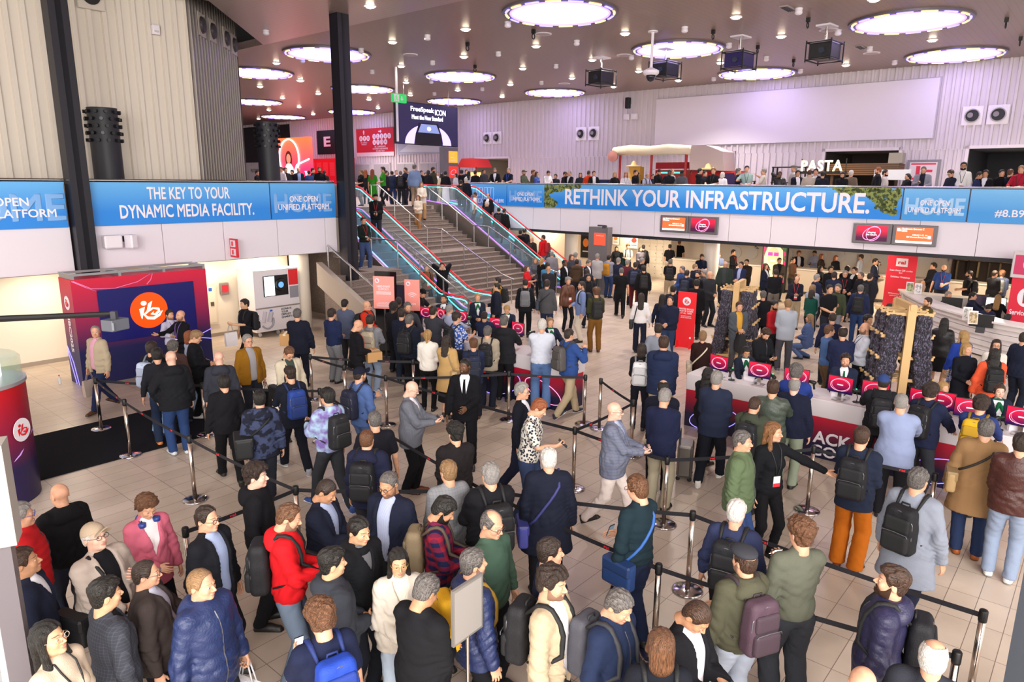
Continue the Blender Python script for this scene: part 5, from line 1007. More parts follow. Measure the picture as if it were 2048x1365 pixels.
q(1390,529,'pink faced man in a dark jacket in the dense group',yaw=120,top='jacket',tc='#1f2440',hair='buzz',hc='sand',skin='p',arms='cc')
q(1404,509,'man in a navy t shirt with a printed lion reading his phone',ph='k',yaw=15,top='tee',tc='#152046',hair='short',hc='b',beard='beard',arms='pp',hp=25,h=1.8)
q(1374,542,'man with a navy backpack in the dense group',bp='#20263c',yaw=168,top='jacket',tc='#1e2648',hair='short',hc='db',arms='cc')
q(1397,544,'bearded man in black in the dense group',yaw=-40,top='sweater',tc='#17171c',hair='short',hc='k',beard='beard',arms='cc')
q(1408,541,'grey haired man with glasses beside the bearded man in black',yaw=-70,top='jacket',tc='#3a3c44',hair='full',hc='g',gl='#30303a',arms='cc')
q(1420,544,'bald man with glasses facing out of the dense group',yaw=40,top='jacket',tc='#26282e',hair='none',gl='#40302a',arms='cc')
q(1394,561,'man in a black suit with his back turned by the lanyard rack',yaw=182,top='suit',tc='#15161c',hair='short',hc='k',arms='dd',bc='#15151a',h=1.82)
q(1438,506,'man in a slate polo shirt with a blue rucksack reading his phone',ph='k',yaw=8,top='polo',tc='#5a6a94',hair='thin',hc='b',hp=28,arms='pp',bc='#33353d')
q(1467,501,'man in a black sweater with a red badge by the cloakroom',yaw=60,top='sweater',tc='#101014',hair='full',hc='k',skin='t',arms='cc',lan='#b02a30')
q(1485,486,'man in a pale grey blazer seen from behind at the cloakroom',yaw=180,top='suit',tc='#9a968f',hair='short',hc='db',arms='ff')
q(1445,484,'woman with black hair at the cloakroom barrier',fem=1,yaw=40,top='jacket',tc='#2c2c34',hair='long',hc='k',arms='cc',h=1.66)
q(1456,483,'bald man in a black suit at the cloakroom barrier',yaw=60,top='suit',tc='#131319',shirt='#d8d8e0',hair='buzz',hc='dg',arms='cc')
q(1398,481,'waiter in a black waistcoat holding out a menu',yaw=-60,top='vest',tc='#141418',hair='short',hc='k',skin='d',arms='wc')
q(1451,524,'older man with glasses in a dark green jacket',yaw=-8,top='open',tc='#2c3832',shirt='#3a3c40',hair='thin',hc='w',gl='#30303a',arms='dd',lan='#b02a30',g=1.2)
q(1483,525,'man in a navy suit and blue shirt beside the older man in green',yaw=-30,top='open',tc='#1f2c60',shirt='#a4b0e0',hair='short',hc='db',gl='#30303a',arms='cc')
q(1494,520,'man in a dark brown jacket behind the navy suit',yaw=-20,top='jacket',tc='#2f2620',hair='short',hc='k',arms='cc')
q(1531,528,'woman in a navy suit talking on her phone',ph='k',fem=1,yaw=60,top='suit',tc='#1d2646',hair='bob',hc='br',arms='cu',bc='#1d2238',h=1.7,phs='L')
q(1559,517,'man in a brown blazer in front of the bright screen',yaw=20,top='suit',tc='#423a34',shirt=BK,hair='short',hc='db',arms='cc')
q(1552,540,'man in a black sweater and grey trousers with his back turned',yaw=188,top='sweater',tc='#14151c',hair='short',hc='db',arms='cc',bc='#6f6a64')
q(1586,516,'man in a brown cardigan by the bright screen',yaw=60,top='sweater',tc='#5c4634',hair='short',hc='db',arms='cd',bc='#2a2a30',lan='#c03028')
q(1598,503,'red haired man in a black suit at the cloakroom counter',yaw=20,top='open',tc='#15151a',shirt='#d8d4da',hair='full',hc='r',arms='cc')
q(1630,502,'man in a lilac shirt with a black strap reading his phone',ph='k',yaw=-25,top='shirt',tc='#b0b4d4',hair='short',hc='db',hp=25,arms='pp',bc='#a58c5c')
q(1643,509,'woman in a brown coat by the cloakroom counter',fem=1,yaw=70,top='coat',tc='#3a2e28',hair='bob',hc='r',arms='cc',h=1.7)
q(1672,512,'woman with long auburn hair in black at the cloakroom counter',fem=1,yaw=50,top='jacket',tc='#19181d',hair='longwavy',hc='r',arms='cc',h=1.7)
q(1723,510,'man in a white shirt pointing left at the cloakroom counter',yaw=-110,top='shirt',tc='#d6d4dc',hair='short',hc='b',arms='wd',bc='#3a3c46')
q(1751,519,'man in a navy suit on the phone by the cloakroom counter',ph='k',yaw=70,top='suit',tc='#1c2444',hair='full',hc='k',arms='cu',phs='L')
q(1594,553,'balding man in a navy shirt and khaki trousers reading his phone',ph='k',yaw=5,top='shirt',tc='#1b2036',hair='bald',hc='db',hp=35,arms='pp',bc='#a99a80',lan='#b02a30',g=1.1)
q(1577,601,'man in a pale grey blazer and grey jeans',yaw=186,top='suit',tc='#a8b0c0',hair='short',hc='sand',arms='cc',bc='#4a4a54',shoes='#6a6a72',sole='#e6e4e4',h=1.84)
q(1548,604,'bearded man in a red sweater',yaw=58,top='sweater',tc='#a41c24',hair='fade',hc='k',beard='beard',skin='t',arms='cc',bc='#17171c')
q(1527,584,'grey haired man in a black suit with his back turned by the rack',yaw=188,top='suit',tc='#15161d',hair='short',hc='dg',arms='cd',bc='#121217')
i=q(1479,606,'young man in a grey jacket over a yellow t shirt holding a black rucksack',yaw=18,top='open',tc='#4a5058',shirt='#cf9a3c',hair='short',hc='b',arms='cc',bc='#4b4c52'); hand_bag(i,'#131318','black rucksack held in front by the young man in the yellow t shirt',0,name='rucksack',w=.34,hh=.45,d=.2,drop=.06,wc='#131318')
q(1531,657,'bearded man in a black overshirt typing on his phone',ph='k',yaw=42,top='jacket',tc='#16171c',hair='fade',hc='b',beard='beard',hp=35,arms='pp',bc='#17171c')
i=q(1406,664,'woman with a fair bun in a dark brown sweater with a cross body strap',fem=1,yaw=182,top='sweater',tc='#2a1714',hair='bun',hc='sand',arms='cc',bc='#1a1b22',h=1.68); strap_bag(i,'#c8b8a0','cream cross body bag of the woman in the dark brown sweater',1,z=.92,strap='#d8cbb4')
q(1621,630,'woman with long fair hair crouching in denim',fem=1,yaw=-100,top='jacket',tc='#4c639c',hair='long',hc='sand',arms='cc',legs='squat',bc='#5874ac',h=1.7)
q(1666,628,'thin haired man in a navy pullover with his back turned',yaw=184,top='sweater',tc='#1b2450',hair='thin',hc='db',arms='dd',g=1.15)
q(1659,653,'man with brown hair in a light blue sweater and brown trousers',yaw=118,top='sweater',tc='#4d74b4',hair='short',hc='br',arms='cc',bc='#6a5540')
q(1687,656,'balding man in a navy shirt with a white belt',yaw=184,top='shirt',tc='#1e2858',hair='bald',hc='db',arms='cc',bc='#1b2448',h=1.82)
q(1732,648,'bald man in a white shirt with a lanyard and black trousers',yaw=-70,top='shirt',tc='#cdd0dc',hair='none',beard='stubble',arms='cc',bc='#15151a',lan='#27304a',g=1.25,belly=.4,h=1.84)
q(1736,632,'man in black behind the bald man in the white shirt',yaw=50,top='jacket',tc='#15151b',hair='full',hc='k',skin='t',arms='cc')
q(1677,570,'bearded man in a green cardigan with folded arms',yaw=-22,top='sweater',tc='#38402e',hair='short',hc='dg',beard='stubble',arms='xd',bc='#83848e',h=1.82)
q(1722,572,'man in a navy padded jacket with a black rucksack in the middle of the hall',bp='#14151a',yaw=176,top='puffer',tc='#1f2c5c',hair='short',hc='dg',arms='dd',bc='#26427c',g=1.1)
q(1626,571,'woman with fair hair in pale denim behind the green blouse',fem=1,yaw=150,top='jacket',tc='#9aa8c0',hair='long',hc='sand',arms='cc',h=1.68,bc=LJ)
q(1624,581,'woman with dark hair in a bottle green blouse',fem=1,yaw=150,top='blouse',tc='#12463c',hair='bob',hc='db',arms='cc',h=1.64)
q(1634,550,'grey haired man in a navy suit in the group by the red banner',yaw=120,top='suit',tc='#1c2650',hair='short',hc='g',arms='cc')
q(1641,533,'woman with black hair reading a leaflet in the group by the red banner',fem=1,yaw=60,top='jacket',tc='#18181d',hair='bob',hc='k',arms='cc',h=1.66)
q(1662,534,'man with black hair in a dark jacket in the group by the red banner',yaw=20,top='jacket',tc='#1a1a20',hair='full',hc='k',skin='a',arms='cc')
q(1669,546,'man seen from behind in a dark blue jacket in the group by the red banner',yaw=175,top='jacket',tc='#222c50',hair='full',hc='db',arms='cc')
q(1691,543,'grey haired man with glasses in a black coat among the group by the banner',yaw=5,top='jacket',tc='#16161b',hair='short',hc='g',gl='#20202a',arms='cc',lan='#b02a30')
q(1695,534,'man looking away behind the man with glasses and grey hair',yaw=170,top='jacket',tc='#1b1b21',hair='full',hc='k',arms='cc')
q(1710,536,'man in black facing the woman with the badge',yaw=-40,top='suit',tc='#141419',hair='short',hc='db',arms='cc',shirt='#d8d8de')
q(1723,546,'heavy grey haired man in a dark coat near the red banner',yaw=-60,top='coat',tc='#1d1c22',hair='thin',hc='dg',arms='cc',g=1.25)
q(1741,548,'man in a dark jacket with a rucksack near the red banner',bp='#1b1c21',yaw=150,top='jacket',tc='#22232b',hair='short',hc='db',arms='cc',bc='#22242c')
q(1660,572,'man in a black t shirt with a white print in the group',yaw=30,top='tee',tc='#111116',hair='short',hc='k',skin='a',arms='cc')
q(1889,531,'bald bearded man in a royal blue t shirt at the service desk',yaw=0,top='tee',tc='#1b3c84',hair='none',beard='beard',hc='b',arms='dc',g=1.35,belly=.6,lan='#b02a30',h=1.82,bc='#22242c')
q(1868,528,'person with black curls in a dark jacket at the service desk',yaw=-60,top='jacket',tc='#18181e',hair='curly',hc='k',arms='cc')
q(1940,543,'bearded man with glasses in a black t shirt and rucksack',bp='#1c1d23',yaw=-85,top='tee',tc='#121217',hair='short',hc='db',beard='beard',gl='#30303a',arms='cc',bc='#26262c')
q(1990,543,'man in a black coat with short dark hair near the curly haired visitor',yaw=140,top='jacket',tc='#19191f',hair='short',hc='db',arms='cc')
q(2005,543,'curly haired visitor with a grey rucksack',bp='#6c6a66',yaw=176,top='jacket',tc='#4a5478',hair='curly',hc='br',arms='cc')
# --- service desk staff and the right edge
q(1897,585,'grey haired man in a black shirt walking round the service desk',yaw=40,top='shirt',tc='#16161b',hair='short',hc='g',legs='sit',arms='dd')
q(1946,587,'man with black hair in a navy jacket seated at the service desk screens',yaw=80,top='jacket',tc='#1c2548',hair='full',hc='k',legs='sit',arms='ff')
q(1978,608,'member of staff in a navy jacket bending over the service desk',yaw=20,top='jacket',tc='#1f2a54',hair='short',hc='k',skin='t',hp=45,lean=14,legs='sit',arms='ff')
q(1997,591,'blond woman seated at the bright service desk screen',fem=1,yaw=170,top='blouse',tc='#15151a',hair='long',hc='bl',legs='sit',arms='ff')
q(2042,594,'person in a white jacket behind the service desk',yaw=10,top='jacket',tc='#dcd8e0',hair='curly',hc='k',skin='b',legs='sit',arms='cc')
q(2016,630,'small person with black hair at the service desk',yaw=170,top='jacket',tc='#1d2440',hair='full',hc='k',legs='sit',arms='cc',h=1.6)
q(1857,597,'man in an olive brown coat behind the lanyard rack',yaw=-60,top='coat',tc='#4f4424',hair='short',hc='db',beard='stubble',arms='cc')
q(1780,609,'man in black with a grey rucksack behind the lanyard rack',bp='#3a3b42',yaw=160,top='jacket',tc='#131318',hair='short',hc='db',arms='dd',bc='#23345c')
i=q(1890,638,'woman with long black hair in a leather jacket and black skirt',fem=1,yaw=172,top='jacket',tc='#141318:shiny',hair='long',hc='k',arms='dd',bare=1,skirt=.5,bc='#16151a',h=1.72)
i=q(1929,664,'woman with blond curls in a royal blue cardigan',fem=1,yaw=215,top='sweater',tc='#1c3eae',hair='longwavy',hc='bl',arms='cd',bare=1,skirt=.62,bc='#2a3a74:floral:#a0a8cc:40',h=1.7); hand_bag(i,'#b0946c','brown paper tote with white lettering of the woman with blond curls',0,word='DAM\nGOOD\nBITES',w=.34,hh=.3,drop=.12)
q(1934,689,'blond hostess in a black dress with a name badge',fem=1,yaw=22,hy=25,top='dress',tc='#12141d',hair='bob',hc='bl',arms='cc',bare=1,h=1.72)
q(1994,681,'woman with long brown hair and glasses in a cream top',fem=1,yaw=5,top='blouse',tc='#d9d2ca',hair='long',hc='db',gl='#40302c',arms='cc',h=1.68,bc='#22222a')
q(1991,700,'woman with a black ponytail in an orange jacket',bp='#141418',fem=1,yaw=195,top='jacket',tc='#e05a38',hair='long',hc='k',arms='cd',h=1.72,bc='#1a1a20')
q(2050,668,'man in navy at the edge of the picture beyond the service desk',yaw=150,top='jacket',tc='#1c2444',hair='short',hc='db',arms='dd',bc='#1c2238')
# --- upper level: along the balcony rails, the landing crowd, the stairs and escalators
def up(x, y, label, a=None, b=None, zf=ZF, hh=None, **k):
    p = pa(x, y, a) if a is not None else pb(x, y, b); h = p[2]-zf if hh is None else hh
    return q(x, y, label, world=(p[0], p[1]), z=(zf if hh is None else p[2]-hh), h=min(max(h/.985, 1.52), 1.95), **k)
RA = 26.85
for x, y, lab, kw in [
 (951, 343, 'man in black near the end of the right balcony rail', dict(yaw=150, top='jacket', tc='#121216', hair='full', hc='k')),
 (938, 344, 'woman in white near the end of the right balcony rail', dict(fem=1, yaw=160, top='blouse', tc='#d8d4da', hair='long', hc='k')),
 (968, 340, 'man in a grey jacket chatting behind the LA banner panel', dict(yaw=40, top='jacket', tc='#3a3a42', hair='short', hc='db', skin='t')),
 (990, 338, 'bearded man in a black suit at the rail above the LA banner panel', dict(yaw=-10, top='suit', tc='#131318', shirt='#d8d8de', hair='short', hc='dg', beard='beard', arms='rr')),
 (1017, 338, 'grey haired man in a navy polo with a blue lanyard at the balcony rail', dict(yaw=-30, top='polo', tc='#161c38', hair='short', hc='g', arms='rr', lan='#2a60c0')),
 (1048, 342, 'man in an olive cap and green jacket at the balcony rail', dict(yaw=60, top='jacket', tc='#4a5244', cap='cap', capc='#4a4a38', hair='short', hc='g', beard='stubble', arms='rr')),
 (1067, 342, 'woman with brown hair behind the man in the olive cap', dict(fem=1, yaw=70, top='jacket', tc='#3c3834', hair='wavy', hc='br')),
 (1074, 345, 'woman in a blue blouse at the balcony rail', dict(fem=1, yaw=60, top='blouse', tc='#3a58b0', hair='bob', hc='b', gl='#20202a', arms='cc')),
 (1096, 343, 'man in a white shirt reading his phone at the balcony rail', dict(ph='k', yaw=30, top='shirt', tc='#e2e0e6', hair='short', hc='k', arms='pp', hp=25)),
 (1128, 345, 'dark haired man in black bending over the balcony rail', dict(yaw=60, top='jacket', tc='#17171c', hair='short', hc='k', arms='rr', lean=8)),
 (1139, 344, 'grey haired man in a dark suit with a hand at his chin', dict(yaw=-40, top='suit', tc='#16171e', shirt='#d4d4da', hair='thin', hc='g', arms='ur')),
 (1161, 347, 'woman with dark hair peeping over the balcony rail', dict(fem=1, yaw=10, top='jacket', tc='#22262f', hair='bob', hc='db')),
 (1178, 343, 'man in an orange red jacket at the balcony rail', dict(yaw=150, top='jacket', tc='#d04018', hair='buzz', hc='b', skin='t')),
 (1188, 344, 'man in a black suit and white shirt leaning on the balcony rail', dict(yaw=15, top='open', tc='#111116', shirt='#e4e2e8', hair='short', hc='k', arms='rr')),
 (1230, 346, 'woman with long fair hair resting her arms on the balcony rail', dict(fem=1, yaw=20, top='blouse', tc='#17171c', hair='long', hc='bl', arms='rr')),
 (1252, 346, 'woman with red hair in a white blouse at the balcony rail', dict(fem=1, yaw=5, top='blouse', tc='#e4dfe2', hair='long', hc='r', arms='rr', lan='#30303a')),
 (1272, 342, 'man in black on the phone at the balcony rail', dict(ph='k', yaw=60, top='jacket', tc='#15151a', hair='short', hc='b', arms='cu', phs='L')),
 (1294, 348, 'bald man in a pale shirt with a rucksack at the balcony rail', dict(yaw=40, top='shirt', tc='#c2c6dc', hair='bald', hc='g', arms='rr', hp=20, bp='#1c1c22')),
 (1317, 340, 'bearded man in a black t shirt reading at the balcony rail', dict(ph='k', yaw=50, top='tee', tc='#101015', hair='fade', hc='b', beard='beard', arms='pp', hp=30)),
 (1339, 342, 'dark skinned man in a striped black track jacket at the balcony rail', dict(yaw=0, top='jacket', tc='#16181f', hair='short', hc='k', skin='d', arms='rr')),
 (1345, 340, 'fair man in a light shirt behind the striped track jacket', dict(yaw=60, top='shirt', tc='#bcb8c0', hair='thin', hc='sand')),
 (1364, 343, 'dark skinned man in a black cap and grey jacket at the balcony rail', dict(yaw=-10, top='jacket', tc='#4a4a50', cap='cap', capc='#15151a', hair='short', hc='k', skin='d', arms='rr', hp=15)),
 (1401, 339, 'man in a black hoodie turned away by the bar opening', dict(yaw=100, top='hoodie', tc='#121217', hair='short', hc='k')),
 (1411, 344, 'man with dark hair half hidden by the black hoodie', dict(yaw=40, top='jacket', tc='#20202a', hair='short', hc='k')),
 (1427, 338, 'fair man with glasses in a black t shirt at the balcony rail', dict(yaw=-20, top='tee', tc='#121216', hair='swept', hc='sand', gl='#20202a', arms='rr', lan='#30303a')),
 (1446, 346, 'white haired woman in a white top at the balcony rail', dict(fem=1, yaw=150, top='blouse', tc='#e2dee2', hair='bob', hc='w')),
 (1478, 339, 'man in a navy polo listening at the balcony rail', dict(yaw=90, top='polo', tc='#161e3c', hair='full', hc='dg', arms='rr')),
 (1494, 334, 'tall man in a sage polo with a red badge at the balcony rail', dict(yaw=5, top='polo', tc='#8fa8a4', hair='short', hc='db', arms='oc', lan='#22222a')),
 (1527, 339, 'grey haired man in a cream shirt raising his hand at the balcony rail', dict(yaw=-90, top='polo', tc='#c8bfb4', hair='short', hc='g', gl='#30303a', arms='er')),
 (1560, 345, 'dark skinned man in a black leather jacket resting at the balcony rail', dict(yaw=-5, top='jacket', tc='#141418:shiny', hair='buzz', hc='k', skin='d', arms='ur')),
 (1588, 333, 'man in a grey flat cap and light jacket', dict(yaw=-80, top='jacket', tc='#b4b0ac', cap='flatcap', capc='#6a6660', hair='short', hc='g')),
 (1596, 343, 'man in a navy suit and white shirt with dark hair at the balcony rail', dict(yaw=25, top='open', tc='#161a30', shirt='#e2e0e6', hair='short', hc='k', skin='t', arms='cr')),
 (1620, 342, 'man in a beige jacket with a strap leaning back on the balcony rail', dict(yaw=170, top='jacket', tc='#b0a498', hair='short', hc='b')),
 (1632, 340, 'man in a black suit beyond the beige jacket', dict(yaw=-20, top='suit', tc='#15151b', shirt='#dcdce2', hair='fade', hc='k')),
 (1646, 345, 'man in a dark t shirt with his back to the rail', dict(yaw=175, top='tee', tc='#1c2234', hair='short', hc='k')),
 (1685, 345, 'bearded man in a black t shirt texting at the balcony rail under the PASTA sign', dict(ph='k', yaw=5, top='tee', tc='#111116', hair='fade', hc='db', beard='beard', arms='pp', hp=25)),
 (1703, 343, 'grey haired man in a brown jacket looking into the kitchen', dict(yaw=160, top='jacket', tc='#6e5f50', hair='short', hc='w')),
 (1756, 337, 'bearded man in a black jacket in profile near the kitchen opening', dict(yaw=-85, top='jacket', tc='#111116', hair='short', hc='r', beard='beard')),
 (1772, 342, 'man with black hair and glasses behind the black jacket', dict(yaw=80, top='shirt', tc='#b8b0b0', hair='short', hc='k', beard='beard')),
 (1815, 349, 'woman with dark tied hair in black by the floor plan', dict(fem=1, yaw=-60, top='jacket', tc='#121217', hair='pony', hc='k')),
 (1848, 335, 'balding bearded man in a grey tweed blazer with a red badge', dict(ph='k', yaw=-5, top='open', tc='#7c7d88', shirt='#1c2038', hair='thin', hc='dg', beard='beard', arms='hr', hp=25, g=1.3, belly=.5, lan='#22222a')),
 (1904, 342, 'man with glasses in a navy gilet bending to his phone', dict(yaw=-50, top='vest', tc='#1f2740', hair='full', hc='b', gl='#20202a', arms='pp', hp=25)),
 (1928, 327, 'bearded man in sunglasses and a white shirt at the balcony rail', dict(yaw=0, top='shirt', tc='#dedad8', hair='short', hc='k', skin='t', beard='beard', gl='#101014', arms='cd', lan='#22222a')),
 (1959, 346, 'man in a blue suit and bright blue shirt at the balcony rail', dict(yaw=70, top='open', tc='#22306a', shirt='#2f78d8', hair='short', hc='db', skin='t', hp=15)),
 (1972, 343, 'man in a black suit with a white collar next to the blue suit', dict(yaw=-10, top='suit', tc='#121218', shirt='#e0dee4', hair='full', hc='k', skin='t')),
 (2005, 342, 'man in black silhouetted against the dark shop opening', dict(yaw=20, top='jacket', tc='#0d0d11', hair='short', hc='k')),
 (2022, 341, 'man in a navy jacket turned towards the dark shop opening', dict(yaw=150, top='jacket', tc='#171c34', hair='short', hc='br')),
 (2043, 334, 'fair man in a crimson shirt with a badge at the balcony rail', dict(yaw=-20, top='shirt', tc='#a81e34', hair='short', hc='sand', arms='rr', lan='#22222a')),
 (1306, 350, 'child sized figure in dark blue behind the balcony rail', dict(yaw=20, top='jacket', tc='#23345c', hair='short', hc='b')),
 (1111, 350, 'dark haired visitor low behind the balcony rail', dict(yaw=-20, top='jacket', tc='#20242e', hair='full', hc='db'))]:
    kw.setdefault('arms', 'dd'); up(x, y, lab, a=RA+(.5 if any(w in lab for w in ('behind', 'beyond', 'half hidden', 'turned', 'looking into', 'silhouetted')) else 0)+(.6 if 'flat cap' in lab else 0), **kw)
for x, y, b, lab, kw in [
 (515, 343, 30, 'man in black beside the ribbed block on the left balcony', dict(yaw=60, top='jacket', tc='#17171c', hair='short', hc='k')),
 (562, 336, 30, 'man in a white shirt raising his hand beside the glowing red screen', dict(yaw=-40, top='shirt', tc='#cfc8cc', hair='short', hc='b', arms='ed')),
 (571, 337, 30, 'man in a dark jacket by the glowing red screen', dict(yaw=20, top='jacket', tc='#1d1d24', hair='short', hc='db')),
 (584, 342, 31, 'man in black looking down by the glowing red screen', dict(yaw=-30, top='jacket', tc='#15151a', hair='full', hc='k')),
 (597, 337, 30, 'bearded bald man in a dark suit and blue shirt on the left balcony', dict(yaw=10, top='open', tc='#1b1d28', shirt='#8fa8dc', hair='bald', hc='g', beard='beard')),
 (618, 343, 31, 'man in a blue jacket turned away on the left balcony', dict(yaw=170, top='jacket', tc='#27407c', hair='short', hc='k')),
 (626, 338, 32, 'man with dark hair beyond the blue jacket on the left balcony', dict(yaw=90, top='jacket', tc='#2c2c34', hair='short', hc='k')),
 (639, 336, 28, 'bearded man in a black t shirt on the left balcony', dict(yaw=10, top='tee', tc='#131318', hair='short', hc='b', beard='beard', g=1.1)),
 (649, 343, 29, 'man in a dark brown jacket beside the bearded man on the left balcony', dict(yaw=150, top='jacket', tc='#2c2422', hair='short', hc='db')),
 (688, 331, 27, 'grey haired man in a violet jumper reading by the red panel', dict(ph='k', yaw=30, top='sweater', tc='#3c3450', hair='full', hc='g', arms='pp', hp=25)),
 (700, 338, 25, 'woman with long black hair in a white jacket by the red panel', dict(fem=1, yaw=60, top='jacket', tc='#d8d2d8', hair='long', hc='k', arms='cc')),
 (721, 341, 27, 'woman with a fair ponytail in a black t shirt and grey jeans', dict(fem=1, yaw=-60, top='tee', tc='#131318', hair='pony', hc='sand', bc='#8a8d96', arms='cc')),
 (731, 341, 29, 'woman with auburn hair behind the fair ponytail', dict(fem=1, yaw=170, top='jacket', tc='#1a1a20', hair='long', hc='r')),
 (745, 340, 26.4, 'hostess with red hair in a green apron dress', dict(fem=1, yaw=150, top='tee', tc='#2f8a22', hair='longwavy', hc='r', bc='#2f8a22', skirt=.55)),
 (765, 336, 26.2, 'hostess with dark curls in a green apron', dict(fem=1, yaw=-80, top='tee', tc='#2f8a22', hair='wavy', hc='db', bc='#1a1a1e', arms='cc')),
 (773, 343, 27.5, 'man in a dark jacket passing behind the green aprons', dict(yaw=90, top='jacket', tc='#1d2130', hair='short', hc='k', legs='walk')),
 (784, 344, 28, 'man in a navy jacket and blue trousers on the landing', dict(yaw=170, top='jacket', tc='#1c2a56', hair='short', hc='k', bc='#27407c')),
 (793, 342, 30, 'grey haired man in a dark suit deep in the landing crowd', dict(yaw=20, top='suit', tc='#1f2026', hair='short', hc='g')),
 (801, 344, 27, 'man in black with his back turned in the landing crowd', dict(yaw=176, top='jacket', tc='#131318', hair='short', hc='dg', bp='#1a1a20')),
 (810, 337, 27, 'man in a navy polo with a white badge in the landing crowd', dict(yaw=-60, top='polo', tc='#182040', hair='short', hc='k', skin='t', arms='cc')),
 (816, 345, 32, 'fair man in a dark coat far back in the landing crowd', dict(yaw=30, top='coat', tc='#25252c', hair='short', hc='sand')),
 (829, 331, 24.8, 'big man in a pale blue jacket and tan trousers at the top of the stairs', dict(yaw=160, top='jacket', tc='#6d86b4', hair='short', hc='dg', gl='#30303a', bc='#a08a74', g=1.2)),
 (843, 343, 29, 'man in a black shirt beyond the pale blue jacket', dict(yaw=40, top='shirt', tc='#16161c', hair='short', hc='k')),
 (857, 342, 27, 'woman in black with dark hair in the landing crowd', dict(fem=1, yaw=150, top='jacket', tc='#15151a', hair='bob', hc='db')),
 (867, 337, 28, 'bearded man in an olive jacket in the landing crowd', dict(yaw=60, top='jacket', tc='#3c3c2c', hair='curly', hc='db', beard='beard')),
 (883, 348, 26.4, 'woman in a cream cardigan beside the white skirt', dict(fem=1, yaw=200, top='sweater', tc='#d6cca8', hair='long', hc='db', bc='#d6cca8')),
 (891, 344, 25.8, 'person in a black sweater and long white skirt at the escalator top', dict(fem=1, yaw=170, top='sweater', tc='#111116', hair='full', hc='k', bc='#e6e2ea', skirt=.12)),
 (911, 348, 26.6, 'woman in white with dark hair at the escalator top', dict(fem=1, yaw=-60, top='blouse', tc='#d0ccd2', hair='bob', hc='k', bc='#22222a')),
 (923, 342, 28.5, 'man in a dark sweater facing the food stalls', dict(yaw=175, top='sweater', tc='#17171d', hair='curly', hc='k')),
 (933, 341, 29.5, 'man with glasses in a dark jacket facing the entrance hall', dict(yaw=20, top='jacket', tc='#202028', hair='short', hc='db', gl='#20202a')),
 (776, 346, 33, 'dark haired man far back near the grey doors', dict(yaw=170, top='jacket', tc='#1a1a20', hair='short', hc='k')),
 (837, 346, 33, 'woman in a red coat far back near the grey doors', dict(fem=1, yaw=150, top='coat', tc='#7a2028', hair='bob', hc='db')),
 (875, 345, 32, 'man in a grey suit far back by the info column', dict(yaw=20, top='suit', tc='#55565e', hair='short', hc='g')),
 (851, 347, 31, 'man in a dark blue anorak far back in the landing crowd', dict(yaw=10, top='hooded', tc='#1c2a4c', hair='short', hc='b'))]:
    kw.setdefault('arms', 'dd'); up(x, y, lab, b=b, **kw)
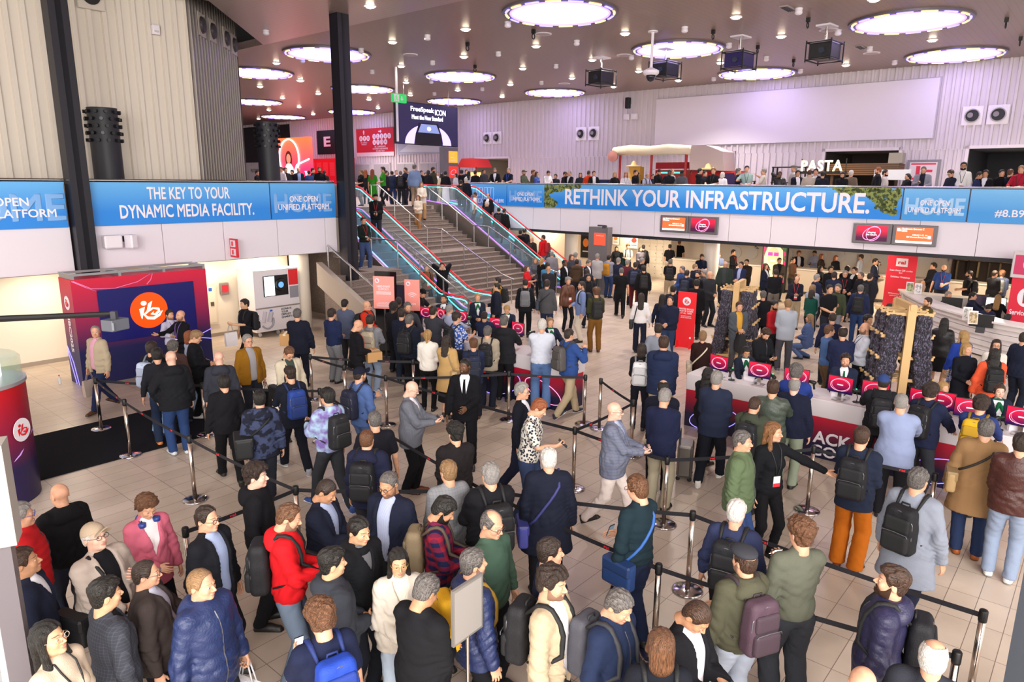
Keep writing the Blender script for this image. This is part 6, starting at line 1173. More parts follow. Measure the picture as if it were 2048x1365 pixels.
# riders and people on the stairs: head height and plane of the flight fix where they stand
for x, y, a, h, lab, kw in [
 (751, 390, 16.6, 1.78, 'man in a black cap and black jacket riding down the left escalator', dict(yaw=-5, top='jacket', tc='#101015', cap='cap', capc='#101014', hair='short', hc='k', beard='stubble', arms='cc', lan='#b02a30', ph='g')),
 (853, 532, 16.6, 1.77, 'grey haired man in a brown sweater leaving the escalator', dict(bp='#1d1d22', yaw=22, top='sweater', tc='#7a5638', hair='short', hc='g', lan='#b02a30', bc='#202228', legs='step')),
 (884, 528, 17.0, 1.76, 'man in a black jacket on the escalator with both hands at his face', dict(yaw=5, top='jacket', tc='#111116', hair='short', hc='db', arms='uu', bc=BK)),
 (727, 437, 14.9, 1.76, 'man in a dark green shirt and jeans coming down the narrow stairs', dict(yaw=30, top='shirt', tc='#18231f', hair='short', hc='k', arms='cc', bc='#3f568c', lan='#b02a30', legs='step', shoes='#d8d8dc', ph='k')),
 (843, 366, 22.1, 1.7, 'woman with long fair hair in a cream blazer on the wide stairs', dict(fem=1, yaw=10, top='suit', tc='#d9cfc0', shirt='#e4dcd0', hair='long', hc='sand', arms='cc', bc='#b08a60', wide=1)),
 (836, 392, 21.6, 1.66, 'woman in a cream cardigan and brown trousers stepping down the wide stairs', dict(fem=1, yaw=-25, top='sweater', tc='#d6cab8', hair='longwavy', hc='br', arms='cc', bc='#9a7048', wide=1, legs='step')),
 (932, 357, 25.0, 1.76, 'white haired man in a navy suit near the top of the right escalator', dict(yaw=160, top='suit', tc='#171c34', hair='short', hc='w', bc=NV)),
 (922, 362, 24.7, 1.74, 'man in black with a black rucksack near the top of the right escalator', dict(yaw=165, top='jacket', tc='#131318', hair='short', hc='k', bp='#1c1c21', bc='#2c4270')),
 (949, 386, 24.6, 1.74, 'shaven headed man in a white t shirt on the right escalator', dict(yaw=-90, top='tee', tc='#d8d4d4', hair='buzz', hc='k', skin='b', arms='ud', bc='#1c1c21')),
 (976, 389, 25.3, 1.76, 'balding man in a dark suit on the right escalator', dict(yaw=-20, top='suit', tc='#1a1a20', hair='bald', hc='db')),
 (973, 405, 24.7, 1.74, 'white haired man in a navy coat on the right escalator', dict(yaw=-60, top='coat', tc='#191c2c', hair='full', hc='w', arms='cc')),
 (998, 417, 24.8, 1.74, 'man with a black rucksack on the right escalator', dict(yaw=170, top='jacket', tc='#15151a', hair='short', hc='k', bp='#1c1c21')),
 (1009, 419, 25.3, 1.74, 'bearded man with a grey laptop bag on the right escalator', dict(yaw=150, top='jacket', tc='#1f1c1c', hair='short', hc='b', beard='beard')),
 (1041, 462, 24.8, 1.76, 'man in a black printed hoodie low on the right escalator', dict(yaw=172, top='hoodie', tc='#131317', hair='short', hc='k', bc='#7c7c80')),
 (1050, 459, 25.3, 1.76, 'man in a dark jacket beside the printed hoodie', dict(yaw=150, top='jacket', tc='#24202a', hair='short', hc='b')),
 (1064, 476, 24.8, 1.74, 'bald man in a dark brown jacket low on the right escalator', dict(yaw=150, top='jacket', tc='#2c221e', hair='none', bp='#1b1b20')),
 (1086, 472, 25.4, 1.76, 'man in a bright red hooded jacket low on the right escalator', dict(yaw=-120, top='hooded', tc='#d41c24', hair='short', hc='b', bp='#a82430', bc='#7a90b0'))]:
    kw.setdefault('arms', 'dd'); up(x, y, lab, a=a, hh=h*.985, **kw)
# ================================================================ THINGS OF THE HALL
def flat(name, parent, m, x0, x1, z0, z1, y=0., t=.01, axis='b'):   # an upright board facing -y (axis b)
    b = MB(); b.box(x0, x1, y-t, y, z0, z1); return b.obj(name, m, parent)
def loop2(parent, name, pts, r, m):
    b = MB(); b.tube(pts, r, 6); return b.obj(name, m, parent, True)
def ibc(parent, x, y, z, R, mdisc, mgl, rz=0.):
    """round emblem: disc with a slanted i, b and a swirling c, facing -y (turned by rz)"""
    b = MB(); b.extr([(p[0], p[1]) for p in disc(R)], 1, -.006, 0); d = b.obj('emblem', mdisc, parent); d.location = (x, y, z); d.rotation_euler = (0, 0, rz)
    b = MB(); yy = -.012
    b.extr([(-.26*R+.15*R*math.cos(t), .42*R+.13*R*math.sin(t)) for t in np.linspace(0, 6.28, 17)[:-1]], 1, yy, yy+.008)
    b.extr([(-.52*R, .12*R), (-.22*R, .22*R), (-.42*R, -.45*R), (-.36*R, -.20*R), (-.5*R, -.35*R)][:3]+[(-.46*R, -.36*R)], 1, yy, yy+.008)
    b.extr([(-.02*R, .38*R), (.20*R, .50*R), (.02*R, -.04*R), (-.16*R, -.10*R)], 1, yy, yy+.008)
    t = np.linspace(-2.2, 3.6, 26); pts = [(.20*R+.36*R*math.cos(q)*(1-.06*abs(q)), yy, -.10*R+.20*R*math.sin(q)*(1-.06*abs(q))) for q in t]
    b.tube([(-.30*R, yy, -.22*R), (-.12*R, yy, -.42*R), (.2*R, yy, -.47*R), (.52*R, yy, -.32*R), (.70*R, yy, -.10*R)], [.03*R, .085*R, .085*R, .06*R, .012*R], 6); b.tube([(-.30*R, yy, -.22*R), (-.1*R, yy, -.06*R), (.2*R, yy, .10*R), (.50*R, yy, .02*R), (.52*R, yy, -.10*R), (.3*R, yy, -.27*R), (.08*R, yy, -.22*R), (.22*R, yy, -.12*R)], [.05*R, .05*R, .05*R, .07*R, .07*R, .06*R, .04*R, .02*R], 6)
    g = b.obj('emblem_letters', mgl, d); return d
def swirl(parent, cx, y, cz, rx, rz_, m, rot=0., r=.008):
    pts = [(cx+rx*math.cos(t)*math.cos(rot)-rz_*math.sin(t)*math.sin(rot), y, cz+rx*math.cos(t)*math.sin(rot)+rz_*math.sin(t)*math.cos(rot)) for t in np.linspace(0, 2*math.pi, 33)[:-1]]
    b = MB(); b.tube(pts, r, 5, closed=True); return b.obj('swirl_line', m, parent, True)
PINK = mat('#ff86b8', .4, 0, 1.0); NEONV = mat('#9a8cff', .4, 0, .8); ORANGE = mat('#f0561c', .4, 0, 1.0)
# ---- ceiling lights (discs in the ceiling grid)
DISC = mat('#d6c6ff', .4, 0, 2.4)
for i, (a, b) in enumerate([(17.2, 13.05), (17.0, 24.0), (24.25, 13.05), (24.5, 5.64), (31.5, 5.6), (31.45, 13.05), (24.2, 24.0), (31.4, 24.05), (31.1, 31.4), (24.2, 31.2), (17.8, 30.6), (24.0, 41.6), (30.7, 49.3), (31.4, 41.8)]):
    if i == 0: t0 = t = thing('ceiling_light', 'x', 'ceiling light', a, b, ZT)
    else:
        t = copy_tree(t0); at(t, a, b, ZT)
    t['group'] = 'round violet ceiling lights'
    t['label'] = ['large round ceiling light at the upper edge above the hall middle', 'round ceiling light behind the top of the black post', 'round ceiling light with the dome camera hanging in front', 'largest round ceiling light above the white wall board', 'round ceiling light closest to the right wall end', 'round ceiling light just above the long white wall board', 'round ceiling light over the hanging video screen', 'round ceiling light by the wall with no fitting below it', 'round ceiling light half hidden by a small hanging speaker', 'round ceiling light just beyond the black post near the escalators', 'round ceiling light cut off by the ribbed block, the larger one', 'round ceiling light cut off by the ribbed block, the smaller one', 'smallest round ceiling light deep beyond the ribbed block', 'round ceiling light deep beyond the black post'][i]
    if i == 0:
        m = MB(); n = 64
        for r0, r1 in ((1.42, 1.66),): m.add([(r*math.cos(2*math.pi*k/n), r*math.sin(2*math.pi*k/n), z) for r, z in ((r0, -.06), (r1, -.06), (r1, 0), (r0, 0)) for k in range(n)], [(q*n+k, q*n+(k+1) % n, ((q+1) % 4)*n+(k+1) % n, ((q+1) % 4)*n+k) for q in range(4) for k in range(n)])
        m.obj('ring', mat('#6d6672', .4, .3), t)
        m = MB(); m.cyl(0, 0, -.035, -.005, 1.43, 64); m.obj('diffuser', DISC, t)
        m = MB(); m.tube([(1.41*math.cos(q), 1.41*math.sin(q), -.05) for q in np.linspace(0, 2*math.pi, 49)[:-1]], .035, 6, closed=True); m.obj('inner_rim', mat('#8f70ff', .4, 0, 1.8), t)
        for k in range(16):
            m = MB(); a0 = 2*math.pi*k/16; pts = [(1.54*math.cos(a0+q), 1.54*math.sin(a0+q), -.06) for q in np.linspace(0, .27, 7)]; m.tube(pts, .035, 6); m.obj('rim_lamp', mat('#ffd27a', .4, 0, 1.6) if k % 2 else mat('#7a70ff', .4, 0, 2.4), t)
LP = [(600+x/2.923, y/2.923) for x, y in [(410, 38), (540, 248), (968, 173), (958, 333), (592, 388), (272, 430), (620, 483), (645, 556), (403, 582), (456, 632), (1380, 272), (1302, 402), (1590, 458), (1230, 495), (1182, 566), (922, 528), (1900, 198), (1980, 418), (1708, 352), (1833, 508), (107, 547), (77, 667), (5, 472)]]+[(1348+x/2.923, y/2.923) for x, y in [(362, 102), (626, 215), (1510, 236), (1005, 382), (25, 472), (270, 368), (1170, 0)]]+[(x/2.923, y/2.923) for x, y in [(1615, 370), (1753, 472), (1520, 507), (1652, 573), (1860, 548), (1748, 626), (1572, 644), (1830, 668), (1512, 695)]]
t0 = None
for i, (x, y) in enumerate(LP):
    a, b, _ = pz(x, y, ZT-.03)
    if t0 is None:
        t0 = t = thing('downlight', 'warm round downlight recessed in the brown slatted ceiling', 'downlight', a, b, ZT); m = MB(); m.lathe([(.11, -.03), (.17, -.03), (.17, 0), (.11, 0)], 20); m.obj('trim_ring', WHITE, t); m = MB(); m.lathe([(.115, -.03), (.11, -.06), (.06, -.075)], 20); m.obj('lamp', mat('#ffe9c8', .4, 0, 30.0), t)
    else: t = copy_tree(t0); at(t, a, b, ZT)
    t['group'] = 'downlights of the slatted ceiling'
for a, b in ((17, 18.5), (20.5, 10), (20.5, 20), (24, 16), (27.8, 9.5), (28, 20), (20.5, 28), (27.8, 28), (16, 8), (30, 15), (24, 36), (29, 3), (30, 40)): spot('downlight_lamp', (a, b, ZT-.12), 700, (1, .9, .78), 125)
for a, b, e in ((9.5, 19.5, 30), (11.5, 19.6, 42), (5.5, 19.4, 26), (29, 22, 100), (29, 17, 90), (29, 12, 90), (29, 7, 90), (29.5, 3, 80), (33, 26, 70), (33, 20, 60)):
    l = area('ceiling_lamp_below_balcony', W(a, b, ZU-.03), .5, .5, e, (1, .84, .62), (0, 0, 0)); l.visible_camera = True
def scatter(name, lab, cat, grp, px, build, z=ZT):
    t0 = None
    for x, y in px:
        a, b, _ = pz(x, y, z-.04)
        if t0 is None: t0 = t = thing(name, lab, cat, a, b, z); build(t)
        else: t = copy_tree(t0); at(t, a, b, z)
        t['group'] = grp
def smoke(t):
    m = MB(); m.cyl(0, 0, -.05, 0, .10, 14); m.obj('base', WHITE, t); m = MB(); m.lathe([(.085, -.05), (.10, -.09), (.10, -.14), (.06, -.17)], 14); m.obj('sensor_head', WHITE, t)
scatter('smoke_detector', 'small white smoke detector on the brown slatted ceiling', 'smoke detector', 'white smoke detectors', [(600+x/2.923, y/2.923) for x, y in [(745, 212), (1215, 135), (1160, 310), (775, 362), (422, 415), (1618, 243), (1497, 382), (1938, 330), (1412, 480), (1066, 517), (357, 290), (768, 472), (786, 545)]]+[(1348+x/2.923, y/2.923) for x, y in [(730, 57), (63, 165), (322, 260), (540, 337), (960, 182), (1145, 280), (740, 411), (1290, 360), (233, 457)]]+[(532, 62), (605, 119)], smoke)
scatter('ceiling_speaker', 'flat round white speaker grille set in the slatted ceiling', 'speaker', 'round ceiling speaker grilles', [(600+x/2.923, y/2.923) for x, y in [(1420, 205), (645, 325), (1895, 328), (1545, 493)]]+[(1657, 62), (1743, 108)], lambda t: (MB().lathe([(.02, -.05), (.24, -.03), (.26, 0)], 20).obj('grille', mat('#b0a2a0', .5), t), MB().lathe([(.25, -.03), (.29, -.02), (.29, 0), (.25, 0)], 20).obj('rim', WHITE, t)))
def hook(t):
    m = MB(); m.box(-.05, .05, -.05, .05, -.12, 0); m.obj('bracket', BLACK, t); m = MB(); m.tube([(.07*math.sin(q), 0, -.2+.08*math.cos(q)) for q in np.linspace(0, 6.28, 13)[:-1]], .018, 6, closed=True); m.obj('ring', BLACK, t)
scatter('rigging_hook', 'small black rigging hook hanging from the slatted ceiling', 'hook', 'black rigging hooks', [(1348+x/2.923, y/2.923-6) for x, y in [(785, 130), (230, 200), (1945, 130), (2027, 240), (490, 290), (700, 370)]]+[(1067, 62), (935, 87), (950, 132)], hook)
scatter('air_grille', 'narrow rectangular air grille set in the slatted ceiling', 'grille', 'rectangular ceiling air grilles', [(1348+665/2.923, 19), (1348+1090/2.923, 96)], lambda t: (MB().box(-.35, .35, -.12, .12, -.03, 0).obj('frame', mat('#a29698', .5), t), [MB().box(-.3, .3, y-.012, y+.012, -.045, -.03).obj('slat', DKGREY, t) for y in (-.07, -.02, .03, .08)]))
# ---- projectors
PL = ['black caged projector hanging over the left end of the white wall board', 'black caged projector with a red coil hanging behind the dome camera', 'violet lit caged projector hanging in front of a round light', 'black caged projector hanging over the middle of the white wall board']
for i, (x, y) in enumerate([(1202, 157), (1330, 142), (1478, 123), (1649, 105)]):
    a, b, z = pz(x, y, 8.62); t = thing('projector', PL[i], 'projector', a, b, z, -.1); t['group'] = 'caged projectors'
    m = MB(); m.box(-.40, .40, -.33, .33, -.2, .24, bev=.03); m.obj('housing', mat('#17171c' if i != 2 else '#241c58', .45), t)  # violet light falling on the third housing is put into its colour
    m = MB(); m.tube([(-.40, -.1, .0), (-.47, -.1, 0)], .09, 14); m.obj('lens', mat('#303848', .15), t)
    for zz in (-.24, .26):
        m = MB(); m.tube([(-.46, -.38, zz), (.46, -.38, zz), (.46, .38, zz), (-.46, .38, zz)], .022, 6, closed=True); m.obj('cage_frame', BLACK, t)
    for sx in (-.46, .46):
        for sy in (-.38, .38): m = MB(); m.cyl(sx, sy, -.3, .32, .022, 6); m.obj('cage_bar', BLACK, t)
    m = MB(); m.cyl(0, 0, .26, ZT-z-.02, .04, 10); m.obj('mount_pole', STEEL, t); m = MB(); m.box(-.3, .3, -.22, .22, ZT-z-.05, ZT-z); m.obj('mount_plate', WHITE, t); m = MB(); m.box(-.3, .3, -.3, .3, .24, .32); m.obj('top_tray', mat('#b8b4be', .5), t)
a, b, _ = pz(1306, 62, ZT); t = thing('dome_camera', 'white dome camera on a long ceiling pole', 'camera', a, b, ZT)
m = MB(); m.cyl(0, 0, -.04, 0, .16, 16); m.obj('ceiling_plate', WHITE, t); m = MB(); m.cyl(0, 0, -1.15, 0, .045, 10); m.obj('pole', WHITE, t); m = MB(); m.lathe([(.05, -1.1), (.26, -1.2), (.26, -1.28), (.2, -1.34)], 20); m.obj('shroud', WHITE, t, auto=40); m = MB(); m.lathe([(.15, -1.32), (.15, -1.40), (.1, -1.5), (.02, -1.54)], 16); m.obj('camera_dome', mat('#20202a', .15), t, True)
# ---- exit sign on a pole, hung video screen, info column
t = thing('exit_sign', 'green exit sign with a running figure and an arrow on a white ceiling pole', 'exit sign', 20.72, 24.4, 6.35)
m = MB(); m.cyl(0, 0, 0, ZT-6.35, .055, 12); m.obj('pole', WHITE, t); GREEN = mat('#1f9a4a', .4, 0, .9)
m = MB(); m.box(-.36, .38, -.2, -.06, 1.6, 1.95); m.obj('sign_box', GREEN, t)
b = MB(); b.extr([(.08, 1.86), (.14, 1.86), (.14, 1.76), (.2, 1.76), (.11, 1.66), (.02, 1.76), (.08, 1.76)], 1, -.212, -.2); b.obj('arrow', LETTER, t); b = MB(); b.box(-.32, -.04, -.21, -.2, 1.63, 1.92); b.obj('door_symbol', LETTER, t)
b = MB(); b.extr([(-.2+.025*math.cos(q), 1.87+.025*math.sin(q)) for q in np.linspace(0, 6.28, 11)[:-1]], 1, -.216, -.21); b.tube([(-.2, -.215, 1.84), (-.18, -.215, 1.76), (-.24, -.215, 1.67)], .016, 5); b.tube([(-.18, -.215, 1.76), (-.12, -.215, 1.70), (-.12, -.215, 1.65)], .016, 5); b.tube([(-.26, -.215, 1.80), (-.2, -.215, 1.83), (-.13, -.215, 1.79)], .013, 5); b.obj('running_figure', GREEN, t)
t = thing('video_screen', 'large hanging video screen reading FreeSpeak ICON with a dark headset pack', 'screen', 23.7, 28, 6.5)
m = MB(); m.box(0, 4.3, 0, .18, 0, 2.06); m.obj('cabinet', BLACK, t); flat('display', t, mat('#1c1836', .4, 0, .9), .03, 4.27, .03, 2.03, 0, .012)
SW = mat('#f6f2ff', .4, 0, 2.2); text('FreeSpeak', t, (1.75, -.02, 1.72), FRONT_B, 1.6, .30, SW, bold=.02); text('ICON', t, (3.0, -.02, 1.68), FRONT_B, .75, .28, SW); text('Meet the New Standard', t, (2.1, -.02, 1.36), FRONT_B, 2.15, .22, SW, bold=.01)
m = MB(); n = 40; m.add([(2.15+r*1.62*math.cos(q), -.022, .04+r*1.0*max(0, math.sin(q))) for r in (.62, 1.) for q in np.linspace(0, math.pi, n)], [(k, k+1, n+k+1, n+k) for k in range(n-1)]); m.obj('glow_ring', mat('#a58cf8', .4, 0, 1.6), t)
b = MB(); b.extr([(1.15, .1), (1.25, .55), (1.5, 1.1), (2.8, 1.1), (3.05, .55), (3.15, .1), (2.8, .03), (1.5, .03)], 1, -.04, -.022); b.obj('headset_pack', mat('#14131f', .3, 0, .2), t); b = MB(); b.extr([(1.4, .62), (1.62, 1.04), (2.68, 1.04), (2.9, .62)], 1, -.052, -.04); b.obj('headset_pack_top', mat('#7886b8', .3, 0, .6), t); b = MB(); b.extr([(2.15+.13*math.cos(q), .82+.1*math.sin(q)) for q in np.linspace(0, 6.28, 19)[:-1]], 1, -.06, -.052); b.obj('round_button', SW, t)
for x in (.6, 3.7): m = MB(); m.cyl(x, .09, 2.06, ZT-6.5, .02, 6); m.obj('hanging_wire', STEEL, t)
t = thing('info_column', 'grey column with an orange and a red info screen under the hanging video screen', 'info column', 27.4, 28.0, ZF)
m = MB(); m.box(-.5, .6, 0, .3, 0, 2.95); m.obj('column_body', mat('#7d7a80', .4, .4), t); flat('upper_screen', t, mat('#f07820', .4, 0, 1.4), -.1, .55, 2.15, 2.75, 0, .02); flat('lower_screen', t, mat('#c02418', .4, 0, 1.2), -.1, .55, 1.35, 1.95, 0, .02)
for z_, w_ in ((2.6, .3), (2.4, .4), (2.28, .4)): flat('text_line', t, LETTER, .0, w_, z_, z_+.04, -.02, .004)
swirl(t, .22, -.025, 1.65, .2, .12, PINK, .4, .01)
# ---- far wall of the upper floor
def onwall(name, lab, cat, b, z, group=None): return thing(name, lab, cat, 33.6, b, z, -math.pi/2, group)     # local x = towards the entrance right (-b), y = into the wall
t = onwall('projection_board', 'very long blank white projection board on the ribbed wall', 'board', 19.05, 6.55); m = MB(); m.box(0, 12.72, -.16, -.02, 0, 2.32); m.obj('board', mat('#e2dbe8', .6), t); m = MB(); m.box(-.04, 12.76, -.1, -.02, -.04, 2.36); m.obj('edge_frame', mat('#b8b0ba', .5), t)
VL = ['first of the two round vents beyond the video screen', 'second of the two round vents beyond the video screen', 'round wall vent just beyond the hanging speakers, far one of the pair', 'round wall vent just beyond the hanging speakers, near one of the pair', 'round wall vent with a tilted drum beside the white wall board', 'last round wall vent towards the right corner']
for (b_, l_) in zip((30.9, 30.1, 23.75, 22.9, 5.07, 4.22), VL):
    t = onwall('wall_vent', l_, 'vent', b_, 7.35, 'round vents in white plates'); m = MB(); m.box(-.36, .36, -.10, -.04, -.36, .36, bev=.02); m.obj('plate', mat('#eee8ee', .45), t); m = MB(); m.tube([(0, -.1, 0), (0, -.2, 0)], [.27, .24], 24, cap=False); m.obj('nozzle_ring', mat('#c8c4c8', .4), t); m = MB(); m.tube([(0, -.11, 0), (0, -.13, 0)], .22, 24); m.obj('nozzle_drum', mat('#24222a', .5), t); m = MB(); m.tube([(-.06, -.13, .02), (-.06, -.18, .02)], .1, 16); m.obj('inner_jet', mat('#8a8488', .4), t)
t = onwall('wall_speaker', 'small black speaker with a white bracket and two white antennas on the ribbed wall', 'speaker', 20.6, 8.3); m = MB(); m.box(-.12, .12, -.5, -.25, .2, .75, bev=.03); m.obj('speaker_box', BLACK, t); m = MB(); m.box(-.05, .05, -.3, -.03, .35, .45); m.obj('bracket', WHITE, t)
for x in (-.35, .12): m = MB(); m.box(x, x+.35, -.25, -.05, -.35, -.05, bev=.04); m.obj('antenna_box', WHITE, t)
def board(name, lab, cat, b0, b1, z0, z1, h, emit=0., y=-.1, frame=None):
    t = onwall(name, lab, cat, b0, z0); m = MB(); m.box(0, b0-b1, y, -.05, 0, z1-z0); m.obj('panel', mat(h, .5, 0, emit), t); return t
t = board('banner', 'black and yellow banner reading ONE PLATFORM INFINITE POSSIBILITIES', 'banner', 49.2, 44.65, 6.7, 8.5, '#12121c'); YEL = mat('#e8d428', .5); text('E', t, (1.35, -.11, .95), FRONT_B, .9, .75, LETTER, bold=.05); text('ONE PLATFORM,', t, (3.55, -.11, 1.5), FRONT_B, 1.6, .17, LETTER, bold=.02); text('INFINITE\nPOSSIBILITIES', t, (3.5, -.11, 1.15), FRONT_B, 1.6, .4, YEL, bold=.02); m = MB(); m.box(2.75, 4.25, -.115, -.1, .3, .68); m.obj('logo_plate', YEL, t); text('evertz', t, (3.5, -.12, .49), FRONT_B, 1.2, .26, BLACK, bold=.03)
t = board('direction_sign', 'red direction sign with rows of numbered white discs', 'sign', 44.15, 39.9, 6.45, 8.42, '#c81c34'); m = MB(); m.box(0, 4.25, -.115, -.1, 0, .28); m.obj('footer_strip', mat('#e8d8e0', .5), t)
for k, s in enumerate(['8', '9', '10']): m = MB(); m.extr([(.55+.42*k+.19*math.cos(q), 1.28+.19*math.sin(q)) for q in np.linspace(0, 6.28, 21)[:-1]], 1, -.115, -.1); m.obj('number_disc', LETTER, t); text(s, t, (.55+.42*k, -.12, 1.28), FRONT_B, .2 if len(s) > 1 else (.05 if s == '1' else .12), .2, RED, 'number', .02)
for k, s in enumerate(['1', '2', '3', '4', '5', '6', '7', '13', '14']):
    x, z_ = (2.1+.42*(k % 5), 1.38 if k < 5 else .98); m = MB(); m.extr([(x+.19*math.cos(q), z_+.19*math.sin(q)) for q in np.linspace(0, 6.28, 21)[:-1]], 1, -.115, -.1); m.obj('number_disc', LETTER, t); text(s, t, (x, -.12, z_), FRONT_B, .2 if len(s) > 1 else (.05 if s == '1' else .12), .2, RED, 'number', .02)
text('IBC OWNED\nPAVILION', t, (.9, -.11, .92), FRONT_B, .75, .22, LETTER); text('IBC CONFERENCE\nCONTENT EVERYWHERE\nFUTURE TECH', t, (2.75, -.11, .52), FRONT_B, 1.7, .42, LETTER)
m = MB(); m.extr([(.85, 1.55), (.85, 1.72), (.78, 1.72), (.9, 1.86), (1.02, 1.72), (.95, 1.72), (.95, 1.55)], 1, -.115, -.1); m.extr([(2.6, 1.68), (2.8, 1.68), (2.8, 1.6), (2.95, 1.72), (2.8, 1.84), (2.8, 1.76), (2.6, 1.76)], 1, -.115, -.1); m.obj('arrow', LETTER, t)
t = board('banner', 'pale blue grey banner hanging below the video screen', 'banner', 39.5, 34.9, 6.5, 8.1, '#a2a9bd'); m = MB(); m.extr([(.2, .2), (1.6, .9), (2.6, .5), (4.4, 1.2), (4.4, .1)], 1, -.11, -.1); m.obj('printed_hill', mat('#c6ccd8', .5), t)
t = thing('glowing_screen', 'glowing red orange screen with a woman inside white rings', 'screen', 30, 49.3, 4.4, -math.pi/2); m = MB(); m.box(0, 4.2, 0, .3, 0, 3.35); m.obj('screen_body', mat('#c81f4a', .4, 0, 1.5, 0, 60, .5, 'gradz', '#f4562e', 3.35), t)
b = MB(); b.extr([(.8, .5), (.95, 1.2), (1.25, 1.5), (1.75, 1.5), (2.05, 1.2), (2.2, .5)], 1, -.02, -.005); b.obj('portrait_shoulders', mat('#f0d8d4', .4, 0, 1.0), t); b = MB(); b.extr([(1.5+.27*math.cos(q), 1.85+.35*math.sin(q)) for q in np.linspace(0, 6.28, 21)[:-1]], 1, -.03, -.015); b.obj('portrait_face', mat('#c87a62', .4, 0, .9), t); b = MB(); b.extr([(1.5+.45*math.cos(q), 1.8+.62*math.sin(q)) for q in np.linspace(0, 6.28, 21)[:-1]], 1, -.012, -.004); b.obj('portrait_hair', mat('#5a1c1c', .4, 0, .5), t)
swirl(t, 1.6, -.04, 1.9, 1.3, 1.35, mat('#fff0f4', .4, 0, 3), 0, .05); loop2(t, 'swirl_line', [(1.9, -.04, 0), (2.0, -.04, .6), (2.6, -.04, 1.4), (4.2, -.04, 1.8)], .05, mat('#fff0f4', .4, 0, 3)); text('THE\nIBC', t, (3.85, -.03, .55), FRONT_B, .6, .8, mat('#fff4f6', .4, 0, 1.5), bold=.03)
t = board('banner', 'dark banner reading inside visit us beside the ribbed block', 'banner', 60.5, 53.0, 6.2, 9.2, '#17131a'); text('inside\nvisit us', t, (6.3, -.12, 1.4), FRONT_B, 1.8, .8, LETTER)
t = board('floorplan_sign', 'white FLOORPLAN board beside the left dark drum', 'sign', 60.0, 57.0, 3.9, 5.9, '#d8d2d6'); text('FLOORPLAN', t, (1.6, -.12, 1.6), FRONT_B, 2.2, .3, BLACK)
t = thing('red_panel', 'tall red exhibitor panel with columns of small white lettering', 'panel', 32.3, 48.8, ZF, -math.pi/2); m = MB(); m.box(0, 5.6, 0, .25, 0, 2.8); m.obj('panel', mat('#c8192a', .5), t); text('25', t, (5.1, -.02, 1.4), (math.radians(90), math.radians(-90), 0), .9, .5, LETTER, bold=.03)
for k in range(5): m = MB(); m.box(.3+.85*k, .9+.85*k, -.01, 0, 1.5, 2.5); m.obj('name_list', mat('#d8606a', .5, 0, 0, 0, 60, .5, 'hstripe', '#c8192a', 14.), t)
for i, b_ in enumerate((43.4, 41.2, 38.6, 36.2)): # grey double doors
    o = thing('double_door', 'pale grey double door %s in the far ribbed wall' % ['nearest the red exhibitor panel', 'second from the red exhibitor panel', 'third from the red exhibitor panel', 'beside the info column'][i], 'door', 33.45, b_, ZF, -math.pi/2); m = MB(); m.box(-.9, .9, -.06, .1, 0, 2.45); m.obj('frame', mat('#cfc8cc', .5), o)
    for s in (-1, 1): m = MB(); m.box(min(.02*s, .82*s), max(.02*s, .82*s), -.1, -.06, .05, 2.35); d = m.obj('leaf', mat('#a9a6ae', .5), o); m = MB(); m.box(.06*s-.02, .06*s+.02, -.14, -.1, 1.0, 1.4); m.obj('handle', STEEL, d)
# ---- food stalls on the upper floor
t = thing('food_stall', 'red Mexican food stall with a cream canopy and sombreros', 'food stall', 29.6, 18.7, ZF, -math.pi/2); REDP = mat('#9c1820', .5)
for x in (.05, 1.75, 3.5): m = MB(); m.cyl(x, 0, 0, 2.5, .06, 10); m.obj('canopy_post', REDP, t)
m = MB(); m.box(.2, 3.45, .1, .9, 0, 1.05); m.obj('counter', mat('#7c98b4', .6), t); m = MB(); m.box(1.7, 3.5, .5, 1.4, 1.05, 2.1); m.obj('back_box', REDP, t); m = MB(); m.box(1.6, 3.55, .2, .5, 1.75, 1.8); m.obj('shelf', mat('#c8c0d0', .5), t)
m = MB(); m.tube([(-.3, 0, 2.62), (.6, 0, 2.68), (1.6, 0, 2.62), (2.6, 0, 2.66), (3.7, 0, 2.6)], [.2, .23, .21, .23, .2], 12); m.obj('canopy', mat('#dccdb4', .8, 0, 0, .5, 8), t, True); m = MB(); m.box(-.2, 3.6, .1, 1.3, 2.6, 2.75); m.obj('canopy_roof', mat('#cfc0aa', .8), t)
m = MB(); m.add([(3.6, 0, 2.8), (4.4, 0, 2.8), (5.2, 0, 2.5), (5.3, 0, 1.7), (3.7, 0, 1.75), (3.6, 1.2, 2.8), (4.4, 1.2, 2.8), (5.2, 1.2, 2.5), (5.3, 1.2, 1.7), (3.7, 1.2, 1.75)], [(0, 1, 2, 3, 4), (9, 8, 7, 6, 5), (0, 5, 6, 1), (1, 6, 7, 2), (2, 7, 8, 3), (3, 8, 9, 4), (4, 9, 5, 0)]); m.obj('side_canvas', mat('#b9a8a4', .8), t); m = MB(); m.box(3.6, 6.0, .1, 1.3, .4, 1.7, bev=.15); m.obj('van_body', mat('#a01a1c', .4), t); m = MB(); m.extr([(5.1, 1.1), (5.3, 1.6), (5.75, 1.6), (5.9, 1.1)], 1, .06, .1); m.obj('windscreen', mat('#40345c', .2), t)
for x, z_ in ((.85, 2.0), (4.6, 1.85)): m = MB(); m.lathe([(.38, 0), (.36, .05), (.14, .08), (.10, .22), (.03, .27)], 20, x, -.05); s_ = m.obj('sombrero', mat('#d8bc84', .7), t, True); s_.location = (0, 0, z_-.1)
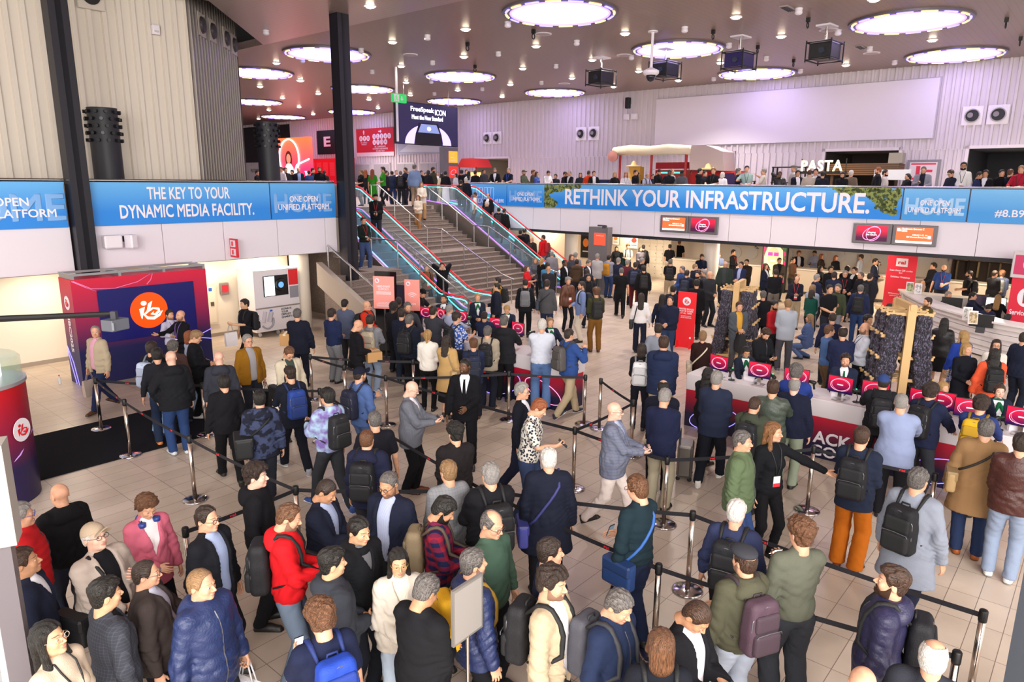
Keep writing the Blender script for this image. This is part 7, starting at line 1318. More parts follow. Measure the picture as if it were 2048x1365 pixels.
m = MB(); m.box(.55, 1.15, 0, .4, 1.05, 1.9); m.obj('snack_case', mat('#c89a40', .6), t); m = MB(); m.box(2.0, 3.4, .18, .22, 1.6, 1.66); m.obj('light_tube', mat('#40e8b0', .4, 0, 2), t); m = MB(); m.lathe([(.05, 0), (.26, .03), (.27, .1), (.05, .14)], 20); d = m.obj('round_sign', mat('#a8706a', .6), t); d.location = (-.25, -.1, 2.4); d.rotation_euler = (math.radians(90), 0, 0)
a, b, z = pa(1646, 330, 30.5); t = thing('pasta_sign', 'PASTA sign made of glowing bulb letters', 'sign', 30.5, 10.4, 5.2, -math.pi/2); text('PASTA', t, (.8, 0, .22), FRONT_B, 1.62, .44, mat('#ffd890', .4, 0, 2.6), bold=.03, ext=.08, space=1.12); m = MB(); m.box(-.1, 1.75, .08, .12, -.1, .02); m.obj('sign_rail', BLACK, t)
for x in (-.05, 1.7): m = MB(); m.cyl(x, .1, -1.65, .5, .02, 6); m.obj('support_rod', BLACK, t)
t = thing('pizza_kiosk', 'wooden slatted kitchen kiosk with a small peaked lantern under the PASTA sign', 'kiosk', 31.3, 9.6, ZF, -math.pi/2); m = MB(); m.box(0, 3.2, 0, 1.2, 0, 1.1); m.obj('counter', mat('#b8b4ba', .5), t); m = MB(); m.box(-.1, 2.6, .2, 1.2, 1.55, 2.0); m.obj('slatted_canopy', mat('#6a4a2c', .6, 0, 0, 0, 60, .5, 'hstripe', '#3a2818', 12.), t); m = MB(); m.box(2.2, 2.7, .2, .7, 2.0, 2.4); m.obj('lantern', mat('#8a847c', .5), t); m = MB(); m.box(1.8, 3.1, -.05, .1, 1.35, 1.75); m.obj('fridge_head', mat('#c8ccd4', .4), t)
for x in (.05, 2.5): m = MB(); m.box(x, x+.1, .3, .4, 1.1, 1.55); m.obj('canopy_post', mat('#4a3420', .6), t)
t = onwall('floor_plan_board', 'grey framed floor plan with red halls on the ribbed wall', 'board', 7.12, 4.3); m = MB(); m.box(0, 1.2, -.14, -.04, 0, 1.4); m.obj('frame', mat('#8a8890', .4), t); flat('plan', t, mat('#e2d4dc', .5), .1, 1.1, .1, 1.3, -.14, .008)
for x0, x1, z0, z1 in ((.35, .5, .75, 1.15), (.15, .35, .35, .55), (.4, .6, .2, .45), (.2, .45, .6, .68), (.7, .95, .9, 1.0), (.15, 1.05, 1.2, 1.26)): flat('plan_block', t, mat('#d8304c', .5), x0, x1, z0, z1, -.148, .004)
for k, (b_, l_) in enumerate(((14.4, 'glass fronted drinks trolley beside the bar opening'), (21.5, 'dark navy recycling bin against the ribbed wall'), (12.0, 'tall black shelving frame to the side of the PASTA sign'))):
    t = thing(['drinks_trolley', 'recycling_bin', 'shelf_frame'][k], l_, ['trolley', 'bin', 'frame'][k], 31.6, b_, ZF, -math.pi/2)
    if k == 1: m = MB(); m.box(-.8, .9, 0, .6, 0, 1.25, bev=.04); m.obj('bin_body', mat('#1d2c58', .5), t); m = MB(); m.box(-.85, .95, -.03, .63, 1.25, 1.32); m.obj('bin_lid', mat('#17223f', .5), t)
    else:
        for x in (0, 1.4):
            for y in (0, .5): m = MB(); m.box(x-.03, x+.03, y-.03, y+.03, 0, 1.9 if k == 2 else 1.3); m.obj('upright', BLACK, t)
        for z_ in ((.5, 1.2, 1.86) if k == 2 else (.3, .8, 1.25)): m = MB(); m.box(-.05, 1.45, -.05, .55, z_, z_+.04); m.obj('shelf', BLACK, t)
t = thing('market_stall', 'small red roofed market stall with warm lights beside the info column', 'stall', 30.6, 29.8, ZF, -math.pi/2); m = MB(); m.extr([(-.9, 2.0), (.7, 2.0), (.35, 2.5), (-.5, 2.5)], 1, 0, 1.4); m.obj('stall_roof', mat('#c0282a', .6), t); m = MB(); m.box(-.7, .5, .2, 1.2, 0, 1.0); m.obj('counter', mat('#4a3428', .6), t); m = MB(); m.box(-.6, .4, .6, .7, 1.4, 1.7); m.obj('lit_menu', mat('#ff9a4a', .4, 0, 3), t)
for x in (-.8, .6): m = MB(); m.cyl(x, .1, 0, 2.0, .04, 8); m.obj('roof_post', mat('#8a2020', .5), t)
# ---- printed balcony banners
SKY = mat('#2488e4', .45, 0, 0, 0, 60, .5, 'gradz', '#63b2f0', 1.0); SKY2 = mat('#3f9be4', .45, 0, 0, 0, 60, .5, 'gradz', '#74bcf0', 1.0); PALE = mat('#7db2ee', .5); PALE2 = mat('#a6d2f6', .5)
def banner(lab, side, p0, p1, m_, parts):
    L = abs(p1-p0)
    t = thing('banner', lab, 'banner', p0 if side == 'a' else 26.1, 18.4 if side == 'a' else p0, ZF+.02, 0 if side == 'a' else -math.pi/2); m = MB(); m.box(0.01, L-.01, -.02, 0.02, 0, 1.02); m.obj('printed_panel', m_, t)
    for s, x, z_, w_, h_, mm, bo in parts: text(s, t, (x, -.022 if mm not in (PALE, PALE2) else -.0205, z_), FRONT_B, w_, h_, mm, bold=bo)
    return t
H_ = lambda x, w, pl=PALE: [('HOME', x, .46, w*1.12, .56, pl, .04), ('ONE OPEN\nUNIFIED PLATFORM', x, .46, w*.98, .40, LETTER, .025)]
banner('sky blue banner reading OPEN PLATFORM at the edge beyond the steel post', 'a', 2.6, 5.72, SKY, [('HOME', 1.9, .46, 2.4, .62, PALE, .04), ('ONE OPEN\nUNIFIED PLATFORM', 1.75, .46, 2.3, .44, LETTER, .025)])
banner('sky blue banner reading THE KEY TO YOUR DYNAMIC MEDIA FACILITY', 'a', 6.2, 10.86, SKY, [('THE KEY TO YOUR', 2.4, .76, 2.15, .31, LETTER, .03), ('DYNAMIC MEDIA FACILITY.', 2.4, .32, 3.5, .33, LETTER, .03)])
banner('sky blue banner reading ONE OPEN UNIFIED PLATFORM beside the black post', 'a', 10.88, 13.07, SKY, H_(1.08, 1.75))
banner('narrow sky blue banner end between the black post and the stairs', 'a', 13.6, 13.85, SKY, [])
t = banner('blue banner reading LA and #8.B90 at the top of the right escalator', 'b', 25.3, 22.78, SKY, [('LA', .8, .2, .35, .2, LETTER, .02), ('#8.B90', 2.05, .22, .6, .2, LETTER, .02)])
for x in (.3, 1.05): loop2(t, 'square_mark', [(x, -.025, .3), (x+.62, -.025, .3), (x+.62, -.025, .85), (x, -.025, .85), (x, -.025, .3)], .012, LETTER); loop2(t, 'square_mark', [(x+.2, -.025, .85), (x+.25, -.025, .5), (x+.4, -.025, .45), (x+.45, -.025, .85)], .012, LETTER)
banner('blue banner reading ONE OPEN UNIFIED PLATFORM left of the printed tree', 'b', 22.76, 20.46, SKY, H_(1.15, 1.8))
t = banner('very long blue banner reading RETHINK YOUR INFRASTRUCTURE between printed trees', 'b', 20.44, 5.56, SKY, [('RETHINK YOUR INFRASTRUCTURE.', 7.55, .51, 12.75, .70, LETTER, .03)])
LEAF = mat('#3c4a22', .7, 0, 0, 0, 60, .5, 'leaf', '#86924a', 9.)
def leaves(x0, x1, z0, z1, n, seed, dens):
    r = np.random.default_rng(seed); m = MB()
    while n > 0:
        x, z_ = r.uniform(x0, x1), r.uniform(z0, z1)
        if not dens((x-x0)/(x1-x0), (z_-z0)/(z1-z0)): continue
        s = r.uniform(.03, .075); a_ = r.uniform(0, 6.3); m.add([(x+s*math.cos(a_+k*1.257+r.uniform(-.3, .3)), -.0215-.0004*(n % 9), z_+s*math.sin(a_+k*1.257)) for k in range(5)], [(0, 1, 2, 3, 4)]); n -= 1
    return m
leaves(.02, 2.1, .02, 1.0, 420, 3, lambda u, v: (u < .22+.12*math.sin(v*9)) or (v > .62+.3*u and u < .95)).obj('printed_foliage', LEAF, t); leaves(12.2, 14.8, .02, 1.0, 520, 4, lambda u, v: v > 1.05-.62*u+.1*math.sin(u*14) or (u > .72 and v > .05+.2*math.sin(u*20) and u < .97 and v > .9-.9*u+.1)).obj('printed_foliage', LEAF, t)
banner('pale blue banner reading ONE OPEN UNIFIED PLATFORM right of the printed tree', 'b', 5.54, 3.7, SKY2, H_(.92, 1.5, PALE2)); banner('pale blue banner reading #8.B90 at the right edge of the balcony', 'b', 3.68, -2, SKY2, [('#8.B90', 1.15, .3, .9, .24, LETTER, .02)])
# ---- info screens on the right balcony
def swirl_screen(t, x0, x1, z0, z1, y=-.12):
    flat('display', t, mat('#3a1030', .3, 0, .7, 0, 60, .5, 'gradz', '#d81c38', .62), x0, x1, z0, z1, y, .006); cx, cz = (x0+x1)/2, (z0+z1)/2; swirl(t, cx, y-.01, cz, (x1-x0)*.3, (z1-z0)*.38, PINK, .5, .012); swirl(t, cx+.05, y-.012, cz, (x1-x0)*.26, (z1-z0)*.40, PINK, 1.1, .010); text('shaping\nthe future', t, (cx, y-.012, cz), FRONT_B, (x1-x0)*.34, (z1-z0)*.26, mat('#f6e6f4', .4, 0, 1.2))
def info_screen(t, x0, x1, z0, z1, lines, y=-.12):
    flat('display', t, mat('#f0542c', .3, 0, 1.0), x0, x1, z0, z1, y, .006); flat('display_footer', t, mat('#f4e8e6', .3, 0, 1.0), x0, x1, z0, z0+(z1-z0)*.14, y-.005, .004); SWH = mat('#fff2ee', .4, 0, 1.2)
    for s, fx, fz, w_ in lines: text(s, t, (x0+(x1-x0)*fx, y-.012, z0+(z1-z0)*fz), FRONT_B, (x1-x0)*w_, (z1-z0)*.11, SWH, bold=.02)
    for fx, fz in ((.06, .84), (.92, .42)): m = MB(); m.box(x0+(x1-x0)*(fx-.04), x0+(x1-x0)*(fx+.04), y-.012, y-.006, z0+(z1-z0)*(fz-.1), z0+(z1-z0)*(fz+.08)); m.obj('arrow_tile', SWH, t)
LN = [('Cloakroom Entrance C', .45, .90, .62), ('Toilets', .2, .77, .2), ('HALLS 1-7, 14', .66, .52, .4), ('IBC Content Everywhere', .6, .38, .6)]
def screen_unit(lab, b0, b1, kind):
    t = thing('info_screen', lab, 'screen', 26.12, b0, 2.72, -math.pi/2); L = b0-b1; m = MB(); m.box(0, L, -.1, 0, 0, .68, bev=.02); m.obj('bezel', mat('#7c787c', .35, .5), t)
    (swirl_screen if kind else info_screen)(t, .12, L-.12, .09, .6, *(() if kind else (LN,)), y=-.105)
screen_unit('orange information screen on the balcony front next to a swirl screen', 14.36, 13.12, 0); screen_unit('red swirl screen reading shaping the future on the middle of the balcony front', 13.1, 11.85, 1); screen_unit('red swirl screen reading shaping the future above the cloakroom', 6.95, 5.74, 1); screen_unit('orange information screen above the red code banner', 5.72, 4.42, 0)
t = thing('info_column', 'steel info column with a red screen standing before the right balcony', 'info column', 24.9, 16.6, 0, -math.pi/2); m = MB(); m.box(-.5, .45, 0, .35, 0, 2.85); m.obj('column_body', mat('#8e8a8c', .35, .6), t); flat('screen', t, mat('#e83c28', .4, 0, 1.1), -.2, .35, 2.1, 2.6, 0, .02); text('HALLS', t, (.1, -.03, 2.5), FRONT_B, .35, .05, LETTER); m = MB(); m.box(.1, .5, -.25, -.18, 2.9, 2.96); m.obj('camera', DKGREY, t); m = MB(); m.box(.3, .34, -.2, .1, 2.82, 2.92); m.obj('camera_arm', DKGREY, t)
# ---- left balcony: spiked dark drums, access point, toilet sign, vents
for (a, b, l_, top) in ((7.15, 19.6, 'black cylinder with rows of spot nozzles behind the DYNAMIC MEDIA banner', 6.35), (13.05, 22.0, 'black cylinder with spot nozzles near the ribbed block end', 6.52)):
    t = thing('air_drum', l_, 'air duct', a, b, ZF); h = top-ZF; m = MB(); m.cyl(0, 0, 0, h, .34, 32); m.obj('drum', mat('#24242c', .55), t, auto=40)
    for k in range(5):
        for q in range(11):
            an = 2*math.pi*(q+.5*(k % 2))/11; zz = h-.1-.17*k; c, s_ = math.cos(an), math.sin(an); m = MB(); m.tube([(.33*c, .33*s_, zz), (.42*c, .42*s_, zz)], .042, 8); m.obj('nozzle', mat('#141418', .4), t)
t = thing('access_point', 'pair of white wireless antennas with a mount on the left balcony front', 'antenna', 6.5, 18.4, 3.3); m = MB(); m.box(-.15, .25, -.28, -.05, -.28, .02, bev=.03); m.obj('antenna_box', WHITE, t); m = MB(); m.box(.35, .55, -.35, -.1, -.3, 0.02, .4, bev=.03); m.obj('antenna_box', WHITE, t); m = MB(); m.box(.1, .45, -.08, 0, -.15, -.02); m.obj('mount', BLACK, t)
t = thing('toilet_sign', 'red toilet and wheelchair sign sticking out of the left balcony front', 'sign', 9.6, 18.4, 2.58); m = MB(); m.box(-.03, .03, -.35, 0, 0, .5); m.obj('sign_box', mat('#d8283a', .5), t)
for z_ in (.05, .28): m = MB(); m.box(-.04, -.03, -.3, -.05, z_, z_+.18); m.obj('pictogram_tile', WHITE, t); m = MB(); m.tube([(-.045, -.18, z_+.03), (-.045, -.18, z_+.15)], .03, 6); m.obj('pictogram', RED, t)
for i, (x, y) in enumerate(((397, 50), (419, 62), (447, 77), (463, 90))):
    d = _ray(x, y); A = W(9.9, 20.5); n_ = np.array([(W(13.4, 24.3)-A)[1], -(W(13.4, 24.3)-A)[0], 0]); n_ /= np.linalg.norm(n_); p = CAMP+d*(((A-CAMP)@n_)/(d@n_)); t = bpy.data.objects.new('wall_vent', None); COL.objects.link(t); t.location = p+n_*.0; t.rotation_euler = (0, 0, math.atan2(n_[1], n_[0])+math.pi/2); tag(t, 'round vent %s high on the shaded side of the ribbed block' % ['first from the corner', 'second from the corner', 'third from the corner', 'last before the dark gap'][i], 'vent', 'vents on the ribbed block')
    m = MB(); m.box(-.32, .32, -.1, -.05, -.32, .32); m.obj('plate', mat('#b8aca2', .5), t); m = MB(); m.tube([(0, -.1, 0), (0, -.17, 0)], [.24, .2], 20); m.obj('nozzle_drum', mat('#3a3436', .5), t)
a, b, z = pb(180, 2, 20.4); t = thing('wall_vent', 'round black vent on the lit face of the ribbed block at the top edge', 'vent', a, 20.42, z+.1); m = MB(); m.box(-.3, .3, -.1, 0, -.3, .3); m.obj('plate', mat('#d8cec2', .5), t); m = MB(); m.tube([(0, -.1, 0), (0, -.16, 0)], .2, 20); m.obj('nozzle_drum', BLACK, t)
a, b, z = pb(310, 60, 20.4); t = thing('wall_box', 'small white sensor box on the lit face of the ribbed block', 'sensor', a, 20.42, z-.12); m = MB(); m.box(-.1, .1, -.12, 0, 0, .24, bev=.02); m.obj('box', WHITE, t); m = MB(); m.box(-.06, .06, -.13, -.12, .05, .1); m.obj('label_plate', mat('#c8c4c0', .4), t)
# ---- photo booth
BOOTH = mat('#1a1c54', .45, 0, 0, 0, 60, .5, 'gradz', '#d0143c', 2.45)
t = thing('photo_booth', 'red to navy photo booth with a screen showing an orange emblem', 'booth', 5.28, 17.35); m = MB(); m.box(0, 3.05, 0, .76, 0, 2.45); m.obj('booth_body', BOOTH, t)
m = MB(); m.box(.5, 2.7, -.03, 0, .95, 2.17); s = m.obj('screen', mat('#12124e', .3, 0, .35), t); ibc(s, 1.58, -.032, 1.58, .43, mat('#ee4608', .3, 0, .45), mat('#fff6ee', .3, 0, .8))
ibc(t, -.002, .38, 1.9, .16, LETTER, RED, -math.pi/2); text('IBC2025', t, (-.005, .38, 1.15), (math.radians(90), math.radians(90), math.radians(-90)), .78, .15, LETTER, bold=.04)
for p in ([(.05, -.006, 2.42), (.4, -.006, 2.22), (.9, -.006, 2.18), (1.4, -.006, 2.28), (1.7, -.006, 2.44)], [(1.75, -.006, 2.44), (1.7, -.006, 2.3), (1.6, -.006, 2.2)], [(.02, -.006, 2.42), (.3, -.006, 2.25), (.5, -.006, 2.15)], [(2.3, -.006, .3), (2.5, -.006, .7), (3.05, -.006, .9)], [(2.6, -.006, .75), (3.05, -.006, .65)]): loop2(t, 'printed_line', p, .009, mat('#f08ac0', .4) if p[0][2] > 1 else NEONV)
for p in ([(-.006, .74, .85), (-.006, .45, .5), (-.006, .25, 0)], [(-.006, .74, .8), (-.006, .6, .4), (-.006, .4, 0)]): loop2(t, 'printed_line', p, .009, NEONV)
for x in (.02, 1.0, 2.0, 2.98): m = MB(); m.box(x, x+.06, 0, .76, 2.45, 2.56); m.obj('truss_bar', mat('#a8aaae', .3, .7), t)
for y in (.02, .7): m = MB(); m.box(0, 3.05, y, y+.05, 2.52, 2.57); m.obj('truss_bar', mat('#a8aaae', .3, .7), t)
# ---- deposit machine, wall fittings
t = thing('deposit_machine', 'white bottle deposit machine with a round black opening', 'machine', 10.6, 19.15); MW = mat('#ddd8de', .4)
m = MB(); m.box(0, 1.5, 0, .95, .16, 1.06); m.obj('lower_cabinet', MW, t); m = MB(); m.box(0, 1.5, 0, .95, 1.06, 2.02); m.obj('upper_cabinet', MW, t); m = MB(); m.box(.3, 1.12, -.02, 0, 1.22, 1.84); m.obj('black_front', BLACK, t); flat('touch_screen', t, mat('#dff4f6', .3, 0, 1.3), .33, .66, 1.24, 1.82, -.02, .01)
m = MB(); m.tube([(.66+.22, -.02, 1.55), (.88, -.07, 1.55)], [.2, .18], 24); h_ = m.obj('round_opening', mat('#18181c', .3), t); m = MB(); m.tube([(.85, -.075, 1.55), (.85, -.08, 1.55)], .09, 20); m.obj('inner_light', mat('#5a90e0', .3, 0, .8), t)
flat('red_notice', t, mat('#d8242c', .5), 1.16, 1.48, 1.5, 1.98, 0, .008); flat('grey_notice', t, mat('#8a8a94', .5), 1.18, 1.48, 1.1, 1.46, 0, .008); m = MB(); m.box(0, 1.5, -.015, 0, .86, .9); m.obj('handle_strip', mat('#a89c94', .4, .5), t)
text('DONATE\nYOUR\nDEPOSIT  TO\nCHARITY HERE', t, (.84, -.005, .66), FRONT_B, .58, .32, BLACK, bold=.04, align='L'); text('rai', t, (1.34, -.005, .26), FRONT_B, .2, .09, RED, bold=.05)
m = MB(); m.tube([(.22, -.015, .45), (.3, -.015, .78)], .06, 10); m.tube([(.42, -.015, .45), (.5, -.015, .74)], .07, 10); m.obj('printed_bottles', mat('#b8b4c0', .5), t); m = MB(); m.tube([(.36+.2*math.cos(q), -.015, .47+.22*math.sin(q)) for q in np.linspace(-2.6, .4, 14)], .03, 6); m.obj('printed_arrow', mat('#9a98a4', .5), t); m = MB(); m.box(.46, .54, -.02, -.005, .76, .81); m.obj('printed_cap', mat('#2a5ab8', .5), t)
for x in (.15, .75, .9, 1.35): m = MB(); m.tube([(x-.02, .1, .07), (x+.02, .1, .07)], .07, 14); m.obj('castor', mat('#c8c8cc', .3, .5), t)
t = thing('fire_hydrant_cabinet', 'cream wall cabinet door with red and blue fire stickers', 'cabinet', 9.35, 20.3, .45); m = MB(); m.box(-.2, .6, -.03, .02, 0, 1.1); m.obj('door', mat('#e6d8c4', .5), t); m = MB(); m.box(-.26, .66, -.02, .03, -.06, 1.16); m.obj('frame', mat('#dccdb8', .5), t); flat('red_sticker', t, RED, -.2, .0, .72, .95, -.03, .006); flat('blue_sticker', t, mat('#2a5ab8', .5), .42, .52, .95, 1.05, -.03, .006); flat('lock', t, mat('#5a4a40', .4), .45, .55, .5, .62, -.03, .02)
t = thing('fire_alarm', 'small grey box with a red fire alarm button', 'alarm', 10.25, 20.32, 1.25); m = MB(); m.box(-.13, .13, -.12, 0, 0, .36, bev=.02); m.obj('box', mat('#8a807c', .4, .3), t); m = MB(); m.box(-.09, .09, -.14, -.12, .08, .3); m.obj('alarm_face', RED, t)
t = thing('water_bottle', 'small clear water bottle with a red cap standing on the floor', 'bottle', 5.0, 18.0); m = MB(); m.lathe([(.03, 0), (.034, .02), (.034, .13), (.014, .19), (.013, .2)], 14); m.obj('bottle', glass('#dfe6ea', .4), t, True); m = MB(); m.cyl(0, 0, .2, .225, .016, 12); m.obj('cap', RED, t)
m = MB(); m.prism([(2.7, 12.25), (6.2, 12.25), (6.2, 14.55), (2.7, 14.55)], 0, .015); o = m.obj('floor_mat', mat('#15161c', .95, 0, 0, .5, 300, .1, 'speck', '#1d1e26', 160.), None); o.rotation_euler = (0, 0, TH); tag(o, 'large black mat on the tiles under the queue by the booth', 'mat')
# ---- round kiosk and entrance frame at the left edge
t = thing('round_kiosk', 'round red kiosk with a white disc emblem and a glass cabinet on top', 'kiosk', 2.18, 12.1); m = MB(); m.cyl(0, 0, 0, 1.75, .72, 48); m.obj('drum', mat('#241a4a', .4, 0, 0, 0, 60, .5, 'gradz', '#b8121c', 1.75), t, auto=40); m = MB(); m.lathe([(.74, 1.75), (.74, 1.8), (.5, 1.84), (.3, 1.84)], 48); m.obj('top_rim', mat('#b8b4b8', .3, .5), t, auto=40); m = MB(); m.lathe([(.45, 1.84), (.45, 2.2), (.05, 2.25)], 32); m.obj('lit_display', mat('#e8e4ee', .3, 0, 1.2), t, auto=40)
m = MB(); m.lathe([(.7, 1.8), (.7, 2.1), (.66, 2.14)], 40); m.obj('glass_guard', glass('#9ac8a8', .3), t); e = ibc(t, .47, -.56, 1.1, .17, LETTER, RED, math.radians(40)); loop2(t, 'printed_line', [(.05, -.725, .5), (.4, -.61, .75), (.66, -.31, 1.0)], .01, mat('#c89af0', .4))
t = thing('entrance_frame', 'grey metal and glass entrance frame at the left edge', 'door frame', 1.0, 4.5, 0, math.radians(-10)); 
# ---- entrance frame, cantilever arm with grey box, blank sign
m = MB(); FR = mat('#6f6a70', .4, .5)
e0 = t; a0, b0, _ = pz(66, 1340, 1.25); t.location = W(a0, b0, 0); t.rotation_euler = (0, 0, math.atan2(W(a0, b0)[1], W(a0, b0)[0])-math.pi/2+math.radians(-12))
m.box(-.13, 0, -.06, .06, 0, 2.25); m.obj('jamb', FR, t); m = MB(); m.box(-1.6, .045, -.1, .1, 2.25, 2.95); m.obj('transom_panel', mat('#a8a29a', .5), t); m = MB(); m.box(-.17, -.13, -.05, .05, 0, 2.25); m.obj('edge_strip', mat('#b8b8bc', .3, .6), t); m = MB(); m.box(-1.5, -.17, -.012, .012, .1, 2.25); m.obj('glass_pane', glass('#9fb4bc', .25), t)
t = bpy.data.objects.new('arm_projector', None); COL.objects.link(t); t.location = (-6.9, 8.0, 0); tag(t, 'grey projector box at the end of a long black arm', 'projector')
p = CAMP+_ray(228, 628)*(8.0/_ray(228, 628)[1])-np.array([-6.9, 8.0, 0]); x, _, z = p
m = MB(); m.tube([(-.4, 0, z-.12), (.6, 0, z-.09), (x, 0, z)], [.045, .04, .03], 8); m.obj('arm', BLACK, t); m = MB(); m.cyl(-.4, 0, 0, z-.1, .05, 10); m.obj('pole', BLACK, t)
m = MB(); m.box(x-.03, x+.03, -.03, .03, z-.08, z+.03); m.obj('pivot', DKGREY, t); m = MB(); m.box(x-.09, x+.09, -.12, .12, z-.19, z-.06, -.35, bev=.01); m.obj('housing', mat('#5a5d66', .5), t); m = MB(); m.box(x-.07, x+.07, -.125, -.12, z-.17, z-.08, -.35); m.obj('front_plate', mat('#7a7e86', .4), t)
t = thing('sign_stand', 'blank silver framed sign on a thin steel pole in the crowd', 'sign', 3.33, 3.27); m = MB(); m.cyl(0, 0, .02, 1.32, .014, 10); m.obj('pole', STEEL, t); m = MB(); m.cyl(0, 0, 0, .02, .16, 24); m.obj('base', STEEL, t)
d = np.array([.19, .24]); d /= np.linalg.norm(d); dz_ = math.atan2(d[1], d[0])-TH; g = bpy.data.objects.new; m = MB(); m.box(-.165, .165, -.012, .012, 1.28, 1.74); o = m.obj('frame', mat('#b8b4b0', .3, .7), t); o.rotation_euler = (0, 0, dz_); m = MB(); m.box(-.145, .145, -.016, -.012, 1.30, 1.72); o = m.obj('blank_panel', mat('#8f8a86', .5), t); o.rotation_euler = (0, 0, dz_)
# ---- queue posts and belts
PX = [(190, 757, 'first steel queue post in front of the booth side'), (248, 800, 'steel queue post on the black mat edge'), (378, 873, 'steel queue post with a wide round foot in front of the bald man in black'), (591, 974, 'steel queue post head beside the young man in the black hoodie'), (404, 767, 'steel queue post between the booth queue and the red lanyard man'), (639, 778, 'steel queue post behind the lilac hoodie'), (620, 710, 'steel queue post behind the man with the parcel under his arm'), (688, 731, 'steel queue post in front of the bald man with the parcel'), (771, 752, 'steel queue post behind the navy cap'), (826, 720, 'steel queue post close to the woman in the white sweater'), (1018, 744, 'steel queue post between the guard and the white haired man'), (1171, 751, 'steel queue post beside the khaki trousers of the pointing man'), (1202, 758, 'steel queue post across the gap from the pointing man'), (1267, 802, 'steel queue post behind the bald man in the plaid blazer'), (1150, 856, 'free standing steel queue post in the bright middle of the floor'), (964, 973, 'steel queue post head behind the grey haired man with the black rucksack'), (1335, 915, 'steel queue post at the khaki trousers by the suitcase'), (1386, 1024, 'steel queue post with a shiny foot beside the blue messenger bag'), (1628, 893, 'steel queue post under the pointing arm'), (1871, 948, 'steel queue post behind the pale grey coat'), (1968, 1223, 'tall steel queue post by the dark entrance pillar'), (1915, 1305, 'steel queue post next to the thin white haired man'), (370, 1057, 'black queue post top behind the smiling man with glasses'), (1318, 1130, 'steel queue post behind the dark teal shirt')]
PT = {}; p0 = None
for i, (x, y, l_) in enumerate(PX):
    a, b, _ = pz(x, y, 1.0); PT[i] = (a, b)
    t = thing('queue_post', l_, 'queue post', a, b, 0, 0, 'steel belt posts of the queue')
    if p0 is None:
        m = MB(); m.lathe([(.17, 0), (.18, .012), (.16, .024), (.04, .034)], 32); me1 = m.mesh('base', [mat('#c8c4c8', .14, 1.)], True); m = MB(); m.cyl(0, 0, .03, .93, .03, 20); me2 = m.mesh('pole', [mat('#c4b8ae', .2, 1.)], True); m = MB(); m.lathe([(.034, .90), (.036, .92), (.036, 1.0), (.03, 1.01)], 20); me3 = m.mesh('belt_cassette', [BLACK], True); p0 = t
    for n_, me in (('base', me1), ('pole', me2), ('belt_cassette', me3)): link(n_, me, t)
BELT = mat('#17161e', .7); RB = mat('#e02030', .5)
for i, j in [(0, 1), (1, 2), (2, 3), (0, 4), (4, 5), (6, 7), (7, 8), (5, 15), (8, 10), (6, 9), (9, 10), (10, 11), (12, 13), (13, 14), (8, 14), (14, 16), (3, 15), (15, 17), (16, 18), (17, 20), (18, 19), (22, 3), (23, 21), (15, 23)]:
    post_ = [o for o in bpy.data.objects if o.get('label') == PX[i][2]][0]; d = np.array(PT[j])-np.array(PT[i]); L = float(np.linalg.norm(d)); u_ = d/L; n_ = np.array([-u_[1], u_[0]])*.0012; m = MB(); k = 12
    pts = [(u_*L*q/k, .955-.03*4*(q/k)*(1-q/k)*min(L, 2.5)/2.5) for q in range(k+1)]; vs = [(p[0]+s*n_[0], p[1]+s*n_[1], z+h) for p, z in pts for s, h in ((1, -.025), (1, .025), (-1, .025), (-1, -.025))]
    m.add(vs, [(4*q+c, 4*q+(c+1) % 4, 4*q+4+(c+1) % 4, 4*q+4+c) for q in range(k) for c in range(4)]); m.obj('belt', BELT, post_)
    for f in (.3, .75) if L > 1.5 else (.4,):
        p = u_*L*f; z = .955-.03*4*f*(1-f)*min(L, 2.5)/2.5; text('rai', post_, (p[0], p[1], z), (math.radians(90), 0, math.atan2(u_[1], u_[0])+(math.pi if u_[0]*UA[0]+u_[1]*UB[0] < 0 else 0)), .07, .032, RB, 'belt_mark', .05, .0045)
# ---- registration desks
DESKF = mat('#191438', .45, 0, 0, 0, 60, .5, 'gradz', '#c8142e', .84); DTOP = mat('#d9d2d6', .4)
def desk(lab, a, b0, b1, dep=.75):
    t = thing('registration_desk', lab, 'desk', a, b0, 0, -math.pi/2); L = b0-b1; m = MB(); m.box(0, L, 0, dep, .74, 1.05, bev=.01); m.obj('white_top', DTOP, t); m = MB(); m.box(.01, L-.01, .01, dep-.05, 0, .74); m.obj('printed_front', DESKF, t)
    return t
t = desk('long right registration desk printed red to navy with big white letters', 12.15, 5.95, -2.6); text('ACK', t, (2.75, .004, .38), FRONT_B, .62, .22, LETTER, bold=.04); text('COLL', t, (2.78, .004, .14), FRONT_B, .72, .2, LETTER, bold=.03)
for x0 in (.6, 4.3, 6.6): swirl(t, x0, .006, .25, .5, .2, NEONV, .3, .008)
t = desk('left registration desk printed red to navy below the escalators', 11.15, 13.3, 8.15); swirl(t, 3.4, .006, .3, .6, .25, NEONV, .3, .008); swirl(t, 4.6, .006, .35, .5, .2, PINK, -.3, .008)
i0 = None
ML = ['tilted swirl screen at the far corner of the right desk', 'swirl screen facing the queue beside the hostess with the black bun', 'swirl screen behind the man with grey curls', 'swirl screen in front of the moustached steward', 'swirl screen behind the blue cap', 'swirl screen behind the man with brown curls', 'swirl screen next to the blond hostess at the right desk', 'swirl screen behind the dark curls and blue jumper', 'swirl screen at the right edge of the picture', 'swirl screen in front of the knitted cap on the left desk', 'swirl screen half hidden by the light blue shirt on the left desk', 'swirl screen near the patterned t shirt on the left desk', 'swirl screen before the blond hostess looking down', 'last swirl screen towards the white haired man on the left desk']
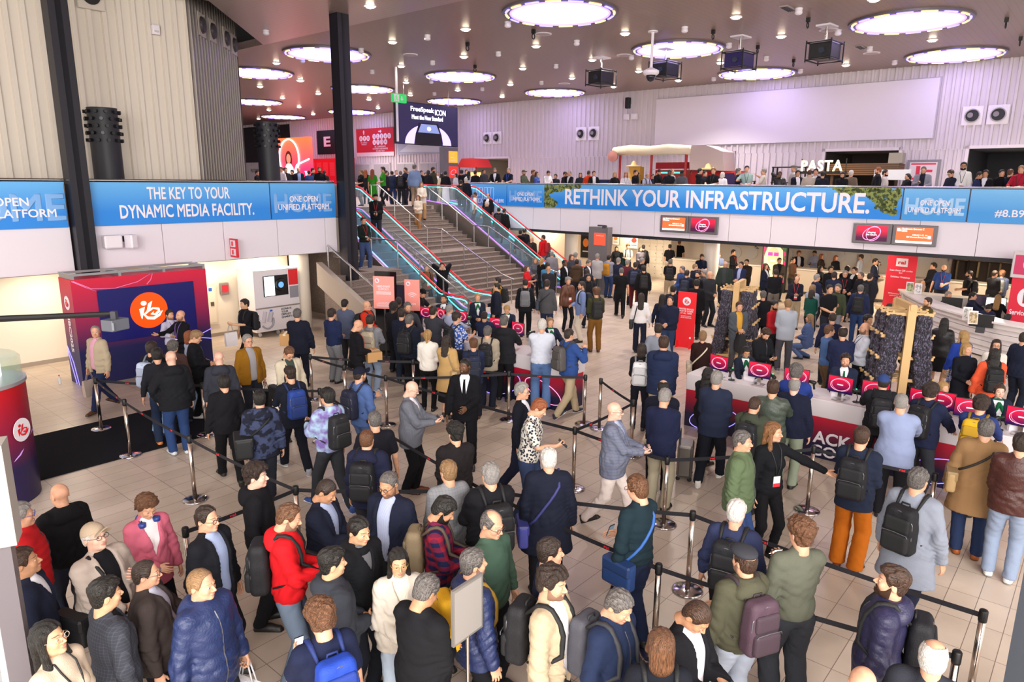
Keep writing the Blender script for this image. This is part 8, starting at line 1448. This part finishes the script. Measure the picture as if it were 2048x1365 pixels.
DISPM = mat('#1c0a40', .3, 0, .35, 0, 60, .5, 'gradz', '#e81c38', .5)
for i, (x, y) in enumerate([(1433, 728), (1512, 744), (1591, 755), (1674, 774), (1751, 780), (1846, 798), (1881, 801), (1938, 819), (2043, 839), (852, 625), (882, 628), (922, 633), (994, 648), (1036, 657)]):
    a, b, z = pz(x, y, 1.33)
    if i0 is None:
        i0 = t = thing('monitor', ML[0], 'monitor', a, b, 1.05); m = MB(); m.box(-.21, .21, 0, .02, .13, .42, bev=.006); m.obj('screen_case', BLACK, t); flat('display', t, DISPM, -.2, .2, .14, .41, 0, .003); swirl(t, 0, -.006, .275, .16, .105, mat('#ffb0c0', .4, 0, .7), .15, .004); swirl(t, .01, -.007, .27, .15, .10, mat('#ff80a0', .4, 0, .6), -.1, .003); flat('screen_text', t, LETTER, -.05, .05, .265, .285, -.004, .002)
        m = MB(); m.box(-.03, .03, .015, .03, .02, .2); m.obj('stand_neck', STEEL, t); m = MB(); m.box(-.1, .1, -.06, .1, 0, .015, bev=.005); m.obj('stand_foot', STEEL, t)
    else: t = copy_tree(i0)
    a = max(a, 12.32) if i < 9 else max(a, 11.3); at(t, a, b, 1.05, -math.pi/2+.12*((i*7) % 5-2)); t['label'] = ML[i]; t['group'] = 'swirl screens on the registration desks'
s0 = None
for i, (x, y, l_) in enumerate([(1465, 745, 'barcode scanner in front of the hostess with the black bun'), (1545, 757, 'barcode scanner on a cable between two right desk screens'), (1617, 768, 'barcode scanner half hidden by the bright blue blazer'), (1712, 788, 'barcode scanner with a green light next to the steward'), (1998, 842, 'barcode scanner by the smiling hostess'), (1060, 670, 'barcode scanner on the left desk near the white haired man'), (938, 640, 'barcode scanner on the left desk by the patterned t shirt'), (1890, 815, 'barcode scanner by the curly haired visitors')]):
    a, b, z = pz(x, y, 1.2)
    if s0 is None:
        s0 = t = thing('barcode_scanner', l_, 'scanner', a, b, 1.05); m = MB(); m.tube([(-.14, 0, .2), (.02, 0, .2), (.08, 0, .18)], [.032, .03, .035], 8); m.obj('scanner_head', BLACK, t, True); m = MB(); m.tube([(-.1, 0, .2), (-.13, 0, .08)], .018, 8); m.obj('grip', BLACK, t); m = MB(); m.tube([(-.02, 0, 0.01), (-.03, .02, .1), (.0, 0, .18)], .008, 6); m.obj('gooseneck', BLACK, t); m = MB(); m.cyl(-.02, 0, 0, .015, .06, 16); m.obj('foot', BLACK, t); m = MB(); m.cyl(0, 0, .225, .235, .012, 8); m.obj('green_light', mat('#30e878', .4, 0, 2), t)
    else: t = copy_tree(s0)
    at(t, max(a, 12.3) if x > 1300 else max(a, 11.3), b, 1.05, .6*i); t['label'] = l_; t['group'] = 'barcode scanners'
for x, y, l_ in ((1492, 760, 'white badge printer in front of the hostess with the black bun'), (1660, 800, 'white badge printer in front of the steward'), (2030, 862, 'white badge printer by the smiling hostess'), (858, 648, 'white badge printer on the left desk by the knitted cap')):
    a, b, z = pz(x, y, 1.1); t = thing('badge_printer', l_, 'printer', max(a, 12.55) if x > 1300 else max(a, 11.5), b, 1.05); m = MB(); m.box(-.14, .14, -.11, .11, 0, .17, bev=.03); m.obj('case', WHITE, t); m = MB(); m.box(-.1, .1, -.118, -.108, .05, .08); m.obj('paper_slot', DKGREY, t)
# ---- lanyard racks
LAN = mat('#15121f', .3, 0, 0, .8, 160, .7, 'sequin', '#9088a8', 60.); WOOD = mat('#d2ac78', .7, 0, 0, .1, 40)
def rack(lab, a, b, h, rz, sk):
    t = thing('lanyard_rack', lab, 'rack', a, b, 0, rz); m = MB(); m.box(-.38, .38, -.5, .5, .1, .2); m.obj('base_board', WOOD, t)
    for x in (-.3, .3):
        for y in (-.42, .42): m = MB(); m.tube([(x-.02, y, .05), (x+.02, y, .05)], .05, 12); m.obj('castor', mat('#b8b8bc', .3, .6), t)
    for y in (-.42, .42): m = MB(); m.box(-.075, .075, y-.04, y+.04, .2, h); m.obj('upright', WOOD, t)
    m = MB(); m.box(-.05, .05, -.48, .48, h-.1, h+.02); m.obj('ridge_beam', WOOD, t); r = np.random.default_rng(int(h*100))
    lv = [h-.18, h-.62, h-1.05, h-1.5]
    for k, z in enumerate(lv):
        if z < .5: continue
        for y in (-.34, 0, .34):
            L = .42+.05*k; m = MB(); m.box(-L, L, y-.02, y+.02, z-.04, z+.02); m.obj('peg_arm', WOOD, t)
            for s in (-1, 1):
                if sk and k == 2 and s > 0 and y < 0: continue
                def cur(X, Y, Z): d = rbox(X*(1-.12*np.clip(Z/-.4, 0, 1)), Y, Z+.36+.1*(k == 3), (.13, .125, .36+.1*(k == 3)), .05); return d+.012*np.sin(X*70+3*np.sin(Z*8+k))*np.sin(Y*70+y*9)+.008*np.sin(Z*30+X*20)
                V, F = nets(cur, (-.22, -.18, -.98), (.22, .18, .06), .016); o = link('lanyard_bunch', npmesh('lanyards', V, F), t); o.data.materials.append(LAN); o.location = (s*(L-.17), y, z-.02); o['kind'] = 'stuff'
            for s in (-1, 1):
                m = MB(); [m.box(s*L-.02+dx, s*L+.02+dx, y-.022, y+.022, z+.02, z+.05) for dx in (-.12*s, 0)]; m.obj('peg_tooth', WOOD, t)
    return t
rack('wooden rack of sequined purple lanyards beside the red badge totem, farther one', 18.0, 7.45, 2.12, math.radians(-78), 1); rack('tall wooden rack hung full of sequined purple lanyards behind the right desk', 15.4, 3.0, 2.4, math.radians(-60), 0)
# ---- totems, banners, stands
t = thing('sign_totem', 'red totem reading PRINTED BADGES MUST BE WORN AT ALL TIMES', 'totem', 18.3, 9.1, 0, -math.pi/2+.1); TR = mat('#e0202a', .5, 0, .12); m = MB(); m.box(-.27, .27, 0, .04, 0, 1.62); m.obj('panel', TR, t); ibc(t, 0, -.004, 1.36, .12, LETTER, RED); text('PRINTED BADGES\nMUST BE WORN\nAT ALL TIMES', t, (0, -.002, 1.07), FRONT_B, .44, .17, LETTER, bold=.03); text('SECURITY CHECKS\nARE IN OPERATION', t, (0, -.002, .9), FRONT_B, .32, .075, LETTER)
for x in (-.2, .2): m = MB(); m.box(x-.015, x+.015, -.16, .2, 0, .2); m.obj('foot_fin', TR, t)
m = MB(); m.extr([(.16+.03*math.cos(q), .3+.03*math.sin(q)) for q in np.linspace(0, 6.28, 13)[:-1]], 1, -.004, 0); m.obj('round_mark', LETTER, t)
CORAL = mat('#ff9f94', .5)
for (x, y, w_, l_, wf) in ((790, 508, .5, 'coral sign reading NEED EVENT SUPPORT in front of the narrow stairs', 0), (835, 520, .36, 'coral sign with a white wifi symbol beside the event support sign', 1)):
    t = thing('info_sign', l_, 'sign', 12.5 if wf else 11.53, 14.3, .2 if wf else .38, -math.pi/2+.55); m = MB(); m.box(-w_/2-.03, w_/2+.03, 0, .03, 1.0, 1.85); m.obj('panel', CORAL, t); m = MB(); m.cyl(0, .05, -.18 if wf else -.36, 1.4, .025, 10); m.obj('pole', DKGREY, t); m = MB(); m.box(-.22, .22, -.15, .25, -.2 if wf else -.38, -.17 if wf else -.35); m.obj('base_plate', DKGREY, t); ibc(t, -w_/2+.08, -.004, 1.74, .06, LETTER, RED)
    if not wf: text('NEED EVENT\nSUPPORT?', t, (0, -.002, 1.55), FRONT_B, .36, .13, LETTER, bold=.03); text('STILL NEED SUPPORT?', t, (0, -.002, 1.16), FRONT_B, .3, .03, LETTER); [flat('text_line', t, LETTER, -.2, .2, z_, z_+.012, 0, .003) for z_ in (1.44, 1.41, 1.38, 1.12, 1.09, 1.06)]
    else:
        text('WIFI', t, (0, -.002, 1.18), FRONT_B, .2, .05, LETTER, bold=.03); [loop2(t, 'wifi_arc', [(r_*math.sin(q), -.006, 1.33+r_*math.cos(q)) for q in np.linspace(-.85, .85, 13)], .011, LETTER) for r_ in (.06, .11, .16)]
t = thing('display_panel', 'tall glossy black panel behind the coral event support sign', 'panel', 11.95, 14.75, 0, -math.pi/2+.5); m = MB(); m.box(-.3, .3, 0, .06, .04, 2.28); m.obj('glossy_front', mat('#09090c', .08), t); m = MB(); m.box(-.32, .32, -.2, .25, 0, .05); m.obj('base', BLACK, t)
t = thing('roll_up_banner', 'dark purple roll up banner reading XGN behind the red jacket', 'banner', *pz(808, 690, 0)[:2], 0, -math.pi/2+.3); m = MB(); m.box(-.28, .28, 0, .015, .05, 1.75); m.obj('fabric', mat('#21143c', .5), t); m = MB(); m.box(-.3, .3, -.06, .08, 0, .06); m.obj('base', STEEL, t); text('XGN', t, (0, -.003, 1.0), FRONT_B, .36, .14, LETTER, bold=.03); text('CAST\nLINE', t, (.1, -.003, .35), FRONT_B, .25, .2, LETTER, bold=.02)
t = thing('roll_up_banner', 'tall red roll up banner with a white rounded logo and code instructions', 'banner', 28.9, 5.9, 0, -math.pi/2-.1); m = MB(); m.box(-.5, .5, 0, .02, .05, 2.15); m.obj('fabric', mat('#d8283c', .5, 0, .1), t); m = MB(); m.box(-.52, .52, -.1, .12, 0, .07); m.obj('base', STEEL, t); m = MB(); m.box(-.2, .2, -.008, 0, 1.74, 2.04, bev=.02); m.obj('logo_plate', LETTER, t); text('rai', t, (0, -.012, 1.89), FRONT_B, .26, .14, RED, bold=.06); text('Scan these QR codes\nfor:', t, (0, -.003, 1.55), FRONT_B, .78, .15, LETTER, bold=.02); text('Exhibitor Webshop', t, (0, -.003, 1.34), FRONT_B, .66, .08, LETTER, bold=.03); text('Whatsapp Service\nexisting orders', t, (0, -.003, .68), FRONT_B, .7, .15, LETTER, bold=.02)
t = thing('service_totem', 'red service desk totem with a white i and a screen on top', 'totem', 24.6, 1.75, 0, -math.pi/2-.1); m = MB(); m.box(-.4, .5, 0, .3, 0, 2.1); m.obj('panel', mat('#d0203a', .5, 0, .1), t); m = MB(); m.extr([(-.02+.19*math.cos(q), 1.55+.27*math.sin(q)) for q in np.linspace(0, 6.28, 25)[:-1]], 1, -.006, 0); m.obj('oval', LETTER, t); text('i', t, (-.02, -.012, 1.55), FRONT_B, .1, .34, RED, bold=.08); text('Service Desk', t, (.03, -.004, 1.1), FRONT_B, .75, .15, LETTER, bold=.03)
m = MB(); m.box(-.45, .5, -.1, .3, 2.1, 2.85, bev=.02); m.obj('screen_box', mat('#cfc8ca', .4), t); flat('screen', t, mat('#8a2440', .3, 0, .9), -.38, .42, 2.2, 2.75, -.1, .01); swirl(t, .02, -.115, 2.48, .18, .22, PINK, .3, .01)
# ---- service desk: a curved white ribbed counter
t = thing('service_desk', 'curved white ribbed service counter at the right', 'counter', 0, 0); cv = [(27.6, 5.6), (26.4, 5.1), (25.2, 4.5), (24.2, 3.8), (23.3, 3.0), (22.6, 2.2), (22.2, 1.3), (22.1, .3), (22.4, -.8)]
for k in range(7):
    z0 = .05+.14*k; ins = .05*(k % 2)+.10*(1-k/7); P_ = [np.array(p, float) for p in cv]; N_ = []
    for i in range(len(P_)): d = P_[min(i+1, len(P_)-1)]-P_[max(i-1, 0)]; d /= np.linalg.norm(d); N_.append(np.array([-d[1], d[0]])*(-1))
    N_ = [n if n@np.array([1, .3]) > 0 else -n for n in N_]; out = [p+n*ins for p, n in zip(P_, N_)]; inn = [p+n*.42 for p, n in zip(P_, N_)]; m = MB(); n = len(out); m.add([(q[0], q[1], z) for z in (z0, z0+.13) for q in out+inn], [(i, i+1, 2*n+i+1, 2*n+i) for i in range(n-1)]+[(n+i+1, n+i, 3*n+i, 3*n+i+1) for i in range(n-1)]+[(2*n+i, 2*n+i+1, 3*n+i+1, 3*n+i) for i in range(n-1)]+[(i+1, i, n+i, n+i+1) for i in range(n-1)]); m.obj('curved_rib', mat('#d6d0d0', .4), t, auto=35)
out = [p-n*.06 for p, n in zip(P_, N_)]; inn = [p+n*.55 for p, n in zip(P_, N_)]; m = MB(); n = len(out); m.add([(q[0], q[1], z) for z in (1.03, 1.08) for q in out+inn], [(i, i+1, 2*n+i+1, 2*n+i) for i in range(n-1)]+[(n+i+1, n+i, 3*n+i, 3*n+i+1) for i in range(n-1)]+[(2*n+i, 2*n+i+1, 3*n+i+1, 3*n+i) for i in range(n-1)]+[(i+1, i, n+i, n+i+1) for i in range(n-1)]); m.obj('counter_top', mat('#e4dfe0', .35), t, auto=35)
m = MB(); m.box(27.0, 27.6, -1, 5.4, 0, 1.05); m.obj('rear_counter', mat('#ddd6d2', .4), t); m = MB(); m.box(24.2, 25.0, -1.2, 1.9, .70, .74); m.obj('work_surface', mat('#c8c2c0', .5), t)
for x, y, l_ in ((1958, 592, 'dark screen with code lines inside the service desk'), (1993, 598, 'bright white screen inside the service desk'), (1905, 598, 'black screen back near the grey haired staff man'), (1965, 632, 'black screen back next to the bending staff member')):
    a, b, z = pz(x, y, 1.2); t = thing('monitor', l_, 'monitor', a, b, .74, -math.pi/2+(.3 if 'back' not in l_ else math.pi)); m = MB(); m.box(-.28, .28, 0, .03, .15, .5); m.obj('screen_case', BLACK, t); flat('display', t, mat('#f4f2f0' if 'white' in l_ else '#3a3040', .3, 0, 1.2 if 'white' in l_ else .3), -.26, .26, .17, .48, 0, .004); m = MB(); m.box(-.1, .1, -.05, .12, 0, .16); m.obj('stand', DKGREY, t)
for x, y, l_, c in ((1820, 575, 'colourful leaflet holder on the far end of the service counter', '#b0b888'), (1837, 578, 'plain white leaflet holder on the far end of the service counter', '#e2dce0'), (1936, 628, 'leaflet holder on the curve of the service counter', '#d8d6d0'), (1947, 636, 'small colourful leaflet stand on the curve of the service counter', '#c8b088')):
    a, b, z = pz(x, y, 1.25); t = thing('leaflet_holder', l_, 'leaflet holder', a, b, 1.08, -math.pi/2+.3); m = MB(); m.extr([(0, 0), (.06, 0), (.12, .34), (.10, .34)], 0, -.11, .11); m.obj('back_plate', WHITE, t); m = MB(); m.extr([(-.01, .03), (0, .03), (.09, .3), (.08, .3)], 0, -.09, .09); m.obj('leaflet', mat(c, .5, 0, 0, 0, 60, .5, 'camo', hexmix(c, .7), 14.), t)
# ---- cloakroom and the wall below the right balcony
t = thing('cloakroom_counter', 'long cream cloakroom counter along the back wall', 'counter', 31.2, 16.5, 0, -math.pi/2); m = MB(); m.box(0, 24, 0, .6, 0, 1.05); m.obj('counter_front', mat('#cdbfae', .5), t); m = MB(); m.box(-.03, 24, -.05, .65, 1.05, 1.1); m.obj('counter_top', mat('#e2d8cc', .4), t); m = MB(); m.box(0, 24, -.01, 0, 0, .12); m.obj('plinth', mat('#4a4440', .6), t)
for k, x in enumerate((1470, 1502, 1572, 1640, 1675, 1703, 1727, 1762, 1850, 1882, 1912)): 
    a, b, z = pa(x, 505+(x-1470)*.035, 33.45); m = MB(); m.tube([(33.5, b, z), (33.56, b, z)], .3, 24); o = m.obj('wall_disc', mat('#d8d0ca', .4), None); o.rotation_euler = (0, 0, TH); tag(o, ['pale round disc on the cloakroom wall, first by the white column', 'pale round disc on the cloakroom wall near the bright portrait screen', 'pale round disc on the cloakroom wall just past the portrait screen', 'pale round disc behind the man in the lilac shirt', 'pale round disc above the woman with auburn hair', 'pale round disc left of the pointing man in white', 'pale round disc beside the pointing man in white', 'pale round disc above the man phoning at the counter', 'pale round disc right of the red code banner', 'pale round disc above the royal blue t shirt', 'last pale round disc before the dark coat hangers'][k], 'wall disc', 'round discs on the cloakroom wall')
for x, y, l_ in ((1511, 493, 'small coat hanger symbol on the wall above the portrait screen'), (1899, 517, 'small coat hanger symbol on the wall near the coat racks')):
    a, b, z = pa(x, y, 33.5); t = thing('hanger_sign', l_, 'sign', 33.52, b, z, -math.pi/2); loop2(t, 'hanger_symbol', [(0, 0, .0), (.16, 0, -.1), (-.16, 0, -.1), (0, 0, 0), (0, 0, .06), (.04, 0, .09), (.0, 0, .12)], .014, BLACK)
a, b, z = pa(1528, 495, 30.9); t = thing('portrait_screen', 'bright upright screen showing a smiling blond woman in pink glasses', 'screen', 30.9, b, .35, -math.pi/2); m = MB(); m.box(-.05, 1.05, 0, .15, -.35, 1.95); m.obj('screen_body', BLACK, t); flat('display', t, mat('#3a6a40', .3, 0, 0.0, 0, 60, .5, 'camo', '#d0307a', 3.), 0, 1.0, .1, 1.9, 0, .008)
b = MB(); b.extr([(.45+.26*math.cos(q), 1.25+.38*math.sin(q)) for q in np.linspace(0, 6.28, 21)[:-1]], 1, -.022, -.012); b.obj('portrait_face', mat('#e8a880', .3, 0, .5), t); b = MB(); b.extr([(.1, .1), (.05, 1.2), (.2, 1.7), (.55, 1.8), (.85, 1.5), (.95, .1)], 1, -.012, -.004); b.obj('portrait_hair', mat('#ead49a', .3, 0, .6), t); b = MB(); b.box(.22, .42, -.03, -.022, 1.25, 1.4); b.box(.48, .68, -.03, -.022, 1.25, 1.4); b.obj('portrait_glasses', mat('#d83aa8', .3, 0, .3), t); b = MB(); b.box(.32, .58, -.03, -.022, 1.0, 1.06); b.obj('portrait_smile', LETTER, t)
a, b, z = pa(1925, 540, 33.4); t = thing('coat_rack', 'dark coat rack opening full of hangers behind the cloakroom counter', 'coat rack', 33.3, 5.0, 0, -math.pi/2); m = MB(); m.box(0, 6, .1, .2, 0, 2.4); m.obj('dark_backing', mat('#3a2a20', .7), t); m = MB(); m.tube([(0, -.1, 1.75), (6, -.1, 1.75)], .03, 8); m.obj('rail', STEEL, t)
for k in range(16): m = MB(); m.box(.2+.36*k, .26+.36*k, -.2, .05, .9+.2*((k*5) % 3), 1.72, bev=.02); m.obj('hanging_coat', mat(['#7a6a50', '#2c2824', '#a8946a', '#50483c'][k % 4], .8), t)
for x0, x1, y0, y1, aa, nm, l_, cc in ((1163, 1181, 470, 516, 33.4, 'poster', 'black poster with an orange picture under the balcony', '#15120f'), (1226, 1238, 470, 490, 33.4, 'poster', 'white poster with an orange picture beside the steel info column', '#e2ded8'), (1260, 1277, 472, 498, 33.4, 'poster', 'framed map poster with red blocks under the balcony', '#d8d0cc'), (1298, 1316, 474, 492, 33.4, 'poster', 'small green and white notice board under the balcony', '#dfe4e0'), (1143, 1152, 464, 480, 31.5, 'toilet_sign', 'red toilet sign on the wall under the balcony', '#d02430')):
    p, q_ = pa(x0, y0, aa), pa(x1, y1, aa); t = thing(nm, l_, 'poster' if nm == 'poster' else 'sign', aa, p[1], q_[2], -math.pi/2); L = p[1]-q_[1]; hh = p[2]-q_[2]; m = MB(); m.box(0, L, -.03, .02, 0, hh); m.obj('panel', mat(cc, .5), t); m = MB(); m.box(-.03, L+.03, -.02, .03, -.03, hh+.03); m.obj('frame', mat('#8a8682', .4, .4), t)
    cc2 = {'#15120f': '#e08030', '#e2ded8': '#e08030', '#d8d0cc': '#d8342c', '#dfe4e0': '#1f7a48'}.get(cc, '#f4eef0'); m = MB(); m.extr([(L*.5+L*.3*math.cos(k), hh*.66+hh*.2*math.sin(k)) for k in np.linspace(0, 6.28, 9)[:-1]], 1, -.036, -.03); m.obj('printed_picture', mat(cc2, .5), t); flat('text_line', t, mat('#c8c0b8' if cc == '#15120f' else '#4a4440', .5), L*.2, L*.8, hh*.25, hh*.3, -.03, .005)
t = thing('locker_block', 'cream block of small lockers behind the barrier under the balcony', 'lockers', 31.5, 18.6, 0, -math.pi/2); m = MB(); m.box(0, 1.9, 0, .6, 0, 2.1); m.obj('carcass', mat('#d8ccba', .5), t)
for k in range(5):
    for j in range(6): m = MB(); m.box(.02+.375*k, .37+.375*k, -.02, 0, .05+.34*j, .36+.34*j); d_ = m.obj('locker_door', mat('#e2d6c4', .45), t); m = MB(); m.box(.31+.375*k, .335+.375*k, -.035, -.02, .2+.34*j, .24+.34*j); m.obj('handle', DKGREY, d_)
t = thing('suitcase', 'grey ribbed cabin suitcase behind the khaki trousers', 'suitcase', 9.85, 4.75, 0, .4); m = MB(); m.box(-.2, .2, -.12, .12, .06, .6, bev=.04); m.obj('shell', mat('#77726c', .35, .5, 0, 0, 60, .5, 'stripe', '#5e5a56', 30.), t); m = MB(); m.tube([(-.12, .1, .6), (-.12, .1, .78), (.12, .1, .78), (.12, .1, .6)], .012, 6); m.obj('pull_handle', DKGREY, t)
for x in (-.15, .15):
    for y in (-.09, .09): m = MB(); m.tube([(x-.015, y, .035), (x+.015, y, .035)], .035, 10); m.obj('wheel', BLACK, t)
# small things people hold
i = [p for p in PEOPLE if p['root']['label'].startswith('man in a blue rain jacket')][0]; t = carried(i, 'umbrella', 'folded black umbrella with a white cover held by the blue rain jacket man', 'umbrella'); c = i['WR'][0]; m = MB(); m.tube([(c[0], c[1]-.06, c[2]-.5), (c[0], c[1]-.06, c[2]-.1)], [.02, .045], 10); m.obj('canopy', mat('#e2e2e6', .6), t); m = MB(); m.tube([(c[0], c[1]-.06, c[2]-.1), (c[0], c[1]-.05, c[2]+.14)], [.014, .022], 8); m.obj('handle', BLACK, t)
i = [p for p in PEOPLE if p['root']['label'].startswith('man with glasses and a grey goatee')][0]; t = carried(i, 'towel', 'crumpled white cloth in the hand of the goatee man in navy', 'cloth'); c = i['WR'][0]+np.array([.02, -.09, .03]); V, F = nets(lambda X, Y, Z: ell(X, Y, Z, (0, 0, 0), (.13, .09, .12))+.02*np.sin(X*45)*np.sin(Z*40+Y*30), (-.18, -.14, -.17), (.18, .14, .17), .012); o = link('cloth', npmesh('cloth', V+c, F), t); o.data.materials.append(mat('#d8ccd6', .9, 0, 0, .4, 80))
i = [p for p in PEOPLE if p['root']['label'].startswith('man in a dark grey hooded jacket holding')][0]; t = carried(i, 'paper_sheet', 'white sheet of paper held by the dark grey hooded jacket man', 'paper'); c = i['WR'][1]; m = MB(); m.box(c[0]-.12, c[0]+.12, c[1]-.2, c[1]-.05, c[2]-.1, c[2]-.098); o = m.obj('sheet', WHITE, t)
i = [p for p in PEOPLE if p['root']['label'].startswith('woman with long black hair in a leather')][0]; t = carried(i, 'umbrella', 'folded black umbrella of the woman in the leather jacket', 'umbrella'); c = i['WR'][0]; m = MB(); m.tube([(c[0], c[1], c[2]-.75), (c[0], c[1], c[2]-.15), (c[0], c[1], c[2]+.05)], [.008, .04, .012], 8); m.obj('canopy', BLACK, t); m = MB(); m.tube([(c[0], c[1], c[2]+.05), (c[0], c[1]-.03, c[2]+.12), (c[0], c[1]-.09, c[2]+.08)], .012, 6); m.obj('handle', BLACK, t)
